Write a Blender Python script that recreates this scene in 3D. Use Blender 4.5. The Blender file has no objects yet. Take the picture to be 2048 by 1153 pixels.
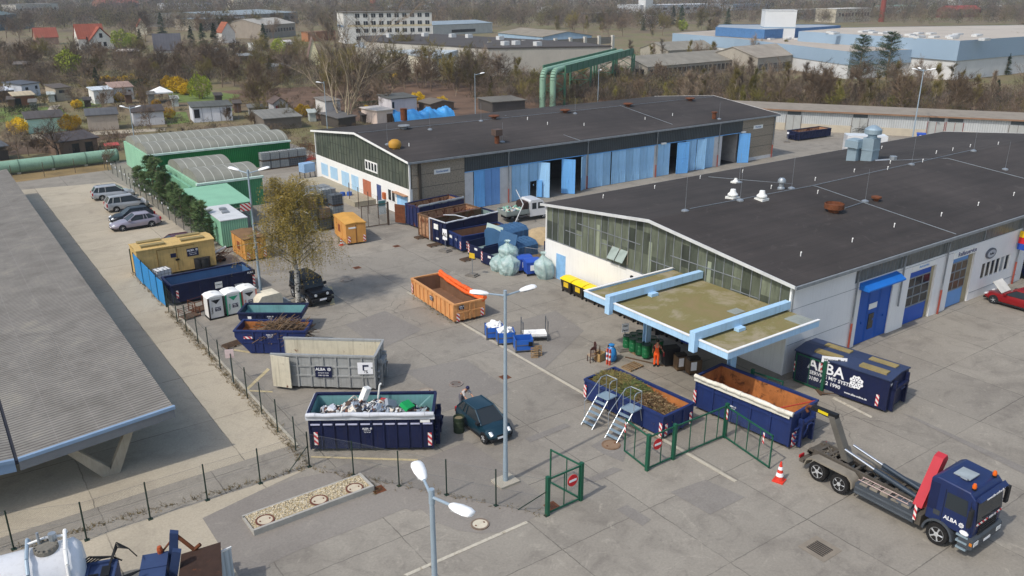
import bpy, math, random
import numpy as np
from math import sin, cos, pi, radians as rad, hypot, atan2
from mathutils import Vector, Matrix
S = bpy.context.scene
C = S.collection
R = random.Random(11)
# ---------------------------------------------------------------- camera (metres; X along the halls, Z up)
FPX, PITCH, YAW, ROLL, CH = 1660.2, .34724, .94821, .00123, 22.7
fw = Vector((cos(YAW)*cos(PITCH), sin(YAW)*cos(PITCH), -sin(PITCH)))
rt = Vector((sin(YAW), -cos(YAW), 0)); up = rt.cross(fw)
r2 = rt*cos(ROLL)+up*sin(ROLL); u2 = up*cos(ROLL)-rt*sin(ROLL)
cam = bpy.data.cameras.new('camera'); co = bpy.data.objects.new('camera', cam); C.objects.link(co)
co.matrix_world = Matrix(((r2.x, u2.x, -fw.x, 0), (r2.y, u2.y, -fw.y, 0), (r2.z, u2.z, -fw.z, CH), (0, 0, 0, 1)))
cam.lens = 36*FPX/2048; cam.sensor_width = 36; cam.clip_start = .5; cam.clip_end = 6000
S.camera = co
# ---------------------------------------------------------------- light
SUN_EL, SUN_TO = rad(50), rad(187)          # elevation, compass angle (from +X) of the sun
sd = Vector((cos(SUN_TO)*cos(SUN_EL), sin(SUN_TO)*cos(SUN_EL), sin(SUN_EL)))
W = bpy.data.worlds.new('World'); S.world = W; W.use_nodes = True
nt = W.node_tree; sky = nt.nodes.new('ShaderNodeTexSky'); sky.sky_type = 'NISHITA'; sky.sun_disc = False
sky.sun_elevation = SUN_EL; sky.sun_rotation = atan2(sd.x, sd.y); sky.air_density = 1.3; sky.dust_density = 2.5
nt.links.new(sky.outputs[0], nt.nodes['Background'].inputs[0]); nt.nodes['Background'].inputs[1].default_value = .15
sl = bpy.data.lights.new('sun', 'SUN'); sl.energy = 2.4; sl.angle = rad(.9); sl.color = (1, .95, .87)
so = bpy.data.objects.new('sun', sl); C.objects.link(so); so.rotation_euler = (-sd).to_track_quat('-Z', 'Y').to_euler()
S.view_settings.view_transform = 'Standard'; S.view_settings.look = 'None'; S.view_settings.exposure = .08; S.view_settings.gamma = 1
S.render.engine = 'CYCLES'; S.cycles.use_denoising = True
S.cycles.max_bounces = 5; S.cycles.diffuse_bounces = 2; S.cycles.glossy_bounces = 2; S.cycles.transparent_max_bounces = 6; S.cycles.volume_bounces = 0
try: S.cycles.denoiser = 'OPENIMAGEDENOISE'
except Exception: pass

def P(px, py, z=0.):                        # where the survey ray of a picture point meets the level z
    d = fw + r2*((px-1024)/FPX) + u2*((576.5-py)/FPX)
    t = (z-CH)/d.z
    return Vector((d.x*t, d.y*t, z))
# ---------------------------------------------------------------- materials
def srgb(h):
    h = h.lstrip('#'); o = []
    for i in (0, 2, 4):
        c = int(h[i:i+2], 16)/255
        o.append(c/12.92 if c <= .04045 else ((c+.055)/1.055)**2.4)
    return (*o, 1)
class NT:
    def __init__(s, name):
        s.m = bpy.data.materials.new(name); s.m.use_nodes = True; s.t = s.m.node_tree; s.b = s.t.nodes['Principled BSDF']
    def n(s, typ, **kw):
        x = s.t.nodes.new('ShaderNode'+typ)
        for k, v in kw.items():
            if k.startswith('i_'):
                x.inputs[k[2:].replace('_', ' ')].default_value = v
            else: setattr(x, k, v)
        return x
    def l(s, a, b): s.t.links.new(a, b)
    def coord(s, world=False):
        return s.n('NewGeometry').outputs['Position'] if world else s.n('TexCoord').outputs['Object']
    def noise(s, vec, scale, detail=5, rough=.6, dist=0):
        x = s.n('TexNoise', i_Scale=scale, i_Detail=detail, i_Roughness=rough, i_Distortion=dist); s.l(vec, x.inputs['Vector']); return x.outputs['Fac']
    def ramp(s, fac, stops):
        x = s.n('ValToRGB'); e = x.color_ramp.elements
        while len(e) < len(stops): e.new(.5)
        for k, (p, c) in enumerate(stops):
            e[k].position = p; e[k].color = c if len(c) == 4 else (*c, 1)
        s.l(fac, x.inputs[0]); return x.outputs[0]
    def math(s, op, a, b=None, c=None):
        x = s.n('Math', operation=op)
        for k, v in enumerate((a, b, c)):
            if v is None: continue
            if isinstance(v, (int, float)): x.inputs[k].default_value = v
            else: s.l(v, x.inputs[k])
        return x.outputs[0]
    def mix(s, fac, a, b, mode='MIX'):
        x = s.n('Mix', data_type='RGBA', blend_type=mode)
        for k, v in ((0, fac), (6, a), (7, b)):
            if isinstance(v, (int, float)): x.inputs[k].default_value = v
            elif isinstance(v, tuple): x.inputs[k].default_value = v
            else: s.l(v, x.inputs[k])
        return x.outputs[2]
    def sep(s, v):
        x = s.n('SeparateXYZ'); s.l(v, x.inputs[0]); return x.outputs
    def bump(s, h, strength=.3, dist=.05):
        x = s.n('Bump', i_Strength=strength, i_Distance=dist); s.l(h, x.inputs['Height']); s.l(x.outputs[0], s.b.inputs['Normal'])
    def col(s, c): s.l(c, s.b.inputs['Base Color']); return s
MATS = {}
def mat(name, hexc, rough=.75, metal=0, var=.22, vs=1.5, rust=0, rs=2.2, spec=.35, world=False, rustc='#6b3d22', bump=0, streak=0, dent=0, rnd=0):
    if name in MATS: return MATS[name]
    k = NT(name); b = k.b
    b.inputs['Roughness'].default_value = rough; b.inputs['Metallic'].default_value = metal
    b.inputs['Specular IOR Level'].default_value = spec
    v = k.coord(world); c = srgb(hexc)
    f = k.noise(v, vs, 6, .65)
    cc = k.ramp(f, [(.28, tuple(x*(1-var) for x in c[:3])), (.5, c[:3]), (.74, tuple(min(1, x*(1+var*.7)) for x in c[:3]))])
    if rnd: cc = k.mix(1., cc, k.ramp(k.n('ObjectInfo').outputs['Random'], [(0, (1-rnd,)*3), (1, (1+rnd*.6,)*3)]), 'MULTIPLY')
    if streak:
        mp = k.n('Mapping'); mp.inputs['Scale'].default_value = (5, 5, .35); k.l(v, mp.inputs[0])
        g = k.ramp(k.noise(mp.outputs[0], 1.3, 4, .6), [(.5, (0, 0, 0)), (.72, (streak,)*3)])
        cc = k.mix(g, cc, (c[0]*.35+.02, c[1]*.33+.016, c[2]*.3+.012, 1))
    if rust:
        r = k.noise(v, rs, 8, .7, .4); t = .72-.34*rust
        g = k.ramp(r, [(t, (0, 0, 0)), (t+.07, (1, 1, 1))])
        rc = srgb(rustc); rn = k.ramp(k.noise(v, 7, 4), [(.3, tuple(x*.55 for x in rc[:3])), (.7, tuple(x*1.35 for x in rc[:3]))])
        cc = k.mix(g, cc, rn)
    k.col(cc)
    if bump: k.bump(k.noise(v, vs*9, 4), bump, .03)
    if dent: k.bump(k.noise(v, 1.6, 3, .5, .6), dent, .12)
    MATS[name] = k.m; return k.m
def emboss(name, hexc, axis, period, depth=.35, rough=.7, var=.15, vs=.6, world=False, dark=.72, sharp=False, spec=.3, rust=0):
    """sheet with parallel ribs / boards / seams along one axis"""
    if name in MATS: return MATS[name]
    k = NT(name); k.b.inputs['Roughness'].default_value = rough; k.b.inputs['Specular IOR Level'].default_value = spec
    v = k.coord(world); c = srgb(hexc)
    a = k.sep(v)[axis]; fr = k.math('FRACT', k.math('DIVIDE', a, period))
    if sharp: h = k.ramp(fr, [(0, (0, 0, 0)), (.06, (1, 1, 1)), (.94, (1, 1, 1)), (1, (0, 0, 0))])
    else: h = k.math('ABSOLUTE', k.math('SUBTRACT', k.math('MULTIPLY', fr, 2), 1))
    f = k.noise(v, vs, 6, .65)
    cc = k.ramp(f, [(.28, tuple(x*(1-var) for x in c[:3])), (.72, tuple(min(1, x*(1+var)) for x in c[:3]))])
    w = k.ramp(h, [(0, (dark,)*3), (.5, (1, 1, 1))]); cc = k.mix(1., cc, w, 'MULTIPLY')
    if rust:
        g = k.ramp(k.noise(v, .9, 8, .7, .4), [(.66-.2*rust, (0, 0, 0)), (.8-.2*rust, (.8, .8, .8))]); cc = k.mix(g, cc, srgb('#5d4a3a'))
    k.col(cc); k.bump(h, depth, .05); MATS[name] = k.m; return k.m
# ---------------------------------------------------------------- mesh builder
class MB:
    def __init__(s, X=None): s.v = []; s.f = []; s.m = []; s.cur = 0; s.X = X
    def add(s, vs, fs):
        b = len(s.v)
        if s.X is not None: vs = [s.X @ Vector(v) for v in vs]
        s.v.extend(tuple(v) for v in vs); s.f.extend([b+i for i in f] for f in fs); s.m.extend([s.cur]*len(fs)); return s
    def box(s, x0, y0, z0, x1, y1, z1):
        x0, x1 = min(x0, x1), max(x0, x1); y0, y1 = min(y0, y1), max(y0, y1); z0, z1 = min(z0, z1), max(z0, z1)
        return s.add([(x0,y0,z0),(x1,y0,z0),(x1,y1,z0),(x0,y1,z0),(x0,y0,z1),(x1,y0,z1),(x1,y1,z1),(x0,y1,z1)],
                     [(0,3,2,1),(4,5,6,7),(0,1,5,4),(1,2,6,5),(2,3,7,6),(3,0,4,7)])
    def tube(s, p, q, r, r2=None, n=8, cap=True):
        p, q = Vector(p), Vector(q); d = (q-p)
        if d.length < 1e-6: return s
        d.normalize(); a = d.orthogonal().normalized(); b = d.cross(a); r2 = r if r2 is None else r2
        vs = [p+(a*cos(2*pi*i/n)+b*sin(2*pi*i/n))*r for i in range(n)]+[q+(a*cos(2*pi*i/n)+b*sin(2*pi*i/n))*r2 for i in range(n)]
        fs = [(i, (i+1) % n, n+(i+1) % n, n+i) for i in range(n)]
        if cap: fs += [tuple(range(n-1, -1, -1)), tuple(range(n, 2*n))]
        return s.add(vs, fs)
    def path(s, pts, r, n=6):
        for a, b in zip(pts[:-1], pts[1:]): s.tube(a, b, r, n=n)
        return s
    def prism(s, pts, axis, a, b):              # 2-D outline extruded along an axis (0: pts=(y,z), 1: pts=(x,z), 2: pts=(x,y))
        def mk(u, w, t): return ((t, u, w), (u, t, w), (u, w, t))[axis]
        n = len(pts); vs = [mk(u, w, a) for u, w in pts]+[mk(u, w, b) for u, w in pts]
        area = sum(pts[i][0]*pts[(i+1) % n][1]-pts[(i+1) % n][0]*pts[i][1] for i in range(n))
        fl = (area > 0) ^ (b < a) ^ (axis == 1)
        fs = [tuple(range(n)), tuple(range(2*n-1, n-1, -1))]+[(i, n+i, n+(i+1) % n, (i+1) % n) for i in range(n)]
        if fl: fs = [tuple(reversed(f)) for f in fs]
        return s.add(vs, fs)
    def lathe(s, prof, n=12, c=(0, 0, 0), ax=2):
        vs = []; fs = []
        for r, z in prof:
            for i in range(n):
                t = 2*pi*i/n; q = [r*cos(t), r*sin(t)]; q.insert(ax, z); vs.append((c[0]+q[0], c[1]+q[1], c[2]+q[2]))
        for k in range(len(prof)-1):
            for i in range(n): fs.append((k*n+i, k*n+(i+1) % n, (k+1)*n+(i+1) % n, (k+1)*n+i))
        fs += [tuple(range(n-1, -1, -1)), tuple(range((len(prof)-1)*n, len(prof)*n))]
        return s.add(vs, fs)
    def quad(s, *p): return s.add(p, [tuple(range(len(p)))])
    def build(s, name, mats, parent=None, smooth=0, loc=None, rz=0, split=False):
        if split:                               # one object per box
            for i in range(len(s.v)//8): q = MB(); q.add(s.v[8*i:8*i+8], [[j-8*i for j in f] for f in s.f[6*i:6*i+6]]); o = q.build(name, mats, parent, smooth, loc, rz)
            return o
        me = bpy.data.meshes.new(name); me.from_pydata(s.v, [], s.f)
        for m in (mats if isinstance(mats, (list, tuple)) else [mats]): me.materials.append(m)
        if any(s.m): me.polygons.foreach_set('material_index', s.m)
        if smooth:
            me.polygons.foreach_set('use_smooth', [True]*len(me.polygons)); me.set_sharp_from_angle(angle=rad(smooth))
        me.update(); return link(me, name, parent, loc, rz)
def link(me, name, parent=None, loc=None, rz=0):
    o = bpy.data.objects.new(name, me); C.objects.link(o)
    if parent: o.parent = parent
    if loc is not None: o.location = loc
    if rz: o.rotation_euler = (0, 0, rz)
    return o
def npmesh(name, V, Fq, mats, idx=None):          # big meshes straight from numpy (quads or triangles)
    me = bpy.data.meshes.new(name); n = Fq.shape[1]
    me.vertices.add(len(V)); me.vertices.foreach_set('co', np.ascontiguousarray(V, np.float32).ravel())
    me.loops.add(Fq.size); me.loops.foreach_set('vertex_index', Fq.ravel().astype(np.int32))
    me.polygons.add(len(Fq)); me.polygons.foreach_set('loop_start', np.arange(0, Fq.size, n, dtype=np.int32))
    for m in mats: me.materials.append(m)
    if idx is not None: me.polygons.foreach_set('material_index', idx.astype(np.int32))
    me.update(calc_edges=True); return me
def tag(o, label, cat, group=None, kind=None):
    if label: o['label'] = label; o['category'] = cat
    if group: o['group'] = group
    if kind: o['kind'] = kind
    return o
def thing(name, label, cat, loc=(0, 0, 0), rz=0, group=None):
    o = bpy.data.objects.new(name, None); C.objects.link(o); o.location = loc; o.rotation_euler = (0, 0, rz); o.empty_display_size = .3
    return tag(o, label, cat, group)
def dup(root, loc, rz, label=None, group=None, sc=None):
    def cp(o, par):
        c = o.copy(); C.objects.link(c)
        if par is not None: c.parent = par
        for h in kids.get(o.name, []): cp(h, c)
        return c
    kids = {}
    def walk(o):
        kids[o.name] = list(o.children)
        for h in o.children: walk(h)
    walk(root); r = cp(root, None); r.location = loc; r.rotation_euler = (0, 0, rz)
    if label: r['label'] = label
    if group: r['group'] = group
    if sc: r.scale = sc if isinstance(sc, tuple) else (sc,)*3
    return r
def struct(name, mb, m, **kw):
    o = mb.build(name, m, **kw); o['kind'] = 'structure'; return o
def edge(a, b, z=0.):                         # object frame from two ground points: origin a, x along a->b
    A, B = P(*a, z), P(*b, z); d = B-A
    return A, atan2(d.y, d.x), hypot(d.x, d.y)
_txt = {}
def text(s, size, m, parent, loc, rot, ext=.004, name='lettering', sx=1, align='CENTER'):
    key = (s, round(size, 3), m.name, align)
    if key not in _txt:
        cu = bpy.data.curves.new('t', 'FONT'); cu.body = s; cu.size = size; cu.extrude = ext; cu.align_x = align; cu.align_y = 'CENTER'; cu.resolution_u = 2; cu.offset = size*.018
        t = bpy.data.objects.new('t', cu); C.objects.link(t)
        me = bpy.data.meshes.new_from_object(t.evaluated_get(bpy.context.evaluated_depsgraph_get()))
        bpy.data.objects.remove(t); me.name = name; me.materials.clear(); me.materials.append(m); _txt[key] = me
    o = link(_txt[key], name, parent, loc); o.rotation_euler = rot; o.scale = (sx, 1, 1); return o
# ================================================================ SETTING: ground
def ground_mat(name, c1, c2, joints=5., stain=.35, crack=True, jx=0., jy=0., jw=.026, world=True, jd=.34):
    k = NT(name); v = k.coord(world); k.b.inputs['Roughness'].default_value = .9; k.b.inputs['Specular IOR Level'].default_value = .2
    a, b = srgb(c1), srgb(c2)
    c = k.ramp(k.noise(v, .11, 7, .62, .4), [(.3, a), (.7, b)])
    x, y, _ = k.sep(v)
    if joints:
        sx = k.math('DIVIDE', k.math('ADD', x, jx), joints); sy = k.math('DIVIDE', k.math('ADD', y, jy), joints*.92)
        cell = k.n('CombineXYZ'); k.l(k.math('FLOOR', sx), cell.inputs[0]); k.l(k.math('FLOOR', sy), cell.inputs[1])
        wn = k.n('TexWhiteNoise', noise_dimensions='3D'); k.l(cell.outputs[0], wn.inputs['Vector'])
        c = k.mix(1., c, k.ramp(wn.outputs['Value'], [(0, (.93, .93, .935)), (1, (1.05, 1.045, 1.04))]), 'MULTIPLY')
        ln = None
        wob = k.math('MULTIPLY', k.math('SUBTRACT', k.noise(v, 1.1, 4), .5), .03)
        for s_ in (sx, sy):
            d = k.math('ABSOLUTE', k.math('SUBTRACT', k.math('FRACT', k.math('ADD', s_, wob)), .5))
            q = k.math('GREATER_THAN', d, .5-jw/joints); ln = q if ln is None else k.math('MAXIMUM', ln, q)
        ln = k.math('MULTIPLY', ln, k.ramp(k.noise(v, .35, 3), [(.35, (.25,)*3), (.6, (jd*2,)*3)]))
        c = k.mix(ln, c, (.06, .054, .045, 1))
    m = k.ramp(k.noise(v, .5, 8, .72, 1.2), [(.5, (0, 0, 0)), (.75, (stain,)*3)])
    c = k.mix(m, c, (.13, .115, .1, 1)); m = k.ramp(k.noise(v, .17, 5, .6, 1.5), [(.52, (0, 0, 0)), (.7, (stain*.75,)*3)])
    c = k.mix(m, c, (.13, .115, .1, 1))
    m = k.ramp(k.noise(v, 1.7, 9, .75, .6), [(.62, (0, 0, 0)), (.7, (stain*.8,)*3)])
    c = k.mix(m, c, (.075, .068, .062, 1))
    m = k.ramp(k.noise(v, .8, 8, .7, 2.), [(.3, (stain*.9,)*3), (.42, (0, 0, 0))])
    c = k.mix(m, c, (.42, .385, .32, 1))
    if crack:
        vo = k.n('TexVoronoi', feature='DISTANCE_TO_EDGE', i_Scale=.13)
        mx = k.n('VectorMath', operation='ADD'); k.l(v, mx.inputs[0])
        nz = k.n('TexNoise', i_Scale=.8, i_Detail=4); k.l(v, nz.inputs['Vector']); k.l(nz.outputs['Color'], mx.inputs[1]); k.l(mx.outputs[0], vo.inputs['Vector'])
        q = k.math('LESS_THAN', vo.outputs['Distance'], .0032)
        q = k.math('MULTIPLY', q, k.ramp(k.noise(v, .06, 2), [(.56, (0, 0, 0)), (.62, (.4,)*3)]))
        c = k.mix(q, c, (.05, .045, .04, 1))
    f = k.noise(v, 9, 5, .7); c = k.mix(1., c, k.ramp(f, [(.25, (.82,)*3), (.75, (1.12,)*3)]), 'MULTIPLY')
    k.col(c); k.bump(f, .25, .02); return k.m
M_conc = ground_mat('yard_concrete', '#8b857b', '#9a9489', 5.2, .55, jx=1.7, jy=1.05)
M_lane = ground_mat('lane_concrete', '#aba18e', '#b8ae9b', 7., .3, jx=3.6, jy=2.)
M_asph = ground_mat('asphalt', '#837d76', '#8f8981', 0, .25)
M_asph2 = ground_mat('old_asphalt', '#817c76', '#8b867f', 0, .35, crack=False)
k = NT('earth'); v = k.coord(True)
c = k.ramp(k.noise(v, .035, 8, .68, .5), [(.3, srgb('#5f5140')), (.45, srgb('#7a6a50')), (.6, srgb('#6d6a41')), (.74, srgb('#8a7b5f'))])
c = k.mix(1., c, k.ramp(k.noise(v, .9, 6, .7), [(.25, (.7,)*3), (.75, (1.25,)*3)]), 'MULTIPLY'); k.col(c); k.b.inputs['Roughness'].default_value = 1; M_earth = k.m
M_lawn = mat('lawn_green', '#66753a', .95, 0, .4, .5, world=True)
M_dry = mat('dry_grass', '#84704c', .95, 0, .45, .3, world=True)
M_rail = mat('rail_brown', '#6b5544', .95, 0, .4, .25, world=True)
M_soil = mat('garden_soil', '#5b4a3a', .95, 0, .4, .4, world=True)
g = MB(); g.quad((-300, -300, -.03), (2500, -300, -.03), (2500, 2500, -.03), (-300, 2500, -.03)); struct('ground', g, M_earth)
def sheet(name, pts, z, m): g = MB(); g.add([(x, y, z) for x, y in pts], [tuple(range(len(pts)))]); return struct(name, g, m)
def flat(name, px, z, m): return sheet(name, [P(*q)[:2] for q in px], z, m)
sheet('yard', [(-60, -30), (170, -30), (170, 44), (144, 61), (119.5, 90.5), (101, 98.5), (47, 98.5), (47, 124), (21, 124), (20.3, 119), (7, 117.5), (-60, 117.5)], 0, M_conc)
sheet('lane', [(-60, 37.4), (13.1, 37.9), (12.9, 63), (13, 72.5), (19.9, 76), (19.9, 104), (19, 111), (7.4, 113), (-60, 113)], .004, M_lane)
sheet('lane', [(-60, 5), tuple(P(470, 1300)[:2]), tuple(P(478, 1153)[:2]), tuple(P(405, 1037)[:2]), tuple(P(520, 982)[:2]), tuple(P(619, 936)[:2]), (-60, 37.3)], .006, M_lane)
flat('drive', [(405,1037),(520,982),(595,957),(640,948),(701,925),(756,937),(798,931),(865,912),(936,883),(1020,941),(1084,993),(1081,1028),(1052,1045),(1004,1065),(962,1068),(917,1062),(875,1047),(840,1018),(826,1024),(811,1018),(717,1055),(591,1104),(540,1128),(535,1140),(498,1150),(478,1153)], .008, M_asph)
for q in ([(808,743),(931,719),(1021,779),(884,826),(875,787)], [(1015,648),(1112,622),(1168,662),(1085,742),(1040,720)], [(1049,878),(1130,847),(1141,853),(1061,886)], [(1169,960),(1227,935),(1246,940),(1188,965)],
          [(1182,893),(1225,866),(1262,882),(1246,925),(1205,908)], [(1801,826),(1832,836),(2100,958),(2100,975)], [(1340,985),(1410,960),(1490,995),(1420,1030)], [(1232,1020),(1254,1010),(1302,1040),(1285,1053)],
          [(690,650),(770,622),(845,660),(760,700)], [(1640,965),(1700,950),(1730,966),(1668,985)]):
    flat('asphalt_patch', q, .012, M_asph2)
M_line = mat('worn_line', '#bdb6a6', .9, 0, .3, 3, rust=.55, rs=3, rustc='#a59b89'); M_yline = mat('yellowish_line', '#bdae88', .9, 0, .3, 3, rust=.45, rs=3, rustc='#a59b89')
for m, q in ((M_line, [(807,1150),(1052,1043),(1056,1047),(815,1153)]), (M_yline, [(622,913),(836,919),(835,923),(622,916)]), (M_yline, [(535,737),(540,740),(493,784),(487,783)]), (M_yline, [(488,780),(545,783),(545,786),(487,783)]),
             (M_yline, [(468,699),(500,704),(499,707),(467,702)]), (M_yline, [(655,574),(664,574),(670,610),(660,612)]), (M_line, [(1668,795),(1745,834),(1742,837),(1664,798)])):
    flat('road_marking', q, .016, m)
M_kerb = mat('kerb_stone', '#b5ae9e', .9, 0, .2, 2, world=True)
g = MB(); g.box(29.18, 22, 0, 29.36, 55, .03); g.box(13.05, 37.6, 0, 13.2, 70.5, .08); struct('kerb', g, M_kerb)
for q in ([(30, 98.5), (120, 98.6), (126, 110), (30, 118)],): sheet('verge', q, -.012, M_dry)
sheet('railway_track_bed', [(60, 142), (125, 108), (200, 30), (260, 30), (180, 130), (120, 190), (60, 200)], -.01, M_rail)
sheet('verge', [(7, 117.6), (20.3, 119), (21, 124), (6, 123.6)], -.008, M_dry)
for q in ([(395, 214), (440, 208), (470, 220), (420, 232)], [(330, 175), (480, 190), (470, 207), (345, 205)], [(0, 216), (120, 214), (140, 235), (0, 245)], [(150, 200), (190, 196), (205, 214), (160, 218)], [(325, 225), (372, 224), (380, 245), (335, 250)], [(1255, 110), (1320, 112), (1330, 120), (1255, 122)]): flat('lawn', q, .004, M_lawn)
for q in ([(60, 275), (250, 262), (262, 275), (60, 295)], [(0, 285), (100, 280), (110, 305), (0, 312)]): flat('garden_soil', q, .004, M_soil)
flat('path', [(100, 212), (120, 210), (98, 250), (76, 252)], .006, M_lane); flat('path', [(60, 270), (330, 256), (332, 262), (60, 279)], .008, M_lane)
# ================================================================ shared materials
M_white = mat('white_paint', '#e9e8e4', .8, 0, .06, .5, streak=.12)
M_whitesh = mat('white_render', '#e6e6e6', .85, 0, .05, .35, streak=.1, rust=.1, rs=.6, rustc='#a9a79f')
M_trim = mat('pale_trim', '#c9cbcb', .6, 0, .15, 1); M_trimw = mat('white_trim', '#e9e9e6', .6, 0, .1, 1)
M_zinc = mat('zinc', '#a5acb2', .45, .6, .2, 2); M_zincd = mat('old_zinc', '#8b9094', .6, .3, .25, 2); M_galv = mat('galvanised_blue', '#9db1bd', .5, .45, .12, 1.2)
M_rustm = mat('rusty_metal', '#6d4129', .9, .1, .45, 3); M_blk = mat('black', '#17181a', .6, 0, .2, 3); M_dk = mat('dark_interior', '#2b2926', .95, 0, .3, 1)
M_lblue = mat('light_blue_paint', '#9bc9ee', .65, 0, .13, .7, rust=.1, rs=1.1, rustc='#4f6f94', streak=.32, rnd=.16); M_lblued = mat('sky_blue_paint', '#6fb0ec', .6, 0, .1, .7, streak=.25)
M_gateblue = mat('strong_blue_paint', '#1b56ad', .5, 0, .1, .8); M_sblue = mat('steel_blue', '#6c9bd4', .55, 0, .1, .8)
M_stone = mat('pebble_dash', '#978c7c', .95, 0, .5, 7, bump=.5)
M_dkglass = NT('window_glass'); M_dkglass.b.inputs['Base Color'].default_value = (.02, .025, .03, 1); M_dkglass.b.inputs['Roughness'].default_value = .12; M_dkglass = M_dkglass.m
def pane_mat(name, lo, hi, period, z0, hrow=9., axis=1):
    k = NT(name); v = k.coord(False); s_ = k.sep(v); k.b.inputs['Roughness'].default_value = .28; k.b.inputs['Specular IOR Level'].default_value = .4
    cb = k.n('CombineXYZ'); k.l(k.math('FLOOR', k.math('DIVIDE', s_[axis], period)), cb.inputs[0]); k.l(k.math('FLOOR', k.math('DIVIDE', k.math('SUBTRACT', s_[2], z0), hrow)), cb.inputs[1])
    wn = k.n('TexWhiteNoise'); k.l(cb.outputs[0], wn.inputs['Vector'])
    c = k.ramp(wn.outputs['Value'], [(0, srgb(lo)), (1, srgb(hi))])
    mp = k.n('Mapping'); mp.inputs['Scale'].default_value = (3, 3, .6); k.l(v, mp.inputs[0])
    c = k.mix(1., c, k.ramp(k.noise(mp.outputs[0], 1., 6, .7), [(.25, (.55,)*3), (.75, (1.4,)*3)]), 'MULTIPLY')
    k.col(c); return k.m
M_pane = pane_mat('wired_glass_green', '#3c423b', '#767d6c', .75, 3.1, 1.6); M_paneb = pane_mat('wired_glass_grey', '#4b5149', '#5f6458', .75, 3.1, 1.6)
M_strip = pane_mat('strip_glass', '#565c5b', '#666b69', 1.5, 0, 9, 0)
M_corr = emboss('dark_corrugated', '#41474a', 0, .3, .5, .5, .2)
k = NT('bitumen_roof'); v = k.coord(True); k.b.inputs['Roughness'].default_value = .85; k.b.inputs['Specular IOR Level'].default_value = .25
c = k.ramp(k.noise(v, .09, 8, .66, .3), [(.3, srgb('#332f2d')), (.7, srgb('#4b4542'))])
y = k.sep(v)[1]; x = k.sep(v)[0]
mp = k.n('Mapping'); mp.inputs['Scale'].default_value = (.06, 1.2, 1); k.l(v, mp.inputs[0])
c = k.mix(1., c, k.ramp(k.noise(mp.outputs[0], 1.2, 6, .65), [(.3, (.82,)*3), (.72, (1.15,)*3)]), 'MULTIPLY')
fr = k.math('FRACT', k.math('ADD', y, k.math('MULTIPLY', k.noise(v, .5, 3), .08)))
c = k.mix(k.ramp(fr, [(0, (.6,)*3), (.07, (0, 0, 0))]), c, (.03, .03, .03, 1))
c = k.mix(k.ramp(k.noise(v, .45, 9, .75, 1.5), [(.57, (0, 0, 0)), (.74, (.42,)*3)]), c, (.15, .135, .12, 1))
k.col(c); k.bump(k.noise(v, 5, 4), .3, .02); M_bit = k.m
# ================================================================ the two big halls
def hall(name, label, x0, y0, L, gl, facade_x):
    t = thing(name, label, 'hall', (x0, y0, 0)); W_ = 24.
    r = MB(); r.prism([(-.35, 5.86), (12, 7.2), (W_+.35, 5.86), (W_+.35, 6.06), (12, 7.4), (-.35, 6.06)], 0, -.28, L+.3); r.build('roof', M_bit, t)
    r = MB(); r.prism([(-.4, 5.87), (12, 7.2), (W_+.4, 5.87), (W_+.4, 6.08), (12, 7.43), (-.4, 6.08)], 0, -.34, -.285); r.build('verge_board', M_trimw if 'back' in name else M_trim, t); r = MB(); r.prism([(-.4, 5.86), (12, 7.2), (W_+.4, 5.86), (W_+.4, 6.08), (12, 7.42), (-.4, 6.08)], 0, L+.305, L+.36); r.build('verge_board', M_trimw if 'back' in name else M_trim, t)
    r = MB(); r.box(-.3, -.5, 5.82, L+.3, -.355, 6.02); r.box(-.3, W_+.355, 5.82, L+.3, W_+.5, 6.02); r.build('gutter', M_zincd, t, split=True)
    r = MB(); r.box(0, 0, 0, .3, W_, 3.1); r.box(L-.3, .3, 0, L, W_-.3, 5.8); r.box(.3, W_-.3, 0, L, W_, 5.85); r.build('wall', M_white, t, split=True)
    r = MB(); r.prism([(.06, 3.1), (W_-.06, 3.1), (W_-.06, 5.83), (12, 7.15), (.06, 5.83)], 0, .06, .12); r.build('gable_glazing', gl, t)
    r = MB(); n = 32
    for i in range(n+1):
        y = .06+i*(W_-.12)/n; z = 5.83+(1-abs(y-12)/12)*1.32; r.box(.02, y-.028, 3.1, .062, y+.028, z-.02)
    r.box(.02, .06, 3.1, .05, W_-.06, 3.18)
    for (a, b, z) in ((2.4, 4.6, 4.35), (9.5, 12, 4.35), (15, 17.2, 4.35), (19.5, 21.5, 4.35), (3.75, 10, 5.2), (13, 20, 5.25)): r.box(.01, a, z, .055, b, z+.05)
    r.build('glazing_bars', M_zincd if 'front' in name else mat('grey_bars', '#4c5148', .7), t)
    r = MB(); r.box(-.03, -.02, 0, .14, .1, 5.8); r.box(-.03, W_-.1, 0, .14, W_+.02, 5.8); r.build('corner_post', M_trimw, t, split=True)
    return t
def pipe(t, x, y, z1=5.8, zr=1.9, red=True):
    r = MB(); r.tube((x, y, zr), (x, y, z1), .06); r.box(x-.09, y-.08, z1-.25, x+.09, y+.1, z1); r.build('downpipe', M_zincd, t)
    if red: r = MB(); r.tube((x, y, 0), (x, y, zr), .075); r.build('downpipe_foot', mat('red_lead_pipe', '#97493c', .8, 0, .3, 2), t)
HB = hall('back_hall', 'long back hall with dark felt roof, glazed gable and row of light blue folding doors', 40.3, 74.2, 58.7, M_paneb, 0)
HA = hall('front_hall', 'front workshop hall with dark felt roof, green glazed gable and white walls', 40.94, 28.22, 62, M_pane, 0)
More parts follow.
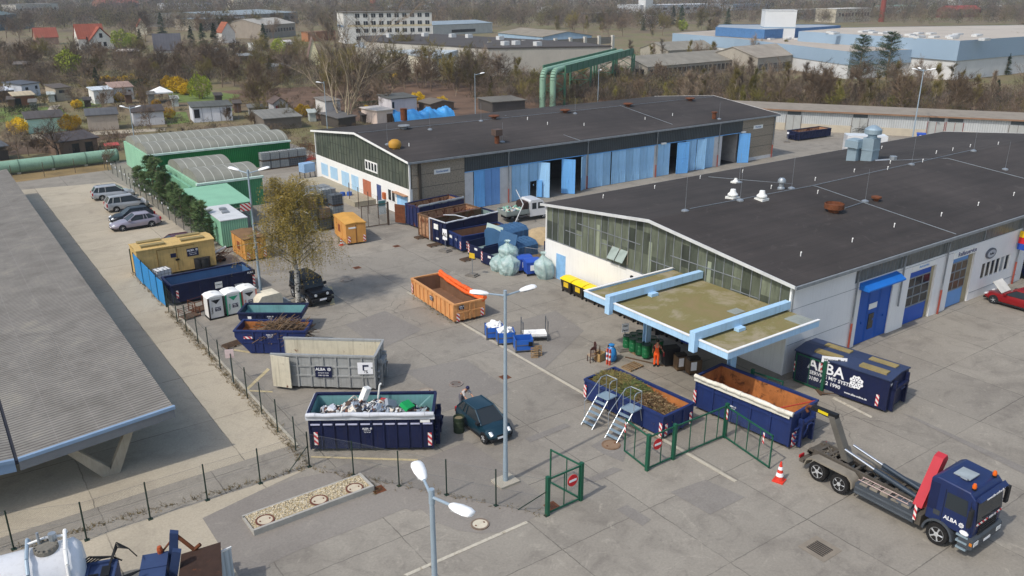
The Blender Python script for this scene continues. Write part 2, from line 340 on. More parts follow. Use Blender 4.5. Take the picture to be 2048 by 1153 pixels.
# --- front hall, long side (local x = world-40.94, outer face at y=0)
def lx(x): return x-40.94
r = MB()
def wallseg(a, b, z0, z1): r.box(lx(a), 0, z0, lx(b), .28, z1)
wallseg(41.25, 47.6, 0, 5.82)
for a, b in ((47.6, 48.5), (52.35, 54.4), (57.85, 60.15), (63.35, 64.85), (69.45, 72), (76, 102.6)): wallseg(a, b, 0, 4.65)
for a, b, z in ((48.5, 52.35, 4.05), (54.4, 57.85, 4.05), (60.15, 63.35, 4.1), (64.85, 69.45, 2.72), (72, 76, 4.1)): wallseg(a, b, z, 4.65)
wallseg(64.85, 69.45, 0, 1.45); r.box(lx(47.6), 0, 5.74, lx(102.6), .28, 5.84)
r.build('wall', M_whitesh, HA, split=True)
r = MB(); r.box(lx(41), -.012, 1.95, lx(47.6), 0, 1.98); r.box(lx(41), -.012, 4.3, lx(48.4), 0, 4.325); r.box(lx(52.4), -.012, 4.5, lx(60), 0, 4.52); r.box(lx(63.5), -.02, .62, lx(71), 0, .66); r.build('wall_joint', M_zincd, HA, split=True)
r = MB(); r.box(lx(47.65), .06, 4.65, lx(102.6), .1, 5.74); r.build('strip_glazing', M_strip, HA)
r = MB()
for x in (47.65, 53.1, 59.0, 64.45, 70.4, 76.4): r.box(lx(x)-.07, .02, 4.65, lx(x)+.07, .06, 5.74)
for i in range(72): r.box(lx(47.9+i*.36), .045, 4.66, lx(47.92+i*.36), .06, 5.73)
r.build('strip_bars', M_zincd, HA)
for x in (47.75, 53.2, 58.95, 70.4): pipe(HA, lx(x), -.12, red=x != 53.2)
def leaf(t, x0, x1, z0, z1, y, m, name='door_leaf', ang=0, hinge=0, hole=False, rails=(.5,), vs=2):
    """a boarded gate leaf; ang swings it about its hinge edge"""
    x0 += .025; w = x1-x0-.02; r = MB()
    if hole: r.box(0, -.03, 2.05, w, .03, z1-z0); r.box(0, -.03, 0, .15, .03, 2.05); r.box(w-.12, -.03, 0, w, .03, 2.05)
    else: r.box(0, -.03, 0, w, .03, z1-z0)
    h = z1-z0
    for a in (.0, w-.09): r.box(a, -.055, .02, a+.09, -.03, h-.02)
    for f in rails: r.box(.09, -.05, h*f-.05, w-.09, -.03, h*f+.05)
    r.box(.09, -.05, h-.12, w-.09, -.03, h-.02)
    for i in range(1, vs):
        if not hole: r.box(w*i/vs-.015, -.04, .05, w*i/vs+.015, -.03, h-.12)
    r.box(w*.5-.04, -.1, h*.36, w*.5+.04, -.05, h*.4)
    o = r.build(name, m, t)
    if hinge: o.location = (x1, y, z0); o.rotation_euler = (0, 0, ang); 
    else: o.location = (x0, y, z0); o.rotation_euler = (0, 0, ang)
    if hinge:
        for vtx in o.data.vertices: vtx.co.x -= w
    return o
for i in range(3): leaf(HA, lx(48.52+i*1.27), lx(48.52+(i+1)*1.27), .02, 4.02, .12, M_gateblue, 'gate_leaf', vs=1, rails=())
r = MB(); r.box(lx(49.95), .03, .9, lx(50.55), .06, 2.0); r.build('door_window', M_dkglass, HA); r = MB(); r.box(lx(49.8), .03, 2.35, lx(50.75), .055, 2.75); r.build('sign_plate', M_trimw, HA)
r = MB(); r.prism([(-.75, 4.15), (0, 4.15), (0, 4.6), (-.35, 4.5), (-.75, 4.25)], 0, lx(48.2), lx(52.5)); r.build('door_hood', mat('bright_blue_hood', '#1c6fc8', .5, 0, .1, 1), HA)
def sect_gate(a, b, low, glassc, top, name='sectional_gate'):
    r = MB(); r.box(lx(a), .2, .02, lx(b), .26, 4.0); o = r.build(name, low, HA)
    g = MB(); f = MB(); w = (b-a)/3
    for i in range(3):
        for j in range(3):
            x, z = a+i*w, 1.35+j*.72; g.box(lx(x)+.07, .17, z+.06, lx(x+w)-.07, .2, z+.66)
        f.box(lx(a+i*w)-.03, .15, 1.3, lx(a+i*w)+.04, .2, 3.5)
    f.box(lx(b)-.05, .15, 1.3, lx(b), .2, 3.5)
    for j in range(4): f.box(lx(a), .155, 1.3+j*.72, lx(b), .2, 1.38+j*.72)
    g.build('gate_pane', glassc, o); f.build('gate_frame', mat('grey_frame', '#8f979c', .5, .3), o)
    if top: r = MB(); r.box(lx(a), .165, 3.52, lx(b), .198, 3.98); r.build('gate_top_panel', top, o)
sect_gate(54.45, 57.5, mat('gate_royal_blue', '#2457b4', .5, 0, .1, 1), M_dkglass, None); sect_gate(60.2, 62.75, M_sblue, mat('warm_pane', '#5a4a3a', .3), None)
r = MB(); r.box(lx(62.75), .15, 0, lx(63.35), .28, 4.1); r.box(lx(57.5), .15, 0, lx(57.85), .28, 4.05); r.build('gate_reveal', mat('reveal_ochre', '#a59a7e', .9), HA, split=True)
r = MB(); r.box(lx(60.1), -.06, 4.0, lx(63.35), 0, 4.5); r.build('sign_board', M_trimw, HA); M_navy = mat('navy_letter', '#1d2a66', .5); text('Reifenservice', .5, M_navy, HA, (lx(61.95), -.065, 4.24), (pi/2, 0, 0))
r = MB(); r.box(lx(54.5), -.04, 4.18, lx(57.5), 0, 4.48); r.build('sign_board', M_trimw, HA); text('Autoservice', .26, M_sblue, HA, (lx(56), -.045, 4.32), (pi/2, 0, 0))
for i in range(6):
    a = 64.9+i*.76; r = MB(); r.box(lx(a), .1, 1.5, lx(a+.6), .14, 2.7); o = r.build('window', M_dkglass if i != 4 else M_zinc, HA)
    r = MB(); r.box(lx(a+.6), .04, 1.45, lx(a+.76), .16, 2.72); r.build('window_frame', M_trimw, o)
r = MB(); n = 20; r.prism([(lx(65.75)+.75*cos(2*pi*i/n), 3.45+.42*sin(2*pi*i/n)) for i in range(n)], 1, -.12, 0); o = r.build('oval_sign', mat('sign_grey', '#5c626c', .5), HA)
r = MB(); r.prism([(lx(65.75)+.6*cos(2*pi*i/n), 3.45+.3*sin(2*pi*i/n)) for i in range(n)], 1, -.14, -.121); r.build('sign_face', mat('sign_pale', '#b9bec6', .5), o); text('Reifen', .26, M_blk, o, (lx(65.75), -.145, 3.45), (pi/2, 0, 0))
r = MB(); r.cur = 0; r.box(lx(69.95), -1.5, 3.05, lx(70.15), -.1, 3.55); r.cur = 1; r.box(lx(69.95), -1.5, 3.56, lx(70.15), -.1, 4.05); r.cur = 2; r.box(lx(69.95), -1.5, 4.06, lx(70.15), -.1, 4.55); r.build('projecting_sign', [mat('sign_blue', '#2a4fb0', .4), mat('sign_red', '#d4252f', .4), mat('sign_yellow', '#f0c51c', .4)], HA)
r = MB(); r.box(lx(72), .9, 0, lx(76), 1, 4.1); r.build('bay_shade_sheet', M_dk, HA)  # shade inside the open bay, put in as a dark coloured sheet
r = MB(); r.cur = 0; r.box(-.02, 21.35, .03, .0, 22.55, 2.2); o = r.build('side_door', mat('pale_blue_door', '#86b4dd', .6), HA)
for y in (6.5, 12, 17.6): r = MB(); r.box(.052, y-.16, 3.2, .06, y+.16, 5.7); r.build('inner_column', mat('inner_column', '#8f9784', .5, 0, .3, 1), HA)
for yy in (21.2, 10.3): 
    for d in (0, .9) if yy < 15 else ():
        r = MB(); r.box(0, 0, -1.0, .04, .8, 0); o = r.build('vent_pane', mat('pane_pale', '#97a39c', .3), HA, loc=(.02, yy+3.9+d, 4.45)); o.rotation_euler = (0, rad(35), 0)
        r = MB(); r.box(-.02, yy+3.88+d, 3.4, .02, yy+3.93+d, 4.5); r.box(-.02, yy+4.66+d, 3.4, .02, yy+4.7+d, 4.5); r.build('vent_frame', mat('pale_frame', '#a9a08f', .7), HA)
r = MB(); r.box(-.14, 13.5, 2.6, 0, 13.7, 2.75); r.build('wall_lamp', M_blk, HA)
# --- back hall, long side
def bx(x): return x-40.3
r = MB(); r.box(bx(40.6), 0, .35, bx(47.0), .28, 5.84); r.box(bx(91.9), 0, .45, bx(99), .28, 5.84); r.build('stone_panel', M_stone, HB, split=True)
r = MB(); r.box(bx(40.62), -.01, 0, bx(47), .28, .35); r.box(bx(91.9), -.01, 0, bx(98.98), .28, .45)
r.box(bx(47), .02, 0, bx(48.1), .28, 4.1); r.box(bx(51.6), .02, 0, bx(53.2), .28, 4.1); r.box(bx(63.98), -.04, 0, bx(64.38), .28, 4.1); r.box(bx(75.3), -.04, 0, bx(75.9), .28, 4.1); r.box(bx(86.4), .02, 0, bx(88), .28, 4.1); r.build('wall', mat('dirty_white_wall', '#c9cacb', .9, 0, .15, .8, rust=.22, rs=1.2, rustc='#7d4a35'), HB, split=True)
r = MB()
for z in (1.75, 3.15, 4.5): r.box(bx(40.62), -.012, z, bx(47), 0, z+.04); r.box(bx(91.9), -.012, z+.1, bx(99), 0, z+.14)
r.box(bx(41.3), -.16, .2, bx(41.62), 0, 5.8); r.build('panel_joint', mat('dark_joint', '#4d463d', .9), HB, split=True)
r = MB(); r.box(bx(47), -.04, 4.16, bx(91.9), .1, 5.83); r.build('corrugated_band', M_corr, HB)
r = MB(); r.box(bx(47), -.08, 4.08, bx(91.9), .05, 4.16); r.build('door_track', M_lblued, HB)
LB = lambda a, b, n, **kw: [leaf(HB, bx(a+(b-a)*i/n), bx(a+(b-a)*(i+1)/n), .03, 4.05, .02, M_lblue, vs=2, **kw) for i in range(n)]
leaf(HB, bx(48.15), bx(49.55), .03, 4.05, -.03, M_lblued, vs=2); leaf(HB, bx(49.55), bx(50.45), .03, 4.05, .0, M_sblue); leaf(HB, bx(50.45), bx(51.58), .03, 4.05, .0, M_sblue)
LB(53.2, 55.55, 2); leaf(HB, bx(55.6), bx(56.85), .03, 4.05, .02, M_lblue, hole=True); leaf(HB, bx(56.75), bx(57.4), .1, 2.05, -.02, M_lblued, 'wicket_door', ang=rad(-62))
leaf(HB, bx(56.9), bx(58.3), .03, 4.05, 0, M_lblue, ang=rad(-50)); leaf(HB, bx(60.25), bx(61.9), .03, 4.05, -.1, M_lblued, ang=rad(-48)); leaf(HB, bx(62.8), bx(63.98), .03, 4.05, 0, M_lblue, hinge=1, ang=rad(25))
LB(64.4, 67.95, 3); LB(68.14, 71.65, 3); LB(71.65, 75.28, 3); LB(75.92, 78.1, 2); leaf(HB, bx(79.1), bx(80.9), .03, 4.05, -.3, M_lblued, ang=rad(-14)); LB(81, 83, 2); leaf(HB, bx(83), bx(84.5), .03, 4.05, -.1, M_lblue, ang=rad(-10)); LB(84.5, 86.38, 2)
leaf(HB, bx(91.25), bx(92.9), .03, 4.05, -.1, M_lblued, ang=rad(-28)); leaf(HB, bx(88), bx(89), .03, 4.05, .2, M_white, ang=rad(60))
for x in (52.7, 64.18, 75.6, 87.2): pipe(HB, bx(x), -.14, 5.8, 1.6)
pipe(HB, bx(98.6), -.15, 5.8, 1.8)
r = MB(); r.box(bx(99), -.02, 0, bx(99.0)+.0, .3, .1)
for cx, s_ in ((44.2, 'Sonderabfall'), (95.2, 'Werkstatt')):
    r = MB(); r.box(bx(cx)-.98, -.06, 4.35, bx(cx)+.98, -.015, 4.85); r.build('sign_board', M_trimw, HB); text(s_, .3, mat('blue_letter', '#3d6fa8', .5), HB, (bx(cx), -.065, 4.6), (pi/2, 0, 0))
for x in (76.3, 91.6): r = MB(); r.box(bx(x), -.35, 4.12, bx(x)+.75, -.08, 4.3); r.build('wall_lamp', M_trimw, HB)
r = MB(); r.box(bx(53), 9, .0, bx(54), 22, 4.5); r.box(bx(88.2), .4, 0, bx(91.2), 11, .06); r.box(bx(57), 6.5, 0, bx(64), 6.7, 2.2); r.build('stored_goods', M_dk, HB, split=True)
r = MB(); r.box(bx(91.4), .35, 0, bx(91.6), 10, 5.5); r.box(bx(87.6), .35, 0, bx(87.8), 10, 5.5); r.box(bx(87.8), 9.8, 0, bx(91.4), 10, 5.5); r.build('partition', mat('grey_partition', '#9c9a98', .9), HB, split=True)
# --- back hall, gable doors (local y = world-74.2)
def gd(y0, y1, z0, z1, m, name, n=2):
    r = MB()
    for i in range(n):
        a, b = y0+(y1-y0)*i/n, y0+(y1-y0)*(i+1)/n; r.box(-.03, a+.02, z0, -.003, b-.02, z1)
    return r.build(name, m, HB)
M_paleblue = mat('pale_blue_paint', '#a7c9e2', .7, 0, .12, .8)
for a, b in ((20.6, 22.6), (17.8, 19.9), (14.6, 16.7), (12.1, 14.0)): gd(a, b, .85, 2.3, M_paleblue, 'side_door') if a > 15 else gd(a, b, .1, 2.3, M_paleblue, 'side_door')
gd(8.95, 11.0, .3, 2.32, mat('terracotta_door', '#b06a4d', .7, 0, .2, 1), 'side_door'); gd(6.5, 7.55, .1, 2.35, mat('navy_door', '#42517f', .5), 'side_door', 1); gd(.6, 2.9, .05, 2.3, M_lblue, 'side_door')
r = MB(); r.box(-.5, .4, 2.32, -.003, 3.1, 2.4); r.build('door_hood', mat('rust_hood', '#a88468', .8), HB)
r = MB(); r.box(-.03, 3.3, 1.15, -.003, 4.8, 2.28); o = r.build('window', M_dkglass, HB); r = MB(); r.box(-.05, 3.95, 1.1, -.031, 4.12, 2.3); r.box(-.06, 3.2, 1.08, -.003, 4.9, 1.15); r.box(-.05, 3.2, 1.15, -.003, 3.3, 2.3); r.box(-.05, 4.8, 1.15, -.003, 4.9, 2.3); r.build('window_frame', M_trimw, o)
r = MB(); r.box(-.25, 5.4, 1.05, -.003, 5.9, 1.75); r.build('meter_box', mat('orange_box', '#c0673a', .6), HB)
r = MB(); r.box(-.0, 7.2, 3.5, .05, 10.2, 4.65); o = r.build('window', M_trimw, HB); r = MB()
for i in range(4): r.box(-.02, 7.4+i*.72, 3.7, .0, 7.85+i*.72, 4.5)
r.build('window_pane', M_dkglass, o)
g = MB(); g.box(-2.6, 7.9, 0, 0, 22.6, .55); g.build('loading_step', mat('step_concrete', '#a39a86', .9, 0, .15, 1), HB)
# --- roof furniture (found on the slope by survey)
def roofpt(t, px, py):
    z = 6.7
    for _ in range(8):
        p = P(px, py, z); yl = p.y-t.location.y; z = 6.06+1.34*(1-min(1, abs(yl-12)/12.35))
    return p-t.location
def vent(t, px, py, prof, m, name='roof_vent', n=14, base=.0):
    p = roofpt(t, px, py); r = MB()
    if base: r.box(p.x-base, p.y-base, p.z-.2, p.x+base, p.y+base, p.z+.14)
    r.lathe([(a, b-.08) for a, b in prof], n, p); r.build(name, m, t, smooth=40)
mush = [(.2, 0), (.2, .28), (.4, .32), (.4, .42), (.24, .58), (.2, .8), (.04, .82)]
M_vw = mat('vent_white', '#e6e6e2', .45)
for q in ((1465, 397), (1523, 400)): vent(HA, *q, mush, M_vw, base=.4)
vent(HA, 1471, 366, [(a*.6, b*.6) for a, b in mush], M_vw, base=.3); vent(HA, 1562, 379, [(.3, 0), (.3, .2), (.2, .3), (.2, .6), (.32, .65), (.32, .85), (.2, 1.0), (.05, 1.02)], M_zinc)
vent(HA, 1667, 424, [(.4, 0), (.4, .25), (.72, .35), (.72, .72), (.68, .74), (.65, .55)], M_rustm); vent(HA, 1752, 402, [(.2, 0), (.2, .25), (.4, .3), (.4, .42), (.1, .5)], M_rustm)
for i, (px, py, w, h, cap) in enumerate(((1707, 321, .5, 1.3, 1), (1738, 321, .58, 2.2, 2))):
    p = roofpt(HA, px, py); r = MB(); r.box(p.x-w, p.y-w, p.z-.3, p.x+w, p.y+w, p.z+h)
    if cap == 1: r.box(p.x-w-.25, p.y-w-.2, p.z+h, p.x+w+.2, p.y+w+.2, p.z+h+.7); r.box(p.x-w-.05, p.y-w-.05, p.z+h+.7, p.x+w+.05, p.y+w+.05, p.z+h+.8)
    else: r.lathe([(.45, h), (.4, h+.25), (.8, h+.4), (.8, h+.8), (.65, h+.95), (.2, h+1.2)], 18, p); r.box(p.x-w-.04, p.y-w-.04, p.z+h*.45, p.x+w+.04, p.y+w+.04, p.z+h*.5)
    r.build('extract_duct', M_galv, HA)
r = MB(); a = roofpt(HA, 1750, 322); b = roofpt(HA, 1786, 320); r.tube(a, b, .12); r.tube(b-Vector((0, 0, .1)), b+Vector((0, 0, .35)), .35); r.build('roof_pipe', M_zinc, HA)
pins = [(1206, 397), (1309, 378), (1400, 358), (1485, 346), (1542, 378), (1630, 362), (1708, 345), (1775, 340), (1845, 325), (1601, 513), (1704, 485), (1788, 455), (1882, 433), (1956, 412), (2027, 392), (1763, 298), (1940, 295), (1905, 302), (1872, 308), (1996, 290), (1635, 388), (1780, 328)]
for q in pins: p = roofpt(HA, *q); r = MB(); r.tube(p-Vector((0, 0, .1)), p+Vector((0, 0, .26)), .032, n=6); r.tube(p+Vector((0, 0, .23)), p+Vector((.05, 0, .3)), .045, n=6); r.build('vent_pin', M_trimw, HA)
def rod(t, px, py, h=2.6):
    p = roofpt(t, px, py); r = MB(); r.tube(p-Vector((0, 0, .1)), p+Vector((0, 0, h)), .013, .008, n=5); r.lathe([(.28, -.1), (.28, .08), (.1, .16), (.02, .17)], 8, p); r.build('lightning_rod', M_zinc, t)
for q in ((1370, 423), (1583, 378), (1730, 404), (1823, 330), (1947, 303), (1480, 402), (2010, 340), (1478, 366)): rod(HA, *q)
for t, ls in ((HA, ([(1417, 355), (1632, 374), (1912, 470)], [(1785, 322), (1895, 318), (2100, 372)], [(1380, 419), (1620, 374), (1950, 300)], [(1690, 418), (1730, 405)])), (HB, ([(1010, 232), (1160, 282)], [(1240, 212), (1345, 250)], [(716, 267), (1425, 194)]))):
    r = MB()
    for l in ls: r.path([roofpt(t, *q)+Vector((0, 0, .05)) for q in l], .03, 4)
    r.build('lightning_wire', M_zinc, t)
vent(HB, 790, 297, [(.3, 0), (.62, .2), (.7, .5), (.62, .8), (.35, 1.0), (.05, 1.06)], mat('ochre_dome', '#b98a34', .6), base=.4)
for q in ((994, 287), (1428, 238)): vent(HB, *q, [(.28, 0), (.28, .9), (.42, .92), (.42, 1.0), (.1, 1.02)], M_rustm, 'chimney_vent', 8); 
p = roofpt(HB, 994, 287); r = MB(); r.box(p.x-.45, p.y-.45, p.z+.9, p.x+.45, p.y+.45, p.z+1.55); r.build('vent_box', mat('vent_dark', '#5a4a42', .7), HB)
for q in ((808, 258), (988, 238), (1130, 226), (1256, 213), (1380, 202)): vent(HB, *q, [(.3, 0), (.3, .25), (.7, .4), (.68, .5), (.2, .42)], M_rustm if q[0] > 900 else M_zincd)
vent(HB, 808, 240, [(.45, 0), (.45, 1.5), (.5, 1.55), (.2, 1.6)], M_rustm, 'chimney_vent')
for q in ((775, 290), (860, 260), (1005, 285), (1150, 228), (962, 243), (1438, 239)): rod(HB, *q, 2.2)
for q in ((818, 293), (1095, 250), (1168, 252), (1290, 240), (1345, 232), (1055, 240)): p = roofpt(HB, *q); r = MB(); r.tube(p-Vector((0, 0, .1)), p+Vector((0, 0, .35)), .05, n=6); r.build('vent_pin', M_trimw, HB)
# ================================================================ canopy beside the front hall
t = thing('canopy', 'mossy flat canopy with light blue edge and two light blue beams beside the white gable', 'canopy', (32.9, 26.1, 0))
k = NT('mossy_felt'); v = k.coord(True); k.b.inputs['Roughness'].default_value = 1
c = k.ramp(k.noise(v, .35, 8, .7, .4), [(.34, srgb('#857552')), (.5, srgb('#7c7448')), (.62, srgb('#978c72')), (.7, srgb('#8d8470'))])
c = k.mix(k.ramp(k.noise(v, .55, 8, .7, 1.), [(.68, (0, 0, 0)), (.71, (1, 1, 1))]), c, srgb('#45301f')); k.col(c); k.bump(k.noise(v, 6, 5), .5, .03); M_moss = k.m
r = MB(); r.box(.08, .08, 4.1, 8.0, 11.7, 4.3); r.build('roof', M_moss, t)
M_canb = mat('canopy_blue', '#abd0ee', .55, 0, .1, .8, streak=.25)
for q in ((0, 0, 4.02, .1, 11.8, 4.42), (.1, 0, 4.02, 8.0, .1, 4.42), (.1, 11.7, 4.02, 8.0, 11.8, 4.42)): r = MB(); r.box(*q); r.build('edge_board', M_canb, t)
for q in ((-.04, -.05, 4.42, .14, 11.85, 4.47), (.14, -.05, 4.42, 8, .12, 4.47), (.14, 11.68, 4.42, 8, 11.85, 4.47)): r = MB(); r.box(*q); r.build('edge_strip', M_trimw, t)
for y in (2.25, 9.2): 
    r = MB(); r.box(-.35, y-.2, 4.47, 7.98, y+.2, 4.95); r.box(-.36, y-.2, 3.75, -.05, y+.2, 4.47); r.build('beam', M_canb, t)
    r = MB(); r.box(2.9, y-.55, 4.31, 3.5, y-.2, 4.5); r.build('beam_bracket', M_canb, t)
    r = MB(); x = 3.25; r.box(x-.22, y-.16, 0, x+.22, y-.11, 4.1); r.box(x-.22, y+.11, 0, x+.22, y+.16, 4.1); r.box(x-.05, y-.11, 0, x+.05, y+.11, 4.1); r.build('column', M_canb, t)
r = MB(); r.box(4.9, 3.6, 4.305, 5.8, 4.3, 4.33); r.box(6.7, .15, 4.302, 7.95, 1.5, 4.325); r.build('roof_patch', mat('felt_grey', '#8f958f', .9), t, split=True)
# ================================================================ open shelter on the left with V legs and corrugated roof
t = thing('open_shelter', 'open concrete shelter with worn grey corrugated butterfly roof on V shaped legs', 'shelter', (.85, 39.45, 0))
k = NT('old_corrugated'); v = k.coord(); s_ = k.sep(v); k.b.inputs['Roughness'].default_value = 1; k.b.inputs['Specular IOR Level'].default_value = .1
w = k.math('ADD', s_[1], k.math('MULTIPLY', k.noise(v, .4, 2), .05)); fr = k.math('FRACT', k.math('DIVIDE', w, .27)); h = k.math('ABSOLUTE', k.math('SUBTRACT', k.math('MULTIPLY', fr, 2), 1))
c = k.ramp(k.noise(v, .5, 9, .72, .5), [(.3, srgb('#77736d')), (.55, srgb('#8b8781')), (.75, srgb('#9c978b'))])
c = k.mix(1., c, k.ramp(h, [(.05, (.38,)*3), (.45, (1, 1, 1))]), 'MULTIPLY')
c = k.mix(k.ramp(k.noise(v, 2.2, 9, .8, .5), [(.66, (0, 0, 0)), (.74, (.7,)*3)]), c, (.03, .028, .026, 1))
ss = k.math('FRACT', k.math('DIVIDE', s_[0], 1.75)); c = k.mix(k.ramp(ss, [(0, (.45,)*3), (.025, (0, 0, 0))]), c, (.32, .3, .28, 1))
k.col(c); k.bump(h, .9, .06); M_oldc = k.m
def slab(name, x0, z0, x1, z1, ya, yb, th, m, par): r = MB(); r.prism([(x0, z0-th), (x1, z1-th), (x1, z1), (x0, z0)], 1, ya, yb); return r.build(name, m, par)
slab('roof', .05, 2.66, 6.9, 3.2, .06, 70, .08, M_oldc, t); slab('roof', -7, 3.2, -.1, 2.66, .06, 70, .08, M_oldc, t)
r = MB(); r.box(-.14, .0, 2.42, .1, 70, 2.6); r.build('valley_gutter', mat('gutter_dark', '#2c2d35', .7), t)
M_fas = mat('fascia_blue_grey', '#7f97b2', .7, 0, .12, 1); M_cc = mat('shelter_concrete', '#a8a090', .9, 0, .18, 1.2, streak=.3)
slab('edge_flashing', .05, 2.74, 6.95, 3.28, -.12, .06, .16, M_fas, t); slab('edge_flashing', -7, 3.28, -.1, 2.74, -.12, .06, .16, M_fas, t)
slab('edge_beam', .05, 2.56, 6.9, 3.1, -.06, .3, .45, mat('beam_grey', '#777a7e', .8, 0, .15, 1), t); slab('edge_beam', -7, 3.1, -.1, 2.56, -.06, .3, .45, M_fas, t)
for y in (.9, 6.9, 12.9, 18.9, 24.9, 30.9, 36.9, 42.9, 48.9, 54.9, 60.9, 66.9):
    for sx in (1, -1) if y < 2 else (1,):
        r = MB(); f = lambda pts: r.prism([(sx*a, b) for a, b in pts], 1, y, y+.3)
        f([(.0, 2.2), (6.4, 2.68), (6.4, 2.95), (0, 2.5)])
        f([(1.7, 2.25), (2.05, 2.3), (3.75, .4), (3.75, .0), (3.35, 0)]); f([(4.9, 2.55), (5.3, 2.6), (4.15, 0), (3.75, 0), (3.75, .3)])
        f([(2.05, 2.3), (2.6, 2.38), (2.3, 2.1)]); f([(4.9, 2.55), (4.45, 2.5), (4.82, 2.3)])
        r.build('frame_leg', M_cc, t)
# ================================================================ green sheds with barrel roofs
M_grn = emboss('green_cladding', '#97c2a9', 0, .25, .5, .6, .08); M_grne = emboss('green_end_cladding', '#93c4a6', 1, .25, .5, .6, .1, rust=.1); M_grnd = emboss('deep_green_cladding', '#1f7a3e', 0, .25, .5, .55, .1)
M_gcor = emboss('mid_green_cladding', '#4f9366', 0, .25, .5, .6, .1); M_grnflat = mat('green_sheet', '#86b89a', .6, 0, .1, .6)
k = NT('barrel_skin'); v = k.coord(); k.b.inputs['Roughness'].default_value = .8; x = k.sep(v)[0]
c = k.ramp(k.noise(v, .6, 6), [(.3, srgb('#7a7a70')), (.7, srgb('#8b8b80'))]); fr = k.math('FRACT', k.math('DIVIDE', x, 1.0))
c = k.mix(k.ramp(fr, [(.0, (1, 1, 1)), (.06, (1, 1, 1)), (.07, (0, 0, 0))]), c, srgb('#b9bab0')); k.col(c); M_barr = k.m
def green_shed(label, x0, x1, y0, spans, wz, rise, front, xs=None):
    t = thing('green_shed', label, 'shed', (x0, y0, 0), group=None); L = x1-x0; y = 0
    for i, sp in enumerate(spans):
        l = L if not xs else xs[i]; n = 14; r = MB()
        out = [(y+sp/2-cos(pi*k_/n)*sp/2*.97, wz+sin(pi*k_/n)*rise) for k_ in range(n+1)]
        r.prism(out, 0, .25, l-.1); r.build('barrel_roof', M_barr, t, smooth=40)
        r = MB(); r.box(0, y+.05, 0, .25, y+sp-.05, wz+.1); r.box(l-.25, y+.05, 0, l, y+sp-.05, wz); r.build('end_wall', M_grne, t); y += sp
    r = MB(); r.box(0, -.06, 0, L, .05, wz-.05); r.build('front_wall', front, t); r = MB(); r.box(0, y-.05, 0, L, y+.05, wz); r.build('rear_wall', M_grn, t)
    r = MB(); r.box(-.05, -.35, wz-.1, L+.1, .0, wz+.12); r.build('gutter', mat('pale_green_gutter', '#c9ded2', .6), t)
    return t
green_shed('long green shed with two ribbed grey barrel roofs beside the allotments', 22.7, 41.2, 109.3, (6.1, 6.1), 3.1, 1.1, M_grnd)
t = green_shed('short green shed with two stepped grey barrel roofs behind the green lean-to', 23.1, 30.2, 89.4, (6.1, 6.1), 3.1, 1.1, M_gcor, (7.1, 6.0))
r = MB(); r.prism([(22.3-23.1, 0), (22.3-23.1, 3), (22.6-23.1, 3), (22.6-23.1, 0)], 1, -.2, 20); r.build('side_wall', emboss('green_side', '#7db392', 1, .25, .5, .6, .1), t)
t = thing('lean_to', 'green lean-to roof in front of the short barrel roofed shed', 'shed', (21.4, 80.9, 0))
r = MB(); r.prism([(0, 2.55), (7.8, 2.95), (7.8, 3.02), (0, 2.62)], 0, 0, 4.7); r.build('roof', M_grnflat, t)
for x in (.1, 4.5): r = MB(); r.box(x-.06, .1, 0, x+.06, .22, 2.55); r.build('post', M_grnflat, t)
r = MB(); r.box(.1, 7.6, 0, 4.6, 7.75, 2.9); r.build('back_wall', M_gcor, t); r = MB(); r.path([(4.5, .3, 1.1), (4.5, 6, 1.1)], .03); r.build('rail', M_grnflat, t)
t = thing('green_container', 'green steel store container with white roof and two fans near the orange store', 'container', (21.1, 75.0, 0), -.02)
r = MB(); r.box(0, 0, .15, 2.45, 5.9, 2.6); r.build('body', emboss('green_box_side', '#82b496', 0, .2, .6, .6, .08), t); r = MB(); r.box(-.04, -.04, 2.6, 2.49, 5.94, 2.68); r.build('roof', M_trim, t)
for y in (4.2, 2.9): r = MB(); r.lathe([(.35, 2.68), (.35, 2.8), (.1, 2.82)], 12, (1.0+y*.1, y, 0)); r.box(.6+y*.1, y-.5, 2.68, 1.3+y*.1, y-.35, 2.78); r.build('roof_fan', M_zincd, t)
r = MB(); r.box(.1, .1, 0, 2.3, 5.8, .15); r.build('base_frame', M_blk, t)
# ================================================================ garage row on the right
A = Vector((119.6, 89.6, 0)); B = Vector((142.9, 56.6, 0)); d = B-A; L = d.length+45
t = thing('garage_row', 'long low grey corrugated garage row with double doors below the bare trees', 'garages', A-d.normalized()*14, atan2(d.y, d.x))
M_gcw = emboss('pale_corrugated', '#b9bcbc', 0, .35, .5, .7, .12, rust=.0); r = MB(); r.box(0, 0, 1.2, L, .2, 3.3); r.build('front_wall', M_gcw, t)
r = MB(); r.box(0, -.06, 0, L, .2, 1.2); r.build('plinth', mat('plinth_beige', '#bdb3a0', .9, 0, .12, .8), t); r = MB(); r.box(0, .2, 0, L, 7.2, 3.2); r.build('body', M_gcw, t)
r = MB(); r.prism([(-.45, 3.3), (7.4, 3.5), (7.4, 3.65), (-.45, 3.45)], 0, -.2, L+.2); r.build('roof', mat('garage_roof', '#8d8478', .9, 0, .2, .6), t); r = MB(); r.box(-.2, -.5, 3.22, L+.2, -.4, 3.46); r.build('fascia', mat('brown_fascia', '#8d6f58', .8, 0, .2, 1), t)
M_gdoor = mat('garage_door_grey', '#a7a9a6', .7, 0, .15, .7)
